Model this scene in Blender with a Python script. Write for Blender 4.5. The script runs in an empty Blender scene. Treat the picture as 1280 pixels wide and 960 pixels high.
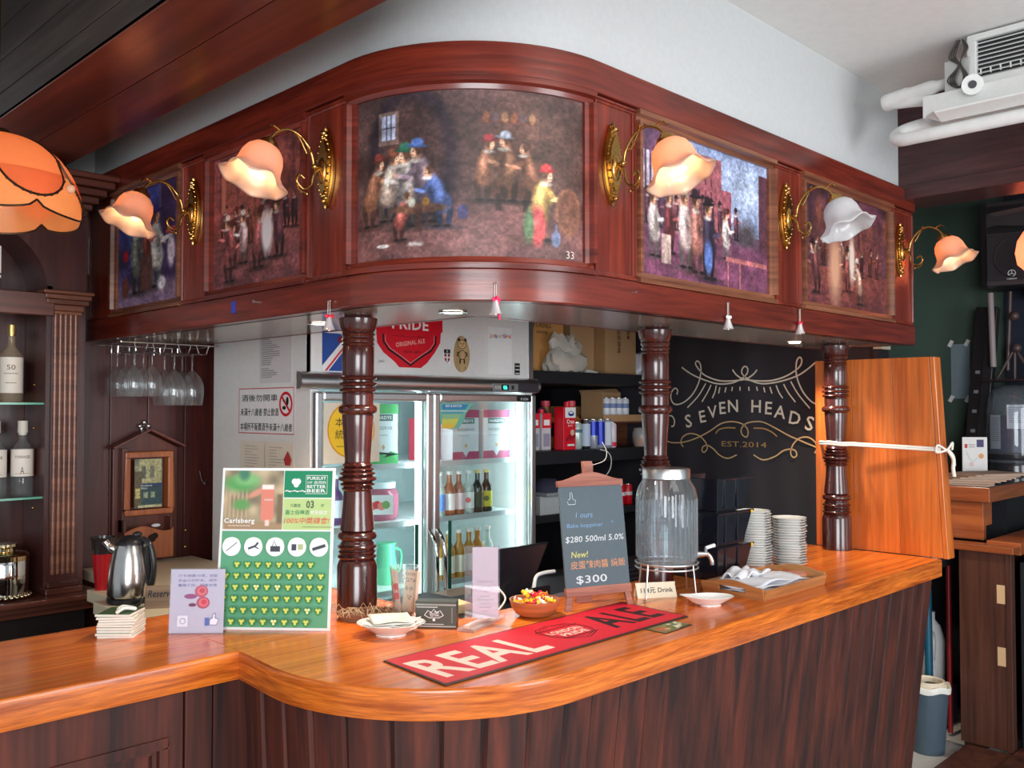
import bpy, math, random
import numpy as np
from mathutils import Vector, Matrix
random.seed(7); PI = math.pi
SC = bpy.context.scene; COL = SC.collection

# ------------------------------------------------------------------ camera
cd = bpy.data.cameras.new('camera'); cd.sensor_width = 36; cd.lens = 36*1150/1280; cd.clip_start = .02
cam = bpy.data.objects.new('camera', cd); COL.objects.link(cam)
cam.location = (0, 0, 1.70); cam.rotation_euler = (math.radians(90)+math.atan(31/1150), 0, math.radians(-45))
SC.camera = cam
# ------------------------------------------------------------------ world and light
wd = bpy.data.worlds.new('world'); SC.world = wd; wd.use_nodes = True
wd.node_tree.nodes['Background'].inputs[0].default_value = (.80, .90, 1, 1)
wd.node_tree.nodes['Background'].inputs[1].default_value = .42
def area(name, loc, target, sx, sy, power, color):
    l = bpy.data.lights.new(name, 'AREA'); l.shape = 'RECTANGLE'; l.size = sx; l.size_y = sy; l.energy = power; l.color = color
    o = bpy.data.objects.new(name, l); COL.objects.link(o); o.location = loc
    o.rotation_euler = (Vector(target)-Vector(loc)).to_track_quat('-Z', 'Y').to_euler(); return o
area('daylight_window', (-1.6, -1.9, 1.9), (2, 1.9, 1.6), 2.4, 1.9, 150, (.93, .97, 1))
area('daylight_door', (2.6, -2.6, 1.7), (2.8, 2, 1.6), 1.6, 2.0, 75, (.93, .97, 1))
area('room_ceiling_lamp', (1.6, -.2, 3.1), (1.6, .3, 0), 1.6, 1.6, 22, (1, .95, .88))
vs = SC.view_settings; SC.display_settings.display_device = 'sRGB'
vs.view_transform = 'Standard'; vs.look = 'None'; vs.gamma = 1; vs.exposure = 0.35; vs.use_curve_mapping = False
SC.cycles.max_bounces = 10; SC.cycles.transparent_max_bounces = 24; SC.cycles.transmission_bounces = 8
SC.cycles.use_denoising = True; SC.cycles.sample_clamp_indirect = 6; SC.cycles.caustics_refractive = False; SC.cycles.caustics_reflective = False

# ------------------------------------------------------------------ materials
def srgb(r, g, b):
    f = lambda c: (c/255/12.92 if c/255 <= .04045 else ((c/255+.055)/1.055)**2.4)
    return (f(r), f(g), f(b), 1)
MC = {}
def mat(name, col, rough=.5, metal=0, coat=0, emit=0, ecol=None, spec=None, trans=0, bump=0, bscale=40, alpha=None, sss=0):
    if name in MC: return MC[name]
    m = bpy.data.materials.new(name); m.use_nodes = True; nt = m.node_tree; b = nt.nodes['Principled BSDF']
    col = tuple(col) if len(col) == 4 else tuple(col)+(1,)
    n = nt.nodes.new('ShaderNodeTexNoise'); n.inputs['Scale'].default_value = bscale; n.inputs['Detail'].default_value = 4
    tc = nt.nodes.new('ShaderNodeTexCoord'); nt.links.new(tc.outputs['Object'], n.inputs['Vector'])
    mx = nt.nodes.new('ShaderNodeMix'); mx.data_type = 'RGBA'; nt.links.new(n.outputs[0], mx.inputs[0])
    mx.inputs[6].default_value = tuple(c*.93 for c in col[:3])+(1,); mx.inputs[7].default_value = tuple(min(1, c*1.06) for c in col[:3])+(1,)
    nt.links.new(mx.outputs[2], b.inputs['Base Color'])
    b.inputs['Roughness'].default_value = rough; b.inputs['Metallic'].default_value = metal
    b.inputs['Coat Weight'].default_value = coat; b.inputs['Coat Roughness'].default_value = .12
    b.inputs['Transmission Weight'].default_value = trans
    if spec is not None: b.inputs['Specular IOR Level'].default_value = spec
    if emit: b.inputs['Emission Color'].default_value = ecol or col; b.inputs['Emission Strength'].default_value = emit
    if bump:
        bp = nt.nodes.new('ShaderNodeBump'); bp.inputs['Strength'].default_value = bump; bp.inputs['Distance'].default_value = .01
        nt.links.new(n.outputs[0], bp.inputs['Height']); nt.links.new(bp.outputs[0], b.inputs['Normal'])
    MC[name] = m; return m
def flat(r, g, b, rough=.55):
    return mat('print_%d_%d_%d_%d' % (r, g, b, rough*100), srgb(r, g, b), rough)
def wood(name, c1, c2, axis='z', rough=.35, coat=.35, fine=26, knots=0, dark=None):
    """c1/c2 dark and light grain colour; axis = grain direction; 'h' = any horizontal"""
    if name in MC: return MC[name]
    m = bpy.data.materials.new(name); m.use_nodes = True; nt = m.node_tree; L = nt.links; b = nt.nodes['Principled BSDF']
    tc = nt.nodes.new('ShaderNodeTexCoord')
    def noise(sc, detail, dist=0):
        mp = nt.nodes.new('ShaderNodeMapping'); L.new(tc.outputs['Object'], mp.inputs[0]); mp.inputs['Scale'].default_value = sc
        n = nt.nodes.new('ShaderNodeTexNoise'); n.inputs['Scale'].default_value = 1; n.inputs['Detail'].default_value = detail
        n.inputs['Distortion'].default_value = dist; L.new(mp.outputs[0], n.inputs['Vector']); return n
    s = {'z': (1, 1, .05), 'x': (.04, 1, 1), 'y': (1, .04, 1), 'h': (.06, .06, 1)}[axis]
    n1 = noise(tuple(fine*k for k in s), 5, .4); n2 = noise(tuple(fine*4*k for k in s), 6); n3 = noise(tuple(3*max(k, .25) for k in s), 3, .8)
    r = nt.nodes.new('ShaderNodeValToRGB'); r.color_ramp.elements[0].position = .34; r.color_ramp.elements[1].position = .68
    r.color_ramp.elements[0].color = tuple(c1)+(1,); r.color_ramp.elements[1].color = tuple(c2)+(1,); L.new(n1.outputs[0], r.inputs[0])
    mx = nt.nodes.new('ShaderNodeMix'); mx.data_type = 'RGBA'; mx.blend_type = 'MULTIPLY'; mx.inputs[0].default_value = .55
    r2 = nt.nodes.new('ShaderNodeValToRGB'); r2.color_ramp.elements[0].position = .3; r2.color_ramp.elements[1].position = .6
    r2.color_ramp.elements[0].color = (.45, .42, .40, 1); r2.color_ramp.elements[1].color = (1.1, 1.1, 1.1, 1); L.new(n2.outputs[0], r2.inputs[0])
    L.new(r.outputs[0], mx.inputs[6]); L.new(r2.outputs[0], mx.inputs[7])
    m2 = nt.nodes.new('ShaderNodeMix'); m2.data_type = 'RGBA'; m2.blend_type = 'MULTIPLY'; m2.inputs[0].default_value = .6
    r3 = nt.nodes.new('ShaderNodeValToRGB'); r3.color_ramp.elements[0].position = .3; r3.color_ramp.elements[1].position = .7
    r3.color_ramp.elements[0].color = (.62, .55, .5, 1); r3.color_ramp.elements[1].color = (1.2, 1.2, 1.2, 1); L.new(n3.outputs[0], r3.inputs[0])
    L.new(mx.outputs[2], m2.inputs[6]); L.new(r3.outputs[0], m2.inputs[7]); L.new(m2.outputs[2], b.inputs['Base Color'])
    b.inputs['Roughness'].default_value = rough; b.inputs['Coat Weight'].default_value = coat; b.inputs['Coat Roughness'].default_value = .15
    bp = nt.nodes.new('ShaderNodeBump'); bp.inputs['Strength'].default_value = .12; bp.inputs['Distance'].default_value = .004
    L.new(n2.outputs[0], bp.inputs['Height']); L.new(bp.outputs[0], b.inputs['Normal'])
    MC[name] = m; return m
def glass(name, tint=(1, 1, 1), rough=.02, body=.0, fac=.16):
    """thin clear glass: see-through with a fresnel gloss, optionally a faint body colour"""
    if name in MC: return MC[name]
    m = bpy.data.materials.new(name); m.use_nodes = True; nt = m.node_tree; L = nt.links; nt.nodes.remove(nt.nodes['Principled BSDF'])
    out = nt.nodes['Material Output']
    t = nt.nodes.new('ShaderNodeBsdfTransparent'); t.inputs[0].default_value = tuple(tint)+(1,)
    g = nt.nodes.new('ShaderNodeBsdfGlossy'); g.inputs['Roughness'].default_value = rough
    lw = nt.nodes.new('ShaderNodeLayerWeight'); lw.inputs[0].default_value = .5
    a = nt.nodes.new('ShaderNodeMixShader'); pw = nt.nodes.new('ShaderNodeMath'); pw.operation = 'POWER'; pw.inputs[1].default_value = 2.5; L.new(lw.outputs['Facing'], pw.inputs[0]); ml = nt.nodes.new('ShaderNodeMath'); ml.operation = 'MULTIPLY_ADD'; ml.inputs[1].default_value = fac*2.2; ml.inputs[2].default_value = .05; L.new(pw.outputs[0], ml.inputs[0]); L.new(ml.outputs[0], a.inputs[0]); L.new(t.outputs[0], a.inputs[1]); L.new(g.outputs[0], a.inputs[2])
    last = a
    if body:
        d = nt.nodes.new('ShaderNodeBsdfDiffuse'); d.inputs[0].default_value = tuple(tint)+(1,)
        c = nt.nodes.new('ShaderNodeMixShader'); c.inputs[0].default_value = body; L.new(a.outputs[0], c.inputs[1]); L.new(d.outputs[0], c.inputs[2]); last = c
    L.new(last.outputs[0], out.inputs[0]); MC[name] = m; return m
def vcol_mat(name, rough=.5, coat=0):
    if name in MC: return MC[name]
    m = bpy.data.materials.new(name); m.use_nodes = True; nt = m.node_tree; b = nt.nodes['Principled BSDF']
    a = nt.nodes.new('ShaderNodeVertexColor'); a.layer_name = 'Col'; nt.links.new(a.outputs[0], b.inputs['Base Color'])
    b.inputs['Roughness'].default_value = rough; b.inputs['Coat Weight'].default_value = coat; b.inputs['Coat Roughness'].default_value = .2
    MC[name] = m; return m

CAN = wood('red_brown_wood', (.105, .012, .007), (.235, .030, .014), 'h', .30, .4)
CANV = wood('red_brown_wood_upright', (.13, .015, .008), (.28, .036, .015), 'z', .30, .4)
MOULD = wood('brown_moulding_wood', (.16, .05, .025), (.32, .12, .06), 'h', .35, .4)
PAN = wood('dark_panel_wood', (.06, .012, .010), (.125, .024, .017), 'z', .42, .15, 18)
FRONT = wood('dark_front_wood', (.022, .005, .004), (.120, .022, .010), 'z', .68, 0, 20)
TOP = wood('orange_counter_wood', (.80, .155, .014), (1.0, .28, .036), 'x', .22, .3, 22)
EDGE = wood('orange_counter_edge_wood', (.46, .085, .008), (.92, .235, .026), 'h', .24, .35, 75)
LEAFW = wood('orange_leaf_wood', (.60, .13, .018), (.80, .22, .04), 'z', .3, .4, 16)
COLW = wood('dark_turned_wood', (.045, .009, .008), (.10, .018, .013), 'z', .22, .6)
BEAM = wood('beam_red_wood', (.10, .018, .010), (.25, .055, .028), 'y', .30, .35, 9)
BEAMD = wood('beam_grey_wood', (.035, .026, .022), (.075, .055, .046), 'y', .55, .05, 12)
SOF = mat('soffit_laminate', (.30, .27, .24), .22, coat=.4)
WHITE = mat('white_wall_paint', (.60, .61, .61), .75, bump=.06, bscale=60)
CEIL = mat('white_ceiling_paint', (.80, .79, .77), .8, bump=.08, bscale=30)
GREEN = mat('green_wall_paint', (.055, .095, .072), .6)
BLACKM = mat('black_plastic', (.012, .012, .014), .3)
BLACKW = mat('black_painted_board', (.010, .010, .014), .5)
STEEL = mat('brushed_steel', (.74, .74, .74), .32, 1)
CHROME = mat('chrome', (.8, .8, .8), .07, 1)
BRASS = mat('antique_brass', (.52, .30, .09), .24, 1)
PORC = mat('white_porcelain', (.86, .85, .82), .12, coat=.6)
PAPER = mat('white_paper', (.84, .84, .83), .6)
TISSUE = mat('cream_tissue', (.90, .87, .80), .8)
CARD = mat('cardboard', (.46, .27, .13), .75)
IVORY = mat('white_cord', (.82, .79, .70), .7)

# ------------------------------------------------------------------ mesh building
def rootM(p):
    M = Matrix.Identity(4)
    while p is not None: M = p.matrix_basis @ M; p = p.parent
    return M
class MB:
    def __init__(s): s.v = []; s.f = []; s.m = []
    def add(s, vs, fs, mi=0):
        o = len(s.v); s.v += [tuple(v) for v in vs]; s.f += [tuple(i+o for i in f) for f in fs]; s.m += [mi]*len(fs); return s
    def box(s, a, b, mi=0, M=None):
        x0, y0, z0 = a; x1, y1, z1 = b
        V = [(x0,y0,z0),(x1,y0,z0),(x1,y1,z0),(x0,y1,z0),(x0,y0,z1),(x1,y0,z1),(x1,y1,z1),(x0,y1,z1)]
        if M is not None: V = [M @ Vector(v) for v in V]
        return s.add(V, [(0,3,2,1),(4,5,6,7),(0,1,5,4),(1,2,6,5),(2,3,7,6),(3,0,4,7)], mi)
    def hexa(s, V, mi=0): return s.add(V, [(0,3,2,1),(4,5,6,7),(0,1,5,4),(1,2,6,5),(2,3,7,6),(3,0,4,7)], mi)
    def prism(s, poly, z0, z1, mi=0, M=None):
        n = len(poly); V = [(x, y, z0) for x, y in poly]+[(x, y, z1) for x, y in poly]
        if M is not None: V = [M @ Vector(v) for v in V]
        F = [tuple(reversed(range(n))), tuple(range(n, 2*n))]+[(i, (i+1) % n, n+(i+1) % n, n+i) for i in range(n)]
        return s.add(V, F, mi)
    def lathe(s, prof, c=(0, 0, 0), n=24, mi=0, M=None, wav=None):
        V = []; k = len(prof)
        for i in range(n):
            a = 2*PI*i/n
            for j, (r, z) in enumerate(prof):
                if wav: r, z = wav(r, z, a, j)
                v = Vector((r*math.cos(a), r*math.sin(a), z))
                if M is not None: v = M @ v
                V.append(v+Vector(c))
        F = []
        for i in range(n):
            i2 = (i+1) % n
            for j in range(k-1): F.append((i*k+j, i2*k+j, i2*k+j+1, i*k+j+1))
        s.add(V, F, mi)
        o = len(s.v)-len(V)
        for j, flip in ((0, True), (k-1, False)):
            if prof[j][0] > 1e-5:
                ring = [o+i*k+j for i in range(n)]
                if (prof[0] != prof[-1]) and not getattr(s, 'open', False): s.f.append(tuple(reversed(ring)) if flip else tuple(ring)); s.m.append(mi)
        return s
    def tube(s, pts, r, n=8, mi=0, cap=True):
        P = [Vector(p) for p in pts]; k = len(P); rr = r if isinstance(r, (list, tuple)) else [r]*k
        V = []; up = None
        for i in range(k):
            t = (P[min(i+1, k-1)]-P[max(i-1, 0)]).normalized()
            if up is None: up = Vector((0, 0, 1)) if abs(t.z) < .9 else Vector((1, 0, 0))
            a = t.cross(up).normalized(); b = a.cross(t).normalized(); up = b
            for j in range(n):
                w = 2*PI*j/n; V.append(P[i]+(a*math.cos(w)+b*math.sin(w))*rr[i])
        F = [(i*n+j, i*n+(j+1) % n, (i+1)*n+(j+1) % n, (i+1)*n+j) for i in range(k-1) for j in range(n)]
        if cap: F += [tuple(reversed(range(n))), tuple((k-1)*n+j for j in range(n))]
        return s.add(V, F, mi)
    def cyl(s, p0, p1, r0, r1=None, n=16, mi=0): return s.tube([p0, p1], [r0, r0 if r1 is None else r1], n, mi)
    def ball(s, c, r, n=14, mi=0, sc=(1, 1, 1)):
        prof = [(max(r*math.sin(PI*j/8), 0), -r*math.cos(PI*j/8)) for j in range(9)]
        return s.lathe(prof, c, n, mi, Matrix.Diagonal((*sc, 1)))
    def sweep(s, path, prof, mi=0, closed=False):
        k = len(prof); V = []
        for (x, y, nx, ny) in path: V += [(x+nx*d, y+ny*d, z) for d, z in prof]
        n = len(path); F = [(i*k+j, (i+1)*k+j, (i+1)*k+(j+1) % k, i*k+(j+1) % k) for i in range(n-1) for j in range(k)]
        F += [tuple(range(k)), tuple(reversed([(n-1)*k+j for j in range(k)]))]
        return s.add(V, F, mi)
    def build(s, name, mats, parent=None, smooth=None, bevel=0, world=False, fn=None, seg=2, loc=None):
        V = [fn(*v) for v in s.v] if fn else s.v
        if world and parent is not None:
            I = rootM(parent).inverted(); V = [I @ Vector(v) for v in V]
        if loc is not None: V = [Vector(v)-Vector(loc) for v in V]
        me = bpy.data.meshes.new(name); me.from_pydata([tuple(v) for v in V], [], s.f)
        if not isinstance(mats, (list, tuple)): mats = [mats]
        for m in mats: me.materials.append(m)
        me.polygons.foreach_set('material_index', s.m)
        import bmesh
        bm = bmesh.new(); bm.from_mesh(me); bmesh.ops.remove_doubles(bm, verts=bm.verts, dist=1e-6) if not getattr(s, 'nomerge', False) else None
        bmesh.ops.recalc_face_normals(bm, faces=bm.faces); bm.to_mesh(me); bm.free()
        if smooth:
            me.polygons.foreach_set('use_smooth', [True]*len(me.polygons)); me.set_sharp_from_angle(angle=math.radians(smooth))
        o = bpy.data.objects.new(name, me); COL.objects.link(o); o.parent = parent
        if loc is not None: o.location = loc
        if bevel:
            b = o.modifiers.new('bevel', 'BEVEL'); b.width = bevel; b.segments = seg; b.limit_method = 'ANGLE'; b.angle_limit = math.radians(40)
        return o
def tag(o, label=None, cat=None, group=None, kind=None):
    if label: o['label'] = label
    if cat: o['category'] = cat
    if group: o['group'] = group
    if kind: o['kind'] = kind
    return o
def thing(name, label, cat, loc=(0, 0, 0), rz=0, group=None):
    o = bpy.data.objects.new(name, None); o.empty_display_size = .05; COL.objects.link(o)
    o.location = loc; o.rotation_euler = (0, 0, rz); return tag(o, label, cat, group)
def copy_tree(o, loc=None, rz=None, label=None, parent=None, group=None):
    c = o.copy(); COL.objects.link(c); c.parent = parent
    if loc is not None: c.location = loc
    if rz is not None: c.rotation_euler = (0, 0, rz)
    if label: c['label'] = label
    if group: c['group'] = group
    for ch in list(o.children): copy_tree(ch, parent=c)
    return c
def struct(o): o['kind'] = 'structure'; return o
def crv(pts, n=6):
    """smooth Catmull-Rom line through points"""
    P = [Vector(p) for p in pts]; out = []
    for i in range(len(P)-1):
        a, b, c, d = P[max(i-1, 0)], P[i], P[i+1], P[min(i+2, len(P)-1)]
        for k in range(n):
            t = k/n; out.append(.5*((2*b)+(c-a)*t+(2*a-5*b+4*c-d)*t*t+(3*b-a-3*c+d)*t**3))
    out.append(P[-1]); return out
# ---- flat print: layered thin shapes on a plane
TXT = {}
def text_mesh(body, bold=0, shear=0):
    bold = min(bold, .006) if any(ord(q) > 0x2e80 for q in body) else min(bold, .022)
    k = (body, bold, shear)
    if k not in TXT:
        c = bpy.data.curves.new('text', 'FONT'); c.body = body; c.offset = bold; c.shear = shear; c.space_character = 1+bold*3.2; c.resolution_u = 2
        o = bpy.data.objects.new('text', c); COL.objects.link(o)
        dg = bpy.context.evaluated_depsgraph_get(); dg.update()
        m = bpy.data.meshes.new_from_object(o.evaluated_get(dg))
        V = [tuple(v.co)[:2] for v in m.vertices]; F = [tuple(p.vertices) for p in m.polygons]
        bpy.data.objects.remove(o); bpy.data.curves.remove(c); bpy.data.meshes.remove(m)
        if V:
            x0 = min(v[0] for v in V); x1 = max(v[0] for v in V); y0 = min(v[1] for v in V); y1 = max(v[1] for v in V)
        else: x0 = y0 = 0; x1 = y1 = 1
        TXT[k] = (V, F, x0, x1, y0, y1)
    return TXT[k]
class Print:
    def __init__(s, parent, o, xd, yd, name='print', step=.00012, fn=None):
        s.p = parent; s.o = Vector(o); s.x = Vector(xd).normalized(); s.y = Vector(yd).normalized(); s.n = s.x.cross(s.y)
        s.name = name; s.b = MB(); s.b.nomerge = True; s.ms = []; s.k = 0; s.step = step; s.fn = fn
    def mi(s, m):
        if m not in s.ms: s.ms.append(m)
        return s.ms.index(m)
    def put(s, V, F, m):
        s.k += 1; d = s.n*(s.step*s.k+.0003)
        s.b.add([s.o+s.x*u+s.y*v+d for u, v in V], F, s.mi(m)); return s
    def rect(s, u0, v0, u1, v1, m): return s.put([(u0, v0), (u1, v0), (u1, v1), (u0, v1)], [(0, 1, 2, 3)], m)
    def poly(s, P, m): return s.put(P, [tuple(range(len(P)))], m)
    def disc(s, u, v, r, m, ry=None, n=28):
        ry = ry or r; return s.poly([(u+r*math.cos(2*PI*i/n), v+ry*math.sin(2*PI*i/n)) for i in range(n)], m)
    def ring(s, u, v, r0, r1, m, n=32):
        V = []; F = []
        for i in range(n):
            a = 2*PI*i/n; V += [(u+r0*math.cos(a), v+r0*math.sin(a)), (u+r1*math.cos(a), v+r1*math.sin(a))]
            j = (i+1) % n; F.append((2*i, 2*i+1, 2*j+1, 2*j))
        return s.put(V, F, m)
    def line(s, P, w, m):
        P = [Vector((*p, 0)) for p in P]; V = []
        for i, p in enumerate(P):
            t = (P[min(i+1, len(P)-1)]-P[max(i-1, 0)]); t = t.normalized() if t.length else Vector((1, 0, 0))
            q = Vector((-t.y, t.x, 0))*w/2; V += [(p+q)[:2], (p-q)[:2]]
        return s.put(V, [(2*i, 2*i+1, 2*i+3, 2*i+2) for i in range(len(P)-1)], m)
    def text(s, body, u, v, h, m, w=None, bold=0, shear=0, al='c', rot=0, asp=None):
        """h = height of the drawn glyphs; w = forced width; anchor centre-left/centre/right"""
        V, F, x0, x1, y0, y1 = text_mesh(body, bold, shear)
        ky = h/max(y1-y0, 1e-6); kx = (w/max(x1-x0, 1e-6)) if w else ky*(asp or 1)
        W = (x1-x0)*kx; ax = {'c': -W/2, 'l': 0, 'r': -W}[al]; ca, sa = math.cos(rot), math.sin(rot); Q = []
        for x, y in V:
            a = (x-x0)*kx+ax; b = (y-y0)*ky-h/2; Q.append((u+a*ca-b*sa, v+a*sa+b*ca))
        return s.put(Q, F, m)
    def done(s, name=None):
        if not s.b.v: return
        me = s.b; me.nomerge = True
        V = me.v
        if s.fn: V = [s.fn(*v) for v in V]
        if s.p is not None:
            I = rootM(s.p).inverted(); V = [I @ Vector(v) for v in V]
        m = bpy.data.meshes.new(name or s.name); m.from_pydata([tuple(v) for v in V], [], me.f)
        for q in s.ms: m.materials.append(q)
        m.polygons.foreach_set('material_index', me.m)
        o = bpy.data.objects.new(name or s.name, m); COL.objects.link(o); o.parent = s.p; return o
# ---- picture painted point by point on a fine grid
class Canvas:
    def __init__(s, nu, nv, asp, base, seed=1):
        s.nu, s.nv = nu, nv; s.U, s.V = np.meshgrid(np.linspace(0, asp, nu), np.linspace(0, 1, nv)); s.asp = asp
        s.rng = np.random.RandomState(seed); s.c = np.ones((nv, nu, 3))*np.array(base)/255.
    def noise(s, k, amp, su=1, sv=1):
        r = s.rng.rand(int(k*sv)+2, int(k*s.asp*su)+2); h, w = r.shape
        y = s.V*(h-1); x = s.U/s.asp*(w-1); i = np.clip(y.astype(int), 0, h-2); j = np.clip(x.astype(int), 0, w-2); fy = y-i; fx = x-j
        fy = fy*fy*(3-2*fy); fx = fx*fx*(3-2*fx)
        v = (r[i, j]*(1-fx)+r[i, j+1]*fx)*(1-fy)+(r[i+1, j]*(1-fx)+r[i+1, j+1]*fx)*fy
        s.c *= (1+amp*(v-.5)*2)[..., None]; return s
    def blend(s, a, col): s.c = s.c*(1-a[..., None])+np.array(col)/255.*a[..., None]; return s
    def ell(s, u, v, ru, rv, col, soft=.25, rot=0, op=1):
        du, dv = s.U-u, s.V-v; c, n = math.cos(rot), math.sin(rot); x = (du*c+dv*n)/ru; y = (-du*n+dv*c)/rv
        return s.blend(np.clip((1+soft-np.sqrt(x*x+y*y))/(2*soft+1e-6), 0, 1)*op, col)
    def rect(s, u0, v0, u1, v1, col, soft=.006, op=1):
        a = np.clip((s.U-u0)/soft+.5, 0, 1)*np.clip((u1-s.U)/soft+.5, 0, 1)*np.clip((s.V-v0)/soft+.5, 0, 1)*np.clip((v1-s.V)/soft+.5, 0, 1)
        return s.blend(a*op, col)
    def half(s, a, b, c0, col, soft=.01, op=1):   # a*u+b*v > c0
        return s.blend(np.clip((a*s.U+b*s.V-c0)/soft+.5, 0, 1)*op, col)
    def grid(s, fn, name, parent, m, world=True):
        nu, nv = s.nu, s.nv
        V = [fn(s.U[j, i]/s.asp, s.V[j, i]) for j in range(nv) for i in range(nu)]
        if parent is not None and world:
            I = rootM(parent).inverted(); V = [I @ Vector(v) for v in V]
        F = [(j*nu+i, j*nu+i+1, (j+1)*nu+i+1, (j+1)*nu+i) for j in range(nv-1) for i in range(nu-1)]
        me = bpy.data.meshes.new(name); me.from_pydata([tuple(v) for v in V], [], F); me.materials.append(m)
        c = np.clip(s.c, 0, 1); c = np.where(c <= .04045, c/12.92, ((c+.055)/1.055)**2.4)
        at = me.color_attributes.new('Col', 'FLOAT_COLOR', 'POINT')
        at.data.foreach_set('color', np.concatenate([c.reshape(-1, 3), np.ones((nu*nv, 1))], 1).ravel())
        o = bpy.data.objects.new(name, me); COL.objects.link(o); o.parent = parent; return o

# ================================================================== the room
ZC, ZT, ZB, ZF, CE = 1.06, 2.72, 2.0, 0.0, 3.15     # counter, canopy top, canopy underside, floor, ceiling
fl = struct(MB().box((-3, -3, -.05), (6.4, 4.4, 0)).build('floor', mat('floor_tile', (.52, .51, .49), .35)))
tl = MB()
# floor tiles near the gap between counter and side cabinet
for i in range(4):
    for j in range(8):
        x = 4.3+i*.45; y = .1+j*.45
        MB().box((x+.004, y+.004, 0), (x+.446, y+.446, .004)).build('tile', mat('pale_floor_tile', (.62, .61, .58), .3), fl)
struct(MB().box((1.36, -3, CE), (6.4, 4.4, CE+.06)).build('ceiling', CEIL))
wb = struct(MB().box((-1.5, 4.25, 0), (6.4, 4.35, CE)).build('wall_back', WHITE))
# boarded stretch of the back wall, one plank each
x = 1.455
for w in (.205, .173, .179, .18, .18):
    MB().box((x+.0025, 4.236, .3), (x+w-.0025, 4.25, 2.3)).build('plank', PAN, wb, bevel=.002); x += w
for (sx, sz) in ((2.02, 1.12), (2.02, 1.04), (1.435, 1.9)):
    MB().ball((sx, 4.232, sz), .007, 8).build('screw_cap', BRASS, wb)
MB().box((1.36, 4.24, 2.3), (1.46, 4.25, 3.1)).build('corner_board', PAN, wb)
# green room beyond
struct(MB().box((6.2, -1.5, 0), (6.3, 4.25, CE)).build('wall_right', GREEN))
# dark curtain-like wall with the house sign
wl = MB(); n = 60; V = []; F = []
for i in range(n+1):
    y = 1.985+(4.25-1.985)*i/n; b = .006*math.sin(y*13)+.003*math.sin(y*29+1)
    V += [(4.6+b, y, 0), (4.6+b, y, CE)]
F = [(2*i, 2*i+1, 2*i+3, 2*i+2) for i in range(n)]
wl.add(V, F); wl.box((4.612, 1.99, 0), (4.66, 4.25, CE))
WLM = mat('dark_matt_board', (.030, .027, .034), .62)
logo_wall = struct(wl.build('wall_sign', WLM, smooth=60))

# ================================================================== canopy path (s runs from the back wall round the corner)
def cp(s, d=0):
    if s <= 2.02: x, y, nx, ny = 1.57, 4.25-s, -1, 0
    elif s <= 2.02+.7854:
        a = (s-2.02)/.5; x, y, nx, ny = 2.07-.5*math.cos(a), 2.23-.5*math.sin(a), -math.cos(a), -math.sin(a)
    else: x, y, nx, ny = 2.07+(s-2.8054), 1.73, 0, -1
    return x+nx*d, y+ny*d, nx, ny
SEND = 5.135
def cpath(s0, s1):
    ss = [s0]
    for k in range(0, 25):
        v = 2.02+.7854*k/24
        if s0+.002 < v < s1-.002: ss.append(v)
    ss.append(s1); return [cp(s) for s in ss]
# white wall above, flush with the canopy and rounded with it
struct(MB().sweep(cpath(0, SEND-.10), [(-.015, ZT-.05), (-.015, CE), (-.12, CE), (-.12, ZT-.05)]).build('wall_bulkhead', WHITE, smooth=40))
can = thing('bar_canopy', 'rounded red-brown wooden canopy over the bar with framed pictures and moulded rails', 'canopy', (1.57, 4.25, ZB))
R = lambda d0, z0, d1, z1: [(d0, z0), (d1, z0), (d1, z1), (d0, z1)]
def ogee(d0, d1, z0, z1):   # moulded strip: outside edge low, stepping up
    return [(d0, z0), (d1, z0), (d1, z0+(z1-z0)*.4), (d1*.6+d0*.4, z0+(z1-z0)*.55), (d1*.5+d0*.5, z1), (d0, z1)]
MB().sweep(cpath(0, SEND), R(-.03, 2.625, .022, ZT)).build('top_rail', CAN, can, smooth=30, bevel=.003, world=True)
MB().sweep(cpath(0, SEND), R(-.03, ZB-.002, .016, 2.088)).build('bottom_rail', CAN, can, smooth=30, bevel=.003, world=True)
MB().sweep(cpath(0, SEND), R(-.05, ZB, -.006, ZT-.01)).build('backing_board', CANV, can, smooth=30, world=True)
# stiles with a small bead round the inset panel
STILES = [(0, .27), (.925, 1.125), (1.785, 2.005), (2.795, 3.0), (3.84, 4.05), (4.895, SEND)]
def frame_piece(name, s0, s1, z0, z1, w, d0, d1, m, parent):
    o = MB()
    prof = lambda a, b: [(d0, a), (d1, a), (d1, a+(b-a)*.45), (d0+(d1-d0)*.55, a+(b-a)*.6), (d0+(d1-d0)*.45, b), (d0, b)]
    o.sweep(cpath(s0, s1), prof(z0, z0+w)); o.sweep(cpath(s0, s1), prof(z1, z1-w))
    for a, b in ((s0, s0+w), (s1, s1-w)):
        ks = [(a, d0), (a, d1), (a+(b-a)*.45, d1), (a+(b-a)*.6, d0+(d1-d0)*.55), (b, d0+(d1-d0)*.45), (b, d0)]
        V = []
        for z in (z0+w-.0004, z1-w+.0004):
            for s_, d_ in ks: X, Y, _, _ = cp(s_, d_); V.append((X, Y, z))
        k = 6; o.add(V, [tuple(range(k)), tuple(reversed(range(k, 2*k)))]+[(i, (i+1) % k, k+(i+1) % k, k+i) for i in range(k)])
    return o.build(name, m, parent, smooth=30, world=True)
for a, b in STILES:
    st = MB().sweep(cpath(a+.002, b-.002), R(-.02, 2.09, .002, 2.623)).build('stile_panel', CANV, can, world=True, smooth=30)
    if b-a > .15: frame_piece('bead', a+.004, b-.004, 2.092, 2.621, .014, 0, .012, CANV, st)
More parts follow.
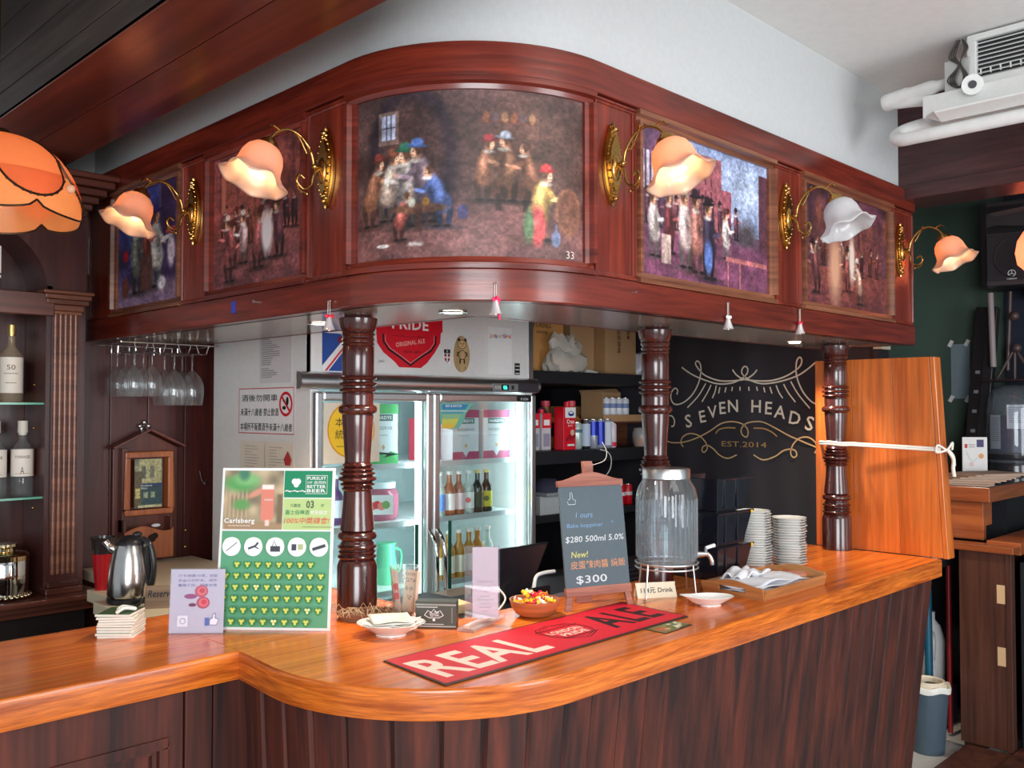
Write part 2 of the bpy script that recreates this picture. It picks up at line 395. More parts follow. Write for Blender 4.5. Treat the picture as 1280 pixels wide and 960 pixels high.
FRAMES = [(.275, .925, 'picture_frame', MOULD), (1.125, 1.785, 'picture_frame', CAN), (2.005, 2.795, 'picture_frame', CAN), (3.0, 3.84, 'picture_frame', MOULD), (4.05, 4.895, 'picture_frame', MOULD)]
fr = [frame_piece(n_, a, b, 2.088, 2.625, .034, -.008, .024, m, can) for a, b, n_, m in FRAMES]
# underside and inner return
so = MB(); P = cpath(0, SEND); V = []
inner = []
for (x, y, nx, ny) in P:
    inner.append((x-nx*.44, y-ny*.44) if True else 0)
for (x, y, nx, ny), (ix, iy) in zip(P, inner): V += [(x, y, ZB), (ix, iy, ZB), (x, y, ZB+.02), (ix, iy, ZB+.02)]
n = len(P)
so.add(V, [(4*i, 4*i+1, 4*i+5, 4*i+4) for i in range(n-1)]+[(4*i+2, 4*i+6, 4*i+7, 4*i+3) for i in range(n-1)])
so.build('soffit', SOF, can, world=True)
MB().sweep(cpath(0, SEND), R(-.46, ZB-.001, -.44, ZT)).build('inner_board', CAN, can, smooth=30, world=True)
MB().box((4.37, 1.735, ZB), (4.4, 2.19, ZT)).build('end_board', CAN, can, world=True, bevel=.003)
# paintings: generic scenes on fine grids
PM = vcol_mat('painted_canvas', .5, .06)
def folk(c, u, v, h, coat, hat=None, skin=(205, 150, 120), lean=0):
    h *= 1.28; f = 1 if lean >= 0 else -1; dk = tuple(k*.42 for k in coat); lt = tuple(min(255, k*1.4+18) for k in coat); hx = u+lean*.42*h
    c.ell(u, v-.02*h, .20*h, .03*h, tuple(k*.3 for k in coat), .6, 0, .55)                       # cast shade as painted
    for s_, rr in ((-.055, .12), (.065, -.10)): c.ell(u+s_*h, v+.14*h, .036*h, .15*h, dk, .22, rr); c.ell(u+(s_+.03*f)*h, v+.0*h, .05*h, .018*h, (28, 20, 22), .3)
    c.ell(u+.02*h*f, v+.30*h, .105*h, .13*h, tuple(k*.8 for k in coat), .25, lean*.3)
    c.ell(u+lean*.22*h, v+.47*h, .105*h, .175*h, coat, .22, -lean*.6); c.ell(u+lean*.22*h-.03*h*f, v+.50*h, .03*h, .13*h, lt, .7, -lean*.6, .8); c.ell(u+lean*.22*h+.06*h*f, v+.44*h, .035*h, .14*h, dk, .7, -lean*.6, .7)
    c.ell(u+lean*.3*h+.09*h*f, v+.50*h, .030*h, .11*h, tuple(k*.9 for k in coat), .3, .75*f); c.ell(u+lean*.3*h+.16*h*f, v+.47*h, .085*h, .024*h, lt, .3, .25*f); c.ell(u+lean*.3*h+.245*h*f, v+.49*h, .022*h, .020*h, skin, .3)
    c.ell(hx-.01*h, v+.625*h, .06*h, .025*h, (225, 215, 205), .4, 0, .8)
    c.ell(hx, v+.715*h, .058*h, .075*h, skin, .2); c.ell(hx-.022*h*f, v+.735*h, .048*h, .062*h, (60, 36, 28), .35, 0, .8); c.ell(hx+.025*h*f, v+.70*h, .022*h, .035*h, tuple(min(255, k*1.15+8) for k in skin), .5)
    c.ell(hx+.03*h*f, v+.72*h, .007*h, .007*h, (40, 22, 20), .4); c.ell(hx+.035*h*f, v+.685*h, .012*h, .006*h, (140, 60, 55), .4)
    if hat: c.ell(hx, v+.775*h, .105*h, .020*h, tuple(k*.7 for k in hat), .25, .1*f); c.ell(hx-.01*h*f, v+.81*h, .058*h, .045*h, hat, .25, .1*f)
def canvas_common(c):
    c.noise(9, .16); c.noise(26, .14); c.noise(60, .16); c.noise(110, .12)
def tavern(c, seed, wall, floor, coats, light=(150, 95, 75), figs=12, crowd=True):
    rg = random.Random(seed); A = c.asp
    for k in range(5): c.rect(A*(.08+.2*k), .45, A*(.10+.2*k), 1, (58, 34, 44), .02, .6); c.ell(A*(.18+.2*k), .80, .05, .12, tuple(q*.8 for q in light), .6, 0, .5)
    c.noise(5, .35); c.half(0, -1, -.34, floor, .05); c.noise(12, .15, 1, 3)
    c.ell(A*.5, .55, A*.45, .4, light, .8, 0, .45)
    for k in range(figs):
        u = A*(.08+.84*(k+.5)/figs)+rg.uniform(-.03, .03); v = .34+rg.uniform(-.04, .06)
        folk(c, u, v, .24, tuple(int(q*.62) for q in rg.choice(coats)), rg.choice([None, (50, 25, 22), (120, 40, 35)]), (170, 115, 95), rg.uniform(-.3, .3))
    for k in range(int(figs*.6)):
        u = A*(.10+.80*(k+.5)/(figs*.6))+rg.uniform(-.05, .05); v = .08+rg.uniform(-.03, .10)
        folk(c, u, v, rg.uniform(.34, .42), rg.choice(coats), rg.choice([None, (40, 22, 25), (90, 30, 35), (225, 215, 205)]), (215, 160, 130), rg.uniform(-.35, .35))
    canvas_common(c)
def sc_mid(c):
    c.noise(4, .3); A = c.asp
    c.half(0, -1, -.30, (112, 72, 70), .08); c.ell(A*.5, .15, A*.6, .16, (128, 88, 84), .6, 0, .6)
    c.ell(A*.27, .62, .27, .42, (44, 34, 42), .08); c.rect(A*.27-.24, .28, A*.27+.24, .5, (44, 34, 42), .05)
    c.ell(A*.27, .62, .19, .34, (74, 52, 50), .15); c.ell(A*.75, .66, .33, .30, (96, 64, 52), .6, 0, .6)
    c.rect(.17, .70, .30, .90, (112, 90, 82)); c.rect(.19, .73, .28, .88, (172, 178, 205))
    for k in (.22, .25): c.rect(k, .73, k+.006, .88, (60, 45, 45))
    c.rect(.19, .80, .28, .806, (60, 45, 45))
    c.rect(.74, .80, 1.06, .815, (98, 60, 50)); [c.ell(.78+.05*k, .835, .018, .03, [(140, 85, 62), (90, 70, 72), (150, 110, 80)][k % 3]) for k in range(6)]
    c.rect(.80, .36, 1.04, .46, (88, 55, 42)); c.rect(.83, .28, .86, .38, (60, 38, 34)); c.rect(.98, .28, 1.01, .38, (60, 38, 34))
    for u, h, co, ha, le in ((.76, .36, (140, 92, 70), (150, 55, 60), .2), (.90, .38, (120, 82, 62), (170, 175, 190), -.1), (1.03, .34, (135, 88, 66), None, -.25)): folk(c, u, .34, h, co, ha, (205, 150, 120), le)
    for u, v, h, co, ha, le in ((.10, .22, .40, (165, 110, 82), (140, 60, 50), .35), (.22, .24, .40, (190, 165, 150), (130, 75, 55), .25), (.36, .20, .46, (150, 140, 135), (50, 110, 85), -.1), (.48, .22, .46, (120, 100, 110), (90, 120, 190), -.3), (.56, .19, .36, (90, 110, 170), None, -.45), (.30, .12, .28, (175, 90, 80), None, .4)): folk(c, u, v, h, co, ha, (215, 165, 135), le)
    c.ell(.42, .30, .16, .03, (105, 70, 55), .2); c.rect(.40, .16, .44, .30, (70, 45, 40), .02); c.ell(.38, .34, .02, .03, (225, 220, 205)); c.ell(.46, .34, .02, .025, (170, 120, 60))
    folk(c, 1.06, .12, .42, (205, 165, 95), (190, 60, 60), (220, 170, 140), .25); c.ell(1.06, .20, .05, .12, (205, 85, 85), .2); c.ell(1.01, .2, .03, .1, (95, 120, 85), .3)
    c.ell(1.17, .13, .028, .05, (130, 140, 175), .15); c.rect(1.163, .17, 1.177, .22, (130, 140, 175), .01)
    c.ell(1.25, .30, .085, .15, (140, 92, 72), .08); c.ell(1.25, .30, .065, .125, (118, 76, 60), .1); c.ell(.66, .27, .03, .045, (72, 66, 105), .15)
    c.rect(.36, .08, .44, .10, (205, 195, 190), .02); c.ell(.2, .09, .04, .012, (215, 205, 200), .2); canvas_common(c)
def sc_street(c):
    A = c.asp; c.noise(5, .2)
    c.rect(0, .42, A, 1, (150, 165, 205)); c.ell(A*.8, .75, .35, .2, (190, 200, 225), .7, 0, .7)
    c.rect(0, .3, .36, 1, (92, 62, 88)); c.rect(.40, .30, A*.60, .93, (165, 92, 100)); c.half(-1.4, -1, -2.0+.02, (160, 88, 96), .01, 0)
    c.rect(.34, .3, .52, .85, (190, 140, 130)); c.rect(A*.60, .30, A*.68, .72, (150, 80, 92)); c.rect(A*.92, .28, A, .92, (92, 52, 66))
    for i in range(4):
        for j in range(5): c.rect(.56+i*.07, .42+j*.10, .575+i*.07, .48+j*.10, (95, 48, 62))
    for i in range(3): c.rect(.02+.05*i, .58, .05+.05*i, .84, (200, 190, 205))
    c.ell(.30, .86, .16, .07, (140, 90, 120), .5); c.ell(A*.80, .42, .14, .10, (70, 62, 66), .5); c.half(0, -1, -.33, (118, 66, 92), .05)
    for i in range(5): c.rect(.05+.11*i, 0, .056+.11*i, .16, (70, 40, 60), .01, .6)
    rg = random.Random(4)
    for k in range(11): folk(c, .08+.1*k, .36+rg.uniform(-.02, .05), .22, (90, 50, 62), (40, 22, 30), (170, 110, 105))
    for u, v, h, co, ha in ((.14, .14, .42, (225, 205, 200), (35, 25, 35)), (.30, .18, .40, (110, 48, 52), None), (.47, .10, .52, (215, 185, 180), (220, 190, 170)), (.60, .08, .54, (190, 120, 108), (45, 28, 38)), (.74, .05, .54, (50, 38, 58), (30, 20, 30)), (.95, .22, .34, (230, 210, 205), (90, 45, 40))): folk(c, u, v, h, co, ha)
    c.rect(.22, .10, .32, .30, (200, 170, 160), .01); c.ell(.74, .2, .05, .12, (85, 105, 165), .2)
    c.rect(.95, .20, A-.02, .235, (190, 110, 110), .01); c.rect(.97, 0, .985, .2, (190, 110, 110)); c.rect(1.12, 0, 1.135, .2, (190, 110, 110)); canvas_common(c)
def sc_crowd(c):
    A = c.asp; tavern(c, 5, 0, (105, 60, 66), [(150, 80, 80), (205, 165, 165), (90, 50, 60), (130, 70, 60)], (190, 110, 80), 11)
    c.rect(.10, .58, .15, .82, (190, 110, 90), .02); c.ell(.12, .82, .025, .05, (190, 110, 90), .2); c.ell(A*.62, .36, .06, .16, (225, 215, 215), .3)
def sc_blue(c):
    A = c.asp; c.noise(4, .3); c.ell(A*.3, .9, .4, .3, (60, 70, 150), .7); c.ell(A*.35, .7, .12, .25, (110, 150, 185), .7)
    c.rect(A*.68, .1, A*.70, 1, (90, 75, 90)); c.rect(A*.7, .1, A, 1, (60, 40, 80)); c.half(0, -1, -.18, (130, 105, 130), .08)
    for u, v, h, co, ha in ((.28, .12, .60, (120, 120, 110), (30, 25, 45)), (.55, .14, .64, (215, 210, 200), (60, 40, 110)), (.42, .30, .42, (150, 70, 60), None), (.85, .5, .3, (150, 110, 150), None)): folk(c, u, v, h, co, ha)
    c.rect(.34, .12, .50, .42, (95, 60, 55), .02); c.ell(A*.86, .42, .05, .14, (215, 200, 210), .3); c.ell(A*.86, .58, .07, .03, (200, 70, 80), .2)
    c.ell(.12, .46, .04, .05, (200, 35, 50), .2); c.ell(.12, .18, .05, .09, (110, 60, 50), .2); c.ell(A*.72, .16, .05, .06, (220, 215, 215), .3); canvas_common(c)
def sc_fire(c):
    tavern(c, 9, 0, (100, 50, 55), [(150, 75, 70), (200, 150, 130), (60, 35, 55), (110, 60, 60)], (200, 110, 70), 8)
    A = c.asp; [c.rect(.1+.28*k, .55, .13+.28*k, 1, (60, 40, 60), .02) for k in range(4)]; c.ell(A*.55, .45, .05, .2, (235, 215, 200), .4); c.ell(A*.35, .35, .10, .3, (215, 160, 130), .5)
for i, ((a, b, _, _), f, base, asp) in enumerate(zip(FRAMES, (sc_blue, sc_crowd, sc_mid, sc_street, sc_fire),
        ((70, 60, 105), (125, 62, 66), (84, 62, 60), (120, 80, 110), (62, 36, 58)), (.88, 1.0, 1.36, 1.5, 1.5))):
    c = Canvas(int(230*asp), 230, asp, base, i+3); f(c)
    def fn(u, v, a=a, b=b):
        X, Y, _, _ = cp(a+.030+(b-a-.060)*u, -.003); return (X, Y, 2.120+.473*v)
    o = c.grid(fn, 'painting', fr[i], PM); 
    if i == 2:
        P_ = Print(fr[i], (0, 0, 0), (1, 0, 0), (0, 1, 0), 'number'); P_.text('33', b-.085, 2.14, .022, flat(225, 205, 195), asp=1); 
        P_.fn = lambda x, y, z: (*cp(x, .0)[:2], y); P_.done()

# ================================================================== counter
def cnt_path(off=0, dense=24):
    """front line of the counter seen from above, with outward normals"""
    out = [(-1.4, 2.24, 0, -1), (1.20, 2.24, 0, -1)]
    pts = [(1.22, 2.24), (1.203, 2.06)]
    c = (1.72, 2.01); r = .52
    for k in range(dense+1):
        a = k/dense*PI/2; pts.append((c[0]-r*math.cos(a), c[1]-r*math.sin(a)))
    pts.append((4.08, 1.49)); return pts
FP = cnt_path()
def with_normals(P, off):
    """offset an open line to its right-hand (outward) side"""
    N = []
    for i in range(len(P)):
        ds = []
        if i > 0: ds.append((Vector(P[i])-Vector(P[i-1])).normalized())
        if i < len(P)-1: ds.append((Vector(P[i+1])-Vector(P[i])).normalized())
        ns = [Vector((d.y, -d.x)) for d in ds]
        n = sum(ns, Vector((0, 0))).normalized(); n = n/max(n.dot(ns[0]), .4); N.append((P[i][0], P[i][1], n.x, n.y))
    return N
full = [(-1.4, 2.24)]+FP+[(4.08, 2.10)]
bar = thing('bar_counter', 'long bar counter with glossy orange wooden top, rounded corner and dark planked front', 'bar counter', (1.22, 2.24, 0))
NP = with_normals(full, 0)
TH = .073
MB().sweep(NP, [(-.0055, ZC-TH), (-.001, ZC-TH), (0, ZC-TH+.002), (0, ZC-.009), (-.0006, ZC-.006), (-.0018, ZC-.0028), (-.0035, ZC-.0008), (-.0055, ZC)]).build('edge_band', EDGE, bar, smooth=35, world=True)
def xl(y):
    if y >= 2.24: return 1.22
    if y > 2.01: return 1.203+(1.22-1.203)*(y-2.06)/.18 if y > 2.06 else 1.201
    return 1.72-math.sqrt(max(.52**2-(2.01-y)**2, 0))
def strip(y0, y1, xr, m=TOP, gap=.0008):
    ys = [y0+gap+(y1-y0-2*gap)*(k/14)**(1.6 if y0 < 1.5 else 1) for k in range(15)]
    pl = [(xl(y)+.006, y) for y in reversed(ys)]+[(xr-.004, ys[0]), (xr-.004, ys[-1])]
    pl = [(px, max(py, 1.496)) for px, py in pl]
    return MB().prism(pl, ZC-.04, ZC).build('worktop_board', m, bar, world=True)
strip(1.49, 1.74, 4.08); strip(1.74, 1.93, 4.08); strip(1.93, 2.10, 4.08)
strip(2.10, 2.30, 1.88); strip(2.30, 2.55, 1.88); strip(2.55, 2.79, 1.88)
for a, b in ((2.246, 2.42), (2.42, 2.61), (2.61, 2.79)):
    MB().box((-1.4, a+.0008, ZC-.04), (1.2245, b-.0008, ZC)).build('worktop_board', TOP, bar, world=True)
MB().box((-1.4, 2.79, ZC-TH), (1.88, 2.80, ZC-.0005)).box((1.88, 2.10, ZC-TH), (1.89, 2.80, ZC-.0005)).box((1.89, 2.10, ZC-TH), (4.08, 2.11, ZC-.0005)).build('inner_edge', EDGE, bar, world=True)
MB().box((-1.4, 2.30, ZC-TH+.004), (1.87, 2.79, ZC-.041)).box((1.60, 1.56, ZC-TH+.004), (4.07, 2.1, ZC-.041)).build('underlay', PAN, bar, world=True)
# planked, battered front: one board each
fp = [Vector(p) for p in [(1.247, 2.265), (1.235, 2.06)]+[(1.72+.49*-math.cos(k/24*PI/2), 2.01-.49*math.sin(k/24*PI/2)) for k in range(25)]+[(4.06, 1.52)]]
cum = [0]
for i in range(1, len(fp)): cum.append(cum[-1]+(fp[i]-fp[i-1]).length)
def fpos(s):
    for i in range(1, len(fp)):
        if s <= cum[i] or i == len(fp)-1:
            t = (s-cum[i-1])/(cum[i]-cum[i-1]); p = fp[i-1].lerp(fp[i], t); d = (fp[i]-fp[i-1]).normalized(); return p, Vector((d.y, -d.x))
s = 0; W = .112; k = 0
while s < cum[-1]-.02:
    w = min(W+(.006 if k % 3 else -.008), cum[-1]-s); a, b = s+.0038, s+w-.0038; V = []; m = (a+b)/2
    pa, na = fpos(a); pb, nb = fpos(b); pm, nm = fpos(m); nn = ((pb-pa).normalized()); nn = Vector((nn.y, -nn.x))
    bulge = max(0, (pm-(pa+pb)/2).dot(nn)); j = random.uniform(-.0015, .0015)
    sec = [(pa, 0), (pa+(pb-pa)*.06, .0), (pa+(pb-pa)*.5, 0), (pa+(pb-pa)*.94, 0), (pb, 0)]
    bl = MB(); ks = (-.010, 0+j, bulge+j, 0+j, -.010); V = []
    for z in (.986, 0.0):
        off = -(.986-z)*(.045+.07*min(1, s/1.0))
        for (p, _), e in zip(sec, ks): q = p+nn*(off+e); V.append((q.x, q.y, z))
        for p in (pb, pa): q = p+nn*(off-.02); V.append((q.x, q.y, z))
    n7 = 7; bl.add(V, [tuple(range(n7)), tuple(reversed(range(n7, 14)))]+[(i, (i+1) % n7, n7+(i+1) % n7, n7+i) for i in range(n7)])
    bl.build('plank', FRONT, bar, world=True); s += w; k += 1
bk = MB(); Q = [fpos(cum[-1]*i/60) for i in range(61)]
bk.add([c_ for (p, nn) in Q for c_ in ((p.x-nn.x*.008, p.y-nn.y*.008, .986), (p.x-nn.x*.135, p.y-nn.y*.135, 0))], [(2*i, 2*i+1, 2*i+3, 2*i+2) for i in range(60)])
bk.build('front_backing', mat('joint_shadow_wood', (.006, .003, .003), .8), bar, world=True)
# left stretch: flat boards, recessed panel with moulding
for a, b in ((1.162, 1.268), (1.085, 1.158)):
    MB().box((a, 2.262, 0), (b, 2.285, .986)).build('plank', FRONT, bar, world=True, bevel=.002)
pn = MB().box((-1.4, 2.262, .875), (1.08, 2.29, .986)).box((1.02, 2.262, 0), (1.08, 2.29, .875)).box((-1.4, 2.282, 0), (1.02, 2.30, .875)).build('front_panel', FRONT, bar, world=True, bevel=.003)
fm = MB(); fm.box((-1.4, 2.256, .852), (1.04, 2.28, .876)); fm.box((1.016, 2.256, 0), (1.04, 2.28, .852)); fm.box((-1.4, 2.268, .838), (1.016, 2.284, .852)); fm.box((1.002, 2.268, 0), (1.016, 2.284, .838))
fm.build('panel_moulding', FRONT, pn, world=True, bevel=.003)
MB().box((4.03, 1.62, 0), (4.06, 2.10, .986)).build('end_panel', FRONT, bar, world=True)

# ================================================================== turned columns
def column_mesh():
    T = 770-383; z = lambda y: .94*(770-y)/T; k = .0635/25
    pr = [(0, 770), (25.5, 770), (25.8, 766), (25, 760), (25, 712), (23, 706), (22, 704)]
    def ring(y0, y1, r, base): return [(base, y0), (r-.8, y0-.22*(y0-y1)), (r, (y0+y1)/2), (r-.8, y1+.22*(y0-y1)), (base, y1)]
    pr += ring(703, 697, 24.5, 21)+ring(696, 691, 23.5, 21)+ring(690, 684, 24.5, 21)+[(21, 682), (19, 680)]
    pr += ring(679, 667, 24.5, 19)+[(21.5, 665), (20.5, 655), (18.5, 635), (17.5, 616)]
    pr += ring(614, 609, 20, 17.5)+ring(608, 603, 22, 18)+ring(602, 595, 24, 19)+ring(594, 589, 22.5, 18.5)+ring(588, 584, 21, 18)+ring(583, 578, 19, 16.5)
    pr += [(16, 575), (17, 560), (19, 530), (19.8, 516)]+ring(514, 501, 24.5, 19.5)+[(19.5, 500), (19.8, 490), (19.5, 486)]
    pr += ring(485, 479, 23.5, 19)+ring(477, 471, 24, 19)+ring(469, 463, 23.5, 19)+[(19.5, 461), (20, 440), (19.5, 425)]
    pr += ring(424, 419, 20.8, 19)+ring(418, 413, 21, 19)+ring(411, 406, 21.5, 19.5)+[(20.5, 405), (22.5, 400), (24, 393), (24.5, 388), (23, 386.5), (18, 386), (17.5, 383)]
    return [(max(r, 0)*k, z(y)) for r, y in pr]+[(0, .94)]
COLP = column_mesh()
cme = None
for i, (x, y, lb) in enumerate(((1.738, 2.437, 'dark turned wooden column at the rounded corner beside the green poster'),
                     (2.765, 2.02, 'dark turned wooden column behind the glass drinks dispenser'),
                     (4.035, 1.935, 'dark turned wooden column tied to the orange counter flap'))):
    if cme is None: cme = MB().lathe(COLP, n=40).build('turned_column', COLW, smooth=50); o = cme
    else: o = cme.copy(); COL.objects.link(o)
    o.location = (x, y, ZC); tag(o, lb, 'column', 'turned columns between counter and canopy')

# ================================================================== beam over the left side
bm_ = thing('trim_1', None, None, (1.0, -1, 2.7)); del_ = None
bm_['kind'] = 'structure'
MB().box((1.003, -1.5, 2.715), (1.357, 4.25, CE)).build('core', BEAMD, bm_, world=True)
for a, b in ((.98, 1.163), (1.167, 1.36)): MB().box((a, -1.5, 2.70), (b, 4.24, 2.716)).build('plank', BEAM, bm_, world=True, bevel=.002)
for a, b in ((2.703, 2.79), (2.793, 2.905), (2.908, 3.02), (3.023, 3.15)): MB().box((.98, -1.5, a), (1.0, 4.24, b)).build('plank', BEAMD, bm_, world=True, bevel=.002)
struct(MB().box((-1.5, -3, 3.13), (.98, 4.4, 3.2)).build('ceiling_boarded', BEAMD))
# header over the way into the next room
hd = thing('trim_2', None, None, (4.3, 0, 2.7)); hd['kind'] = 'structure'
HW = wood('header_wood', (.045, .014, .016), (.085, .026, .026), 'h', .45, .2)
MB().box((4.3, -2.5, 2.735), (4.5, 1.76, CE)).build('fascia_board', HW, hd, world=True, bevel=.003)
MB().box((4.275, -2.5, 2.665), (4.52, 1.74, 2.733)).build('lintel', HW, hd, world=True, bevel=.004)

# ================================================================== things
def ray(px, py):
    f = 1150.; a = math.atan(31/f); fw = Vector((math.cos(a)/2**.5, math.cos(a)/2**.5, math.sin(a))); rt = Vector((1, -1, 0))/2**.5
    return fw+rt*((px-640)/f)-rt.cross(fw)*((py-480)/f)
def at_z(px, py, z): r = ray(px, py); return r*((z-1.7)/r.z)+Vector((0, 0, 1.7))
def at_y(px, py, y): r = ray(px, py); return r*(y/r.y)+Vector((0, 0, 1.7))
def at_x(px, py, x): r = ray(px, py); return r*(x/r.x)+Vector((0, 0, 1.7))
WHI = flat(240, 240, 238); BLK = flat(22, 20, 20); RED = flat(225, 28, 48); GRN = flat(20, 135, 90); YEL = flat(250, 190, 30)
LX, LY = (0, -1, 0), (0, 0, 1)       # plane facing -X
FX, FY = (1, 0, 0), (0, 0, 1)        # plane facing -Y

# ------------------------------------------------------------------ wall lamps
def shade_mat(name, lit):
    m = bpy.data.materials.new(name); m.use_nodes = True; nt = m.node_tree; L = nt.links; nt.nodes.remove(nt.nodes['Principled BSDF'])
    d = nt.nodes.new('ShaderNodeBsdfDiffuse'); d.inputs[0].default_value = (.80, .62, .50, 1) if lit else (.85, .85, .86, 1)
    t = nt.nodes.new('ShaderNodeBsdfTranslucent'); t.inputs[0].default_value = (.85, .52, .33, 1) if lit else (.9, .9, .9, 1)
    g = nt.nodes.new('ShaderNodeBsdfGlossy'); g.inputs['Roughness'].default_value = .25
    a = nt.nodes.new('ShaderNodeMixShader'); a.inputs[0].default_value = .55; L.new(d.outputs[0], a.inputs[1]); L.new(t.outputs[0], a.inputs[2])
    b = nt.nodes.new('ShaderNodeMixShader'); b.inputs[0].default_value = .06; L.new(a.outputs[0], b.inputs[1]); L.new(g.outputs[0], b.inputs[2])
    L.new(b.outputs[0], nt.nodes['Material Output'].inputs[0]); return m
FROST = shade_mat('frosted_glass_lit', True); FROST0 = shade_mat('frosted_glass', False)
BULB = mat('warm_bulb', (1, .8, .5), .4, emit=5, ecol=(1, .72, .38, 1))
def sconce(x, y, rz, label, lit=True, src=None):
    r = thing('wall_lamp', label, 'wall lamp', (x, y, 2.43), rz, 'brass wall lamps with bell glass shades on the canopy')
    # pointed oval back plate: three raised levels
    def oval(a, b, p=1.0, n=40):
        out = []
        for i in range(n):
            t = 2*PI*i/n; c, s_ = math.cos(t), math.sin(t); out.append((a*abs(c)**1.15*(1 if c > 0 else -1), b*(s_*.82+.18*s_**5)))
        return out
    RX = Matrix(((1, 0, 0, 0), (0, 0, -1, 0), (0, 1, 0, 0), (0, 0, 0, 1)))   # xy outline -> xz, thickness towards -y
    pl = MB(); pl.prism(oval(.038, .122), 0, .008, M=RX); pl.prism(oval(.034, .112), .008, .016, M=RX); pl.prism(oval(.027, .082), .016, .022, M=RX)
    pl.ball((0, -.020, -.012), .022, 18, sc=(1, .6, 1.9))
    for k in range(22):
        t = 2*PI*k/22; pl.ball((.0325*math.cos(t), -.017, .088*math.sin(t)), .0042, 6)
    for sg in (1, -1):
        pl.ball((0, -.016, sg*.103), .010, 8); pl.ball((.009, -.014, sg*.095), .006, 6); pl.ball((-.009, -.014, sg*.095), .006, 6); pl.ball((0, -.010, sg*.118), .006, 6, sc=(.7, .8, 1.8))
    pl.build('back_plate', BRASS, r, smooth=40)
    MB().cyl((0, -.015, -.005), (0, -.048, -.005), .008, .006, 12).ball((0, -.048, -.005), .010, 10).build('boss', BRASS, r, smooth=50)
    arm = MB(); arm.tube(crv([(0, -.03, -.005), (0, -.052, -.03), (0, -.060, -.062), (0, -.085, -.078), (0, -.108, -.060), (0, -.100, -.038), (0, -.084, -.046)], 6), .0045, 8)
    arm.tube(crv([(0, -.050, -.01), (0, -.058, .03), (0, -.090, .072), (0, -.135, .088), (0, -.178, .070), (0, -.198, .045)], 7), .0048, 8)
    arm.tube(crv([(0, -.062, .035), (.012, -.075, .045), (0, -.10, .083), (-.010, -.118, .092), (0, -.10, .070), (0, -.075, .03)], 5), .003, 6)
    arm.tube(crv([(0, -.108, -.060), (0, -.10, -.085), (0, -.075, -.090)], 5), .0035, 6).ball((0, -.074, -.091), .006, 8)
    arm.tube(crv([(0, -.165, .08), (.0, -.190, .090), (0, -.205, .078)], 4), .003, 6)
    arm.build('arm', BRASS, r, smooth=60)
    T = Matrix.Translation((0, -.200, .036)) @ Matrix.Rotation(math.radians(-24), 4, 'X')
    MB().lathe([(0, .018), (.012, .016), (.016, .006), (.026, .002), (.030, -.006), (.030, -.020), (.026, -.022)], n=24, M=T).build('shade_holder', BRASS, r, smooth=40)
    prof = [(.024, -.012), (.036, -.018), (.048, -.032), (.055, -.052), (.057, -.072), (.060, -.090), (.070, -.106), (.083, -.118), (.086, -.123)]
    def wav(rr, z, a, j):
        k = max(0, (j-3)/5.)**1.5; return rr*(1+.07*k*math.cos(6*a)), z+.0075*k*math.cos(6*a)
    sh = MB(); sh.open = True; sh.lathe([(q*1.12, z*1.06) for q, z in prof], n=60, M=T, wav=wav)
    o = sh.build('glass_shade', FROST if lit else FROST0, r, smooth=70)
    md = o.modifiers.new('thickness', 'SOLIDIFY'); md.thickness = .003
    MB().lathe([(0, -.062), (.010, -.060), (.016, -.050), (.015, -.040), (.010, -.030), (.008, -.020), (0, -.020)], n=16, M=T).build('bulb', BULB if lit else FROST0, r, smooth=60)
    if lit:
        l = bpy.data.lights.new('bulb_light', 'POINT'); l.energy = .8; l.color = (1, .62, .32); l.shadow_soft_size = .012
        lo = bpy.data.objects.new('bulb_light', l); COL.objects.link(lo); lo.parent = r; lo.location = T @ Vector((0, 0, -.078))
    return r
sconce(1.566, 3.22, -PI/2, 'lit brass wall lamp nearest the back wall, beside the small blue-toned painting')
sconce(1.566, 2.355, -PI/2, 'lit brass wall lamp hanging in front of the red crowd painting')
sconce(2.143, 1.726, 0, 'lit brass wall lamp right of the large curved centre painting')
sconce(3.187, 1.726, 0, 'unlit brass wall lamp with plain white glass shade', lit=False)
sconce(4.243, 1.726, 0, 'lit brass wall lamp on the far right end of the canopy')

# ------------------------------------------------------------------ downlights in the canopy underside
for (px, py), lb in (((400, 404), 'round recessed downlight left of the corner column'), ((566, 390), 'round recessed downlight above the red shield banner'), ((993, 428), 'round recessed downlight above the house sign')):
    p = at_z(px, py, 2.0); t = thing('downlight', lb, 'downlight', (p.x, p.y, 2.0), 0, 'recessed downlights in the canopy')
    MB().lathe([(.030, -.001), (.044, -.001), (.046, -.004), (.040, -.006), (.031, -.004), (.030, -.001)], n=28).build('ring', CHROME, t, smooth=40)
    MB().lathe([(0, -.003), (.030, -.003), (.030, -.0015), (0, -.0015)], n=24).build('lens', mat('downlight_lens', (1, 1, 1), .4, emit=14, ecol=(1, .90, .74, 1)), t)
    l = bpy.data.lights.new('downlight_beam', 'SPOT'); l.energy = 26; l.color = (1, .88, .70); l.spot_size = 2.0; l.spot_blend = .6; l.shadow_soft_size = .03
    lo = bpy.data.objects.new('downlight_beam', l); COL.objects.link(lo); lo.parent = t; lo.location = (0, 0, -.012)
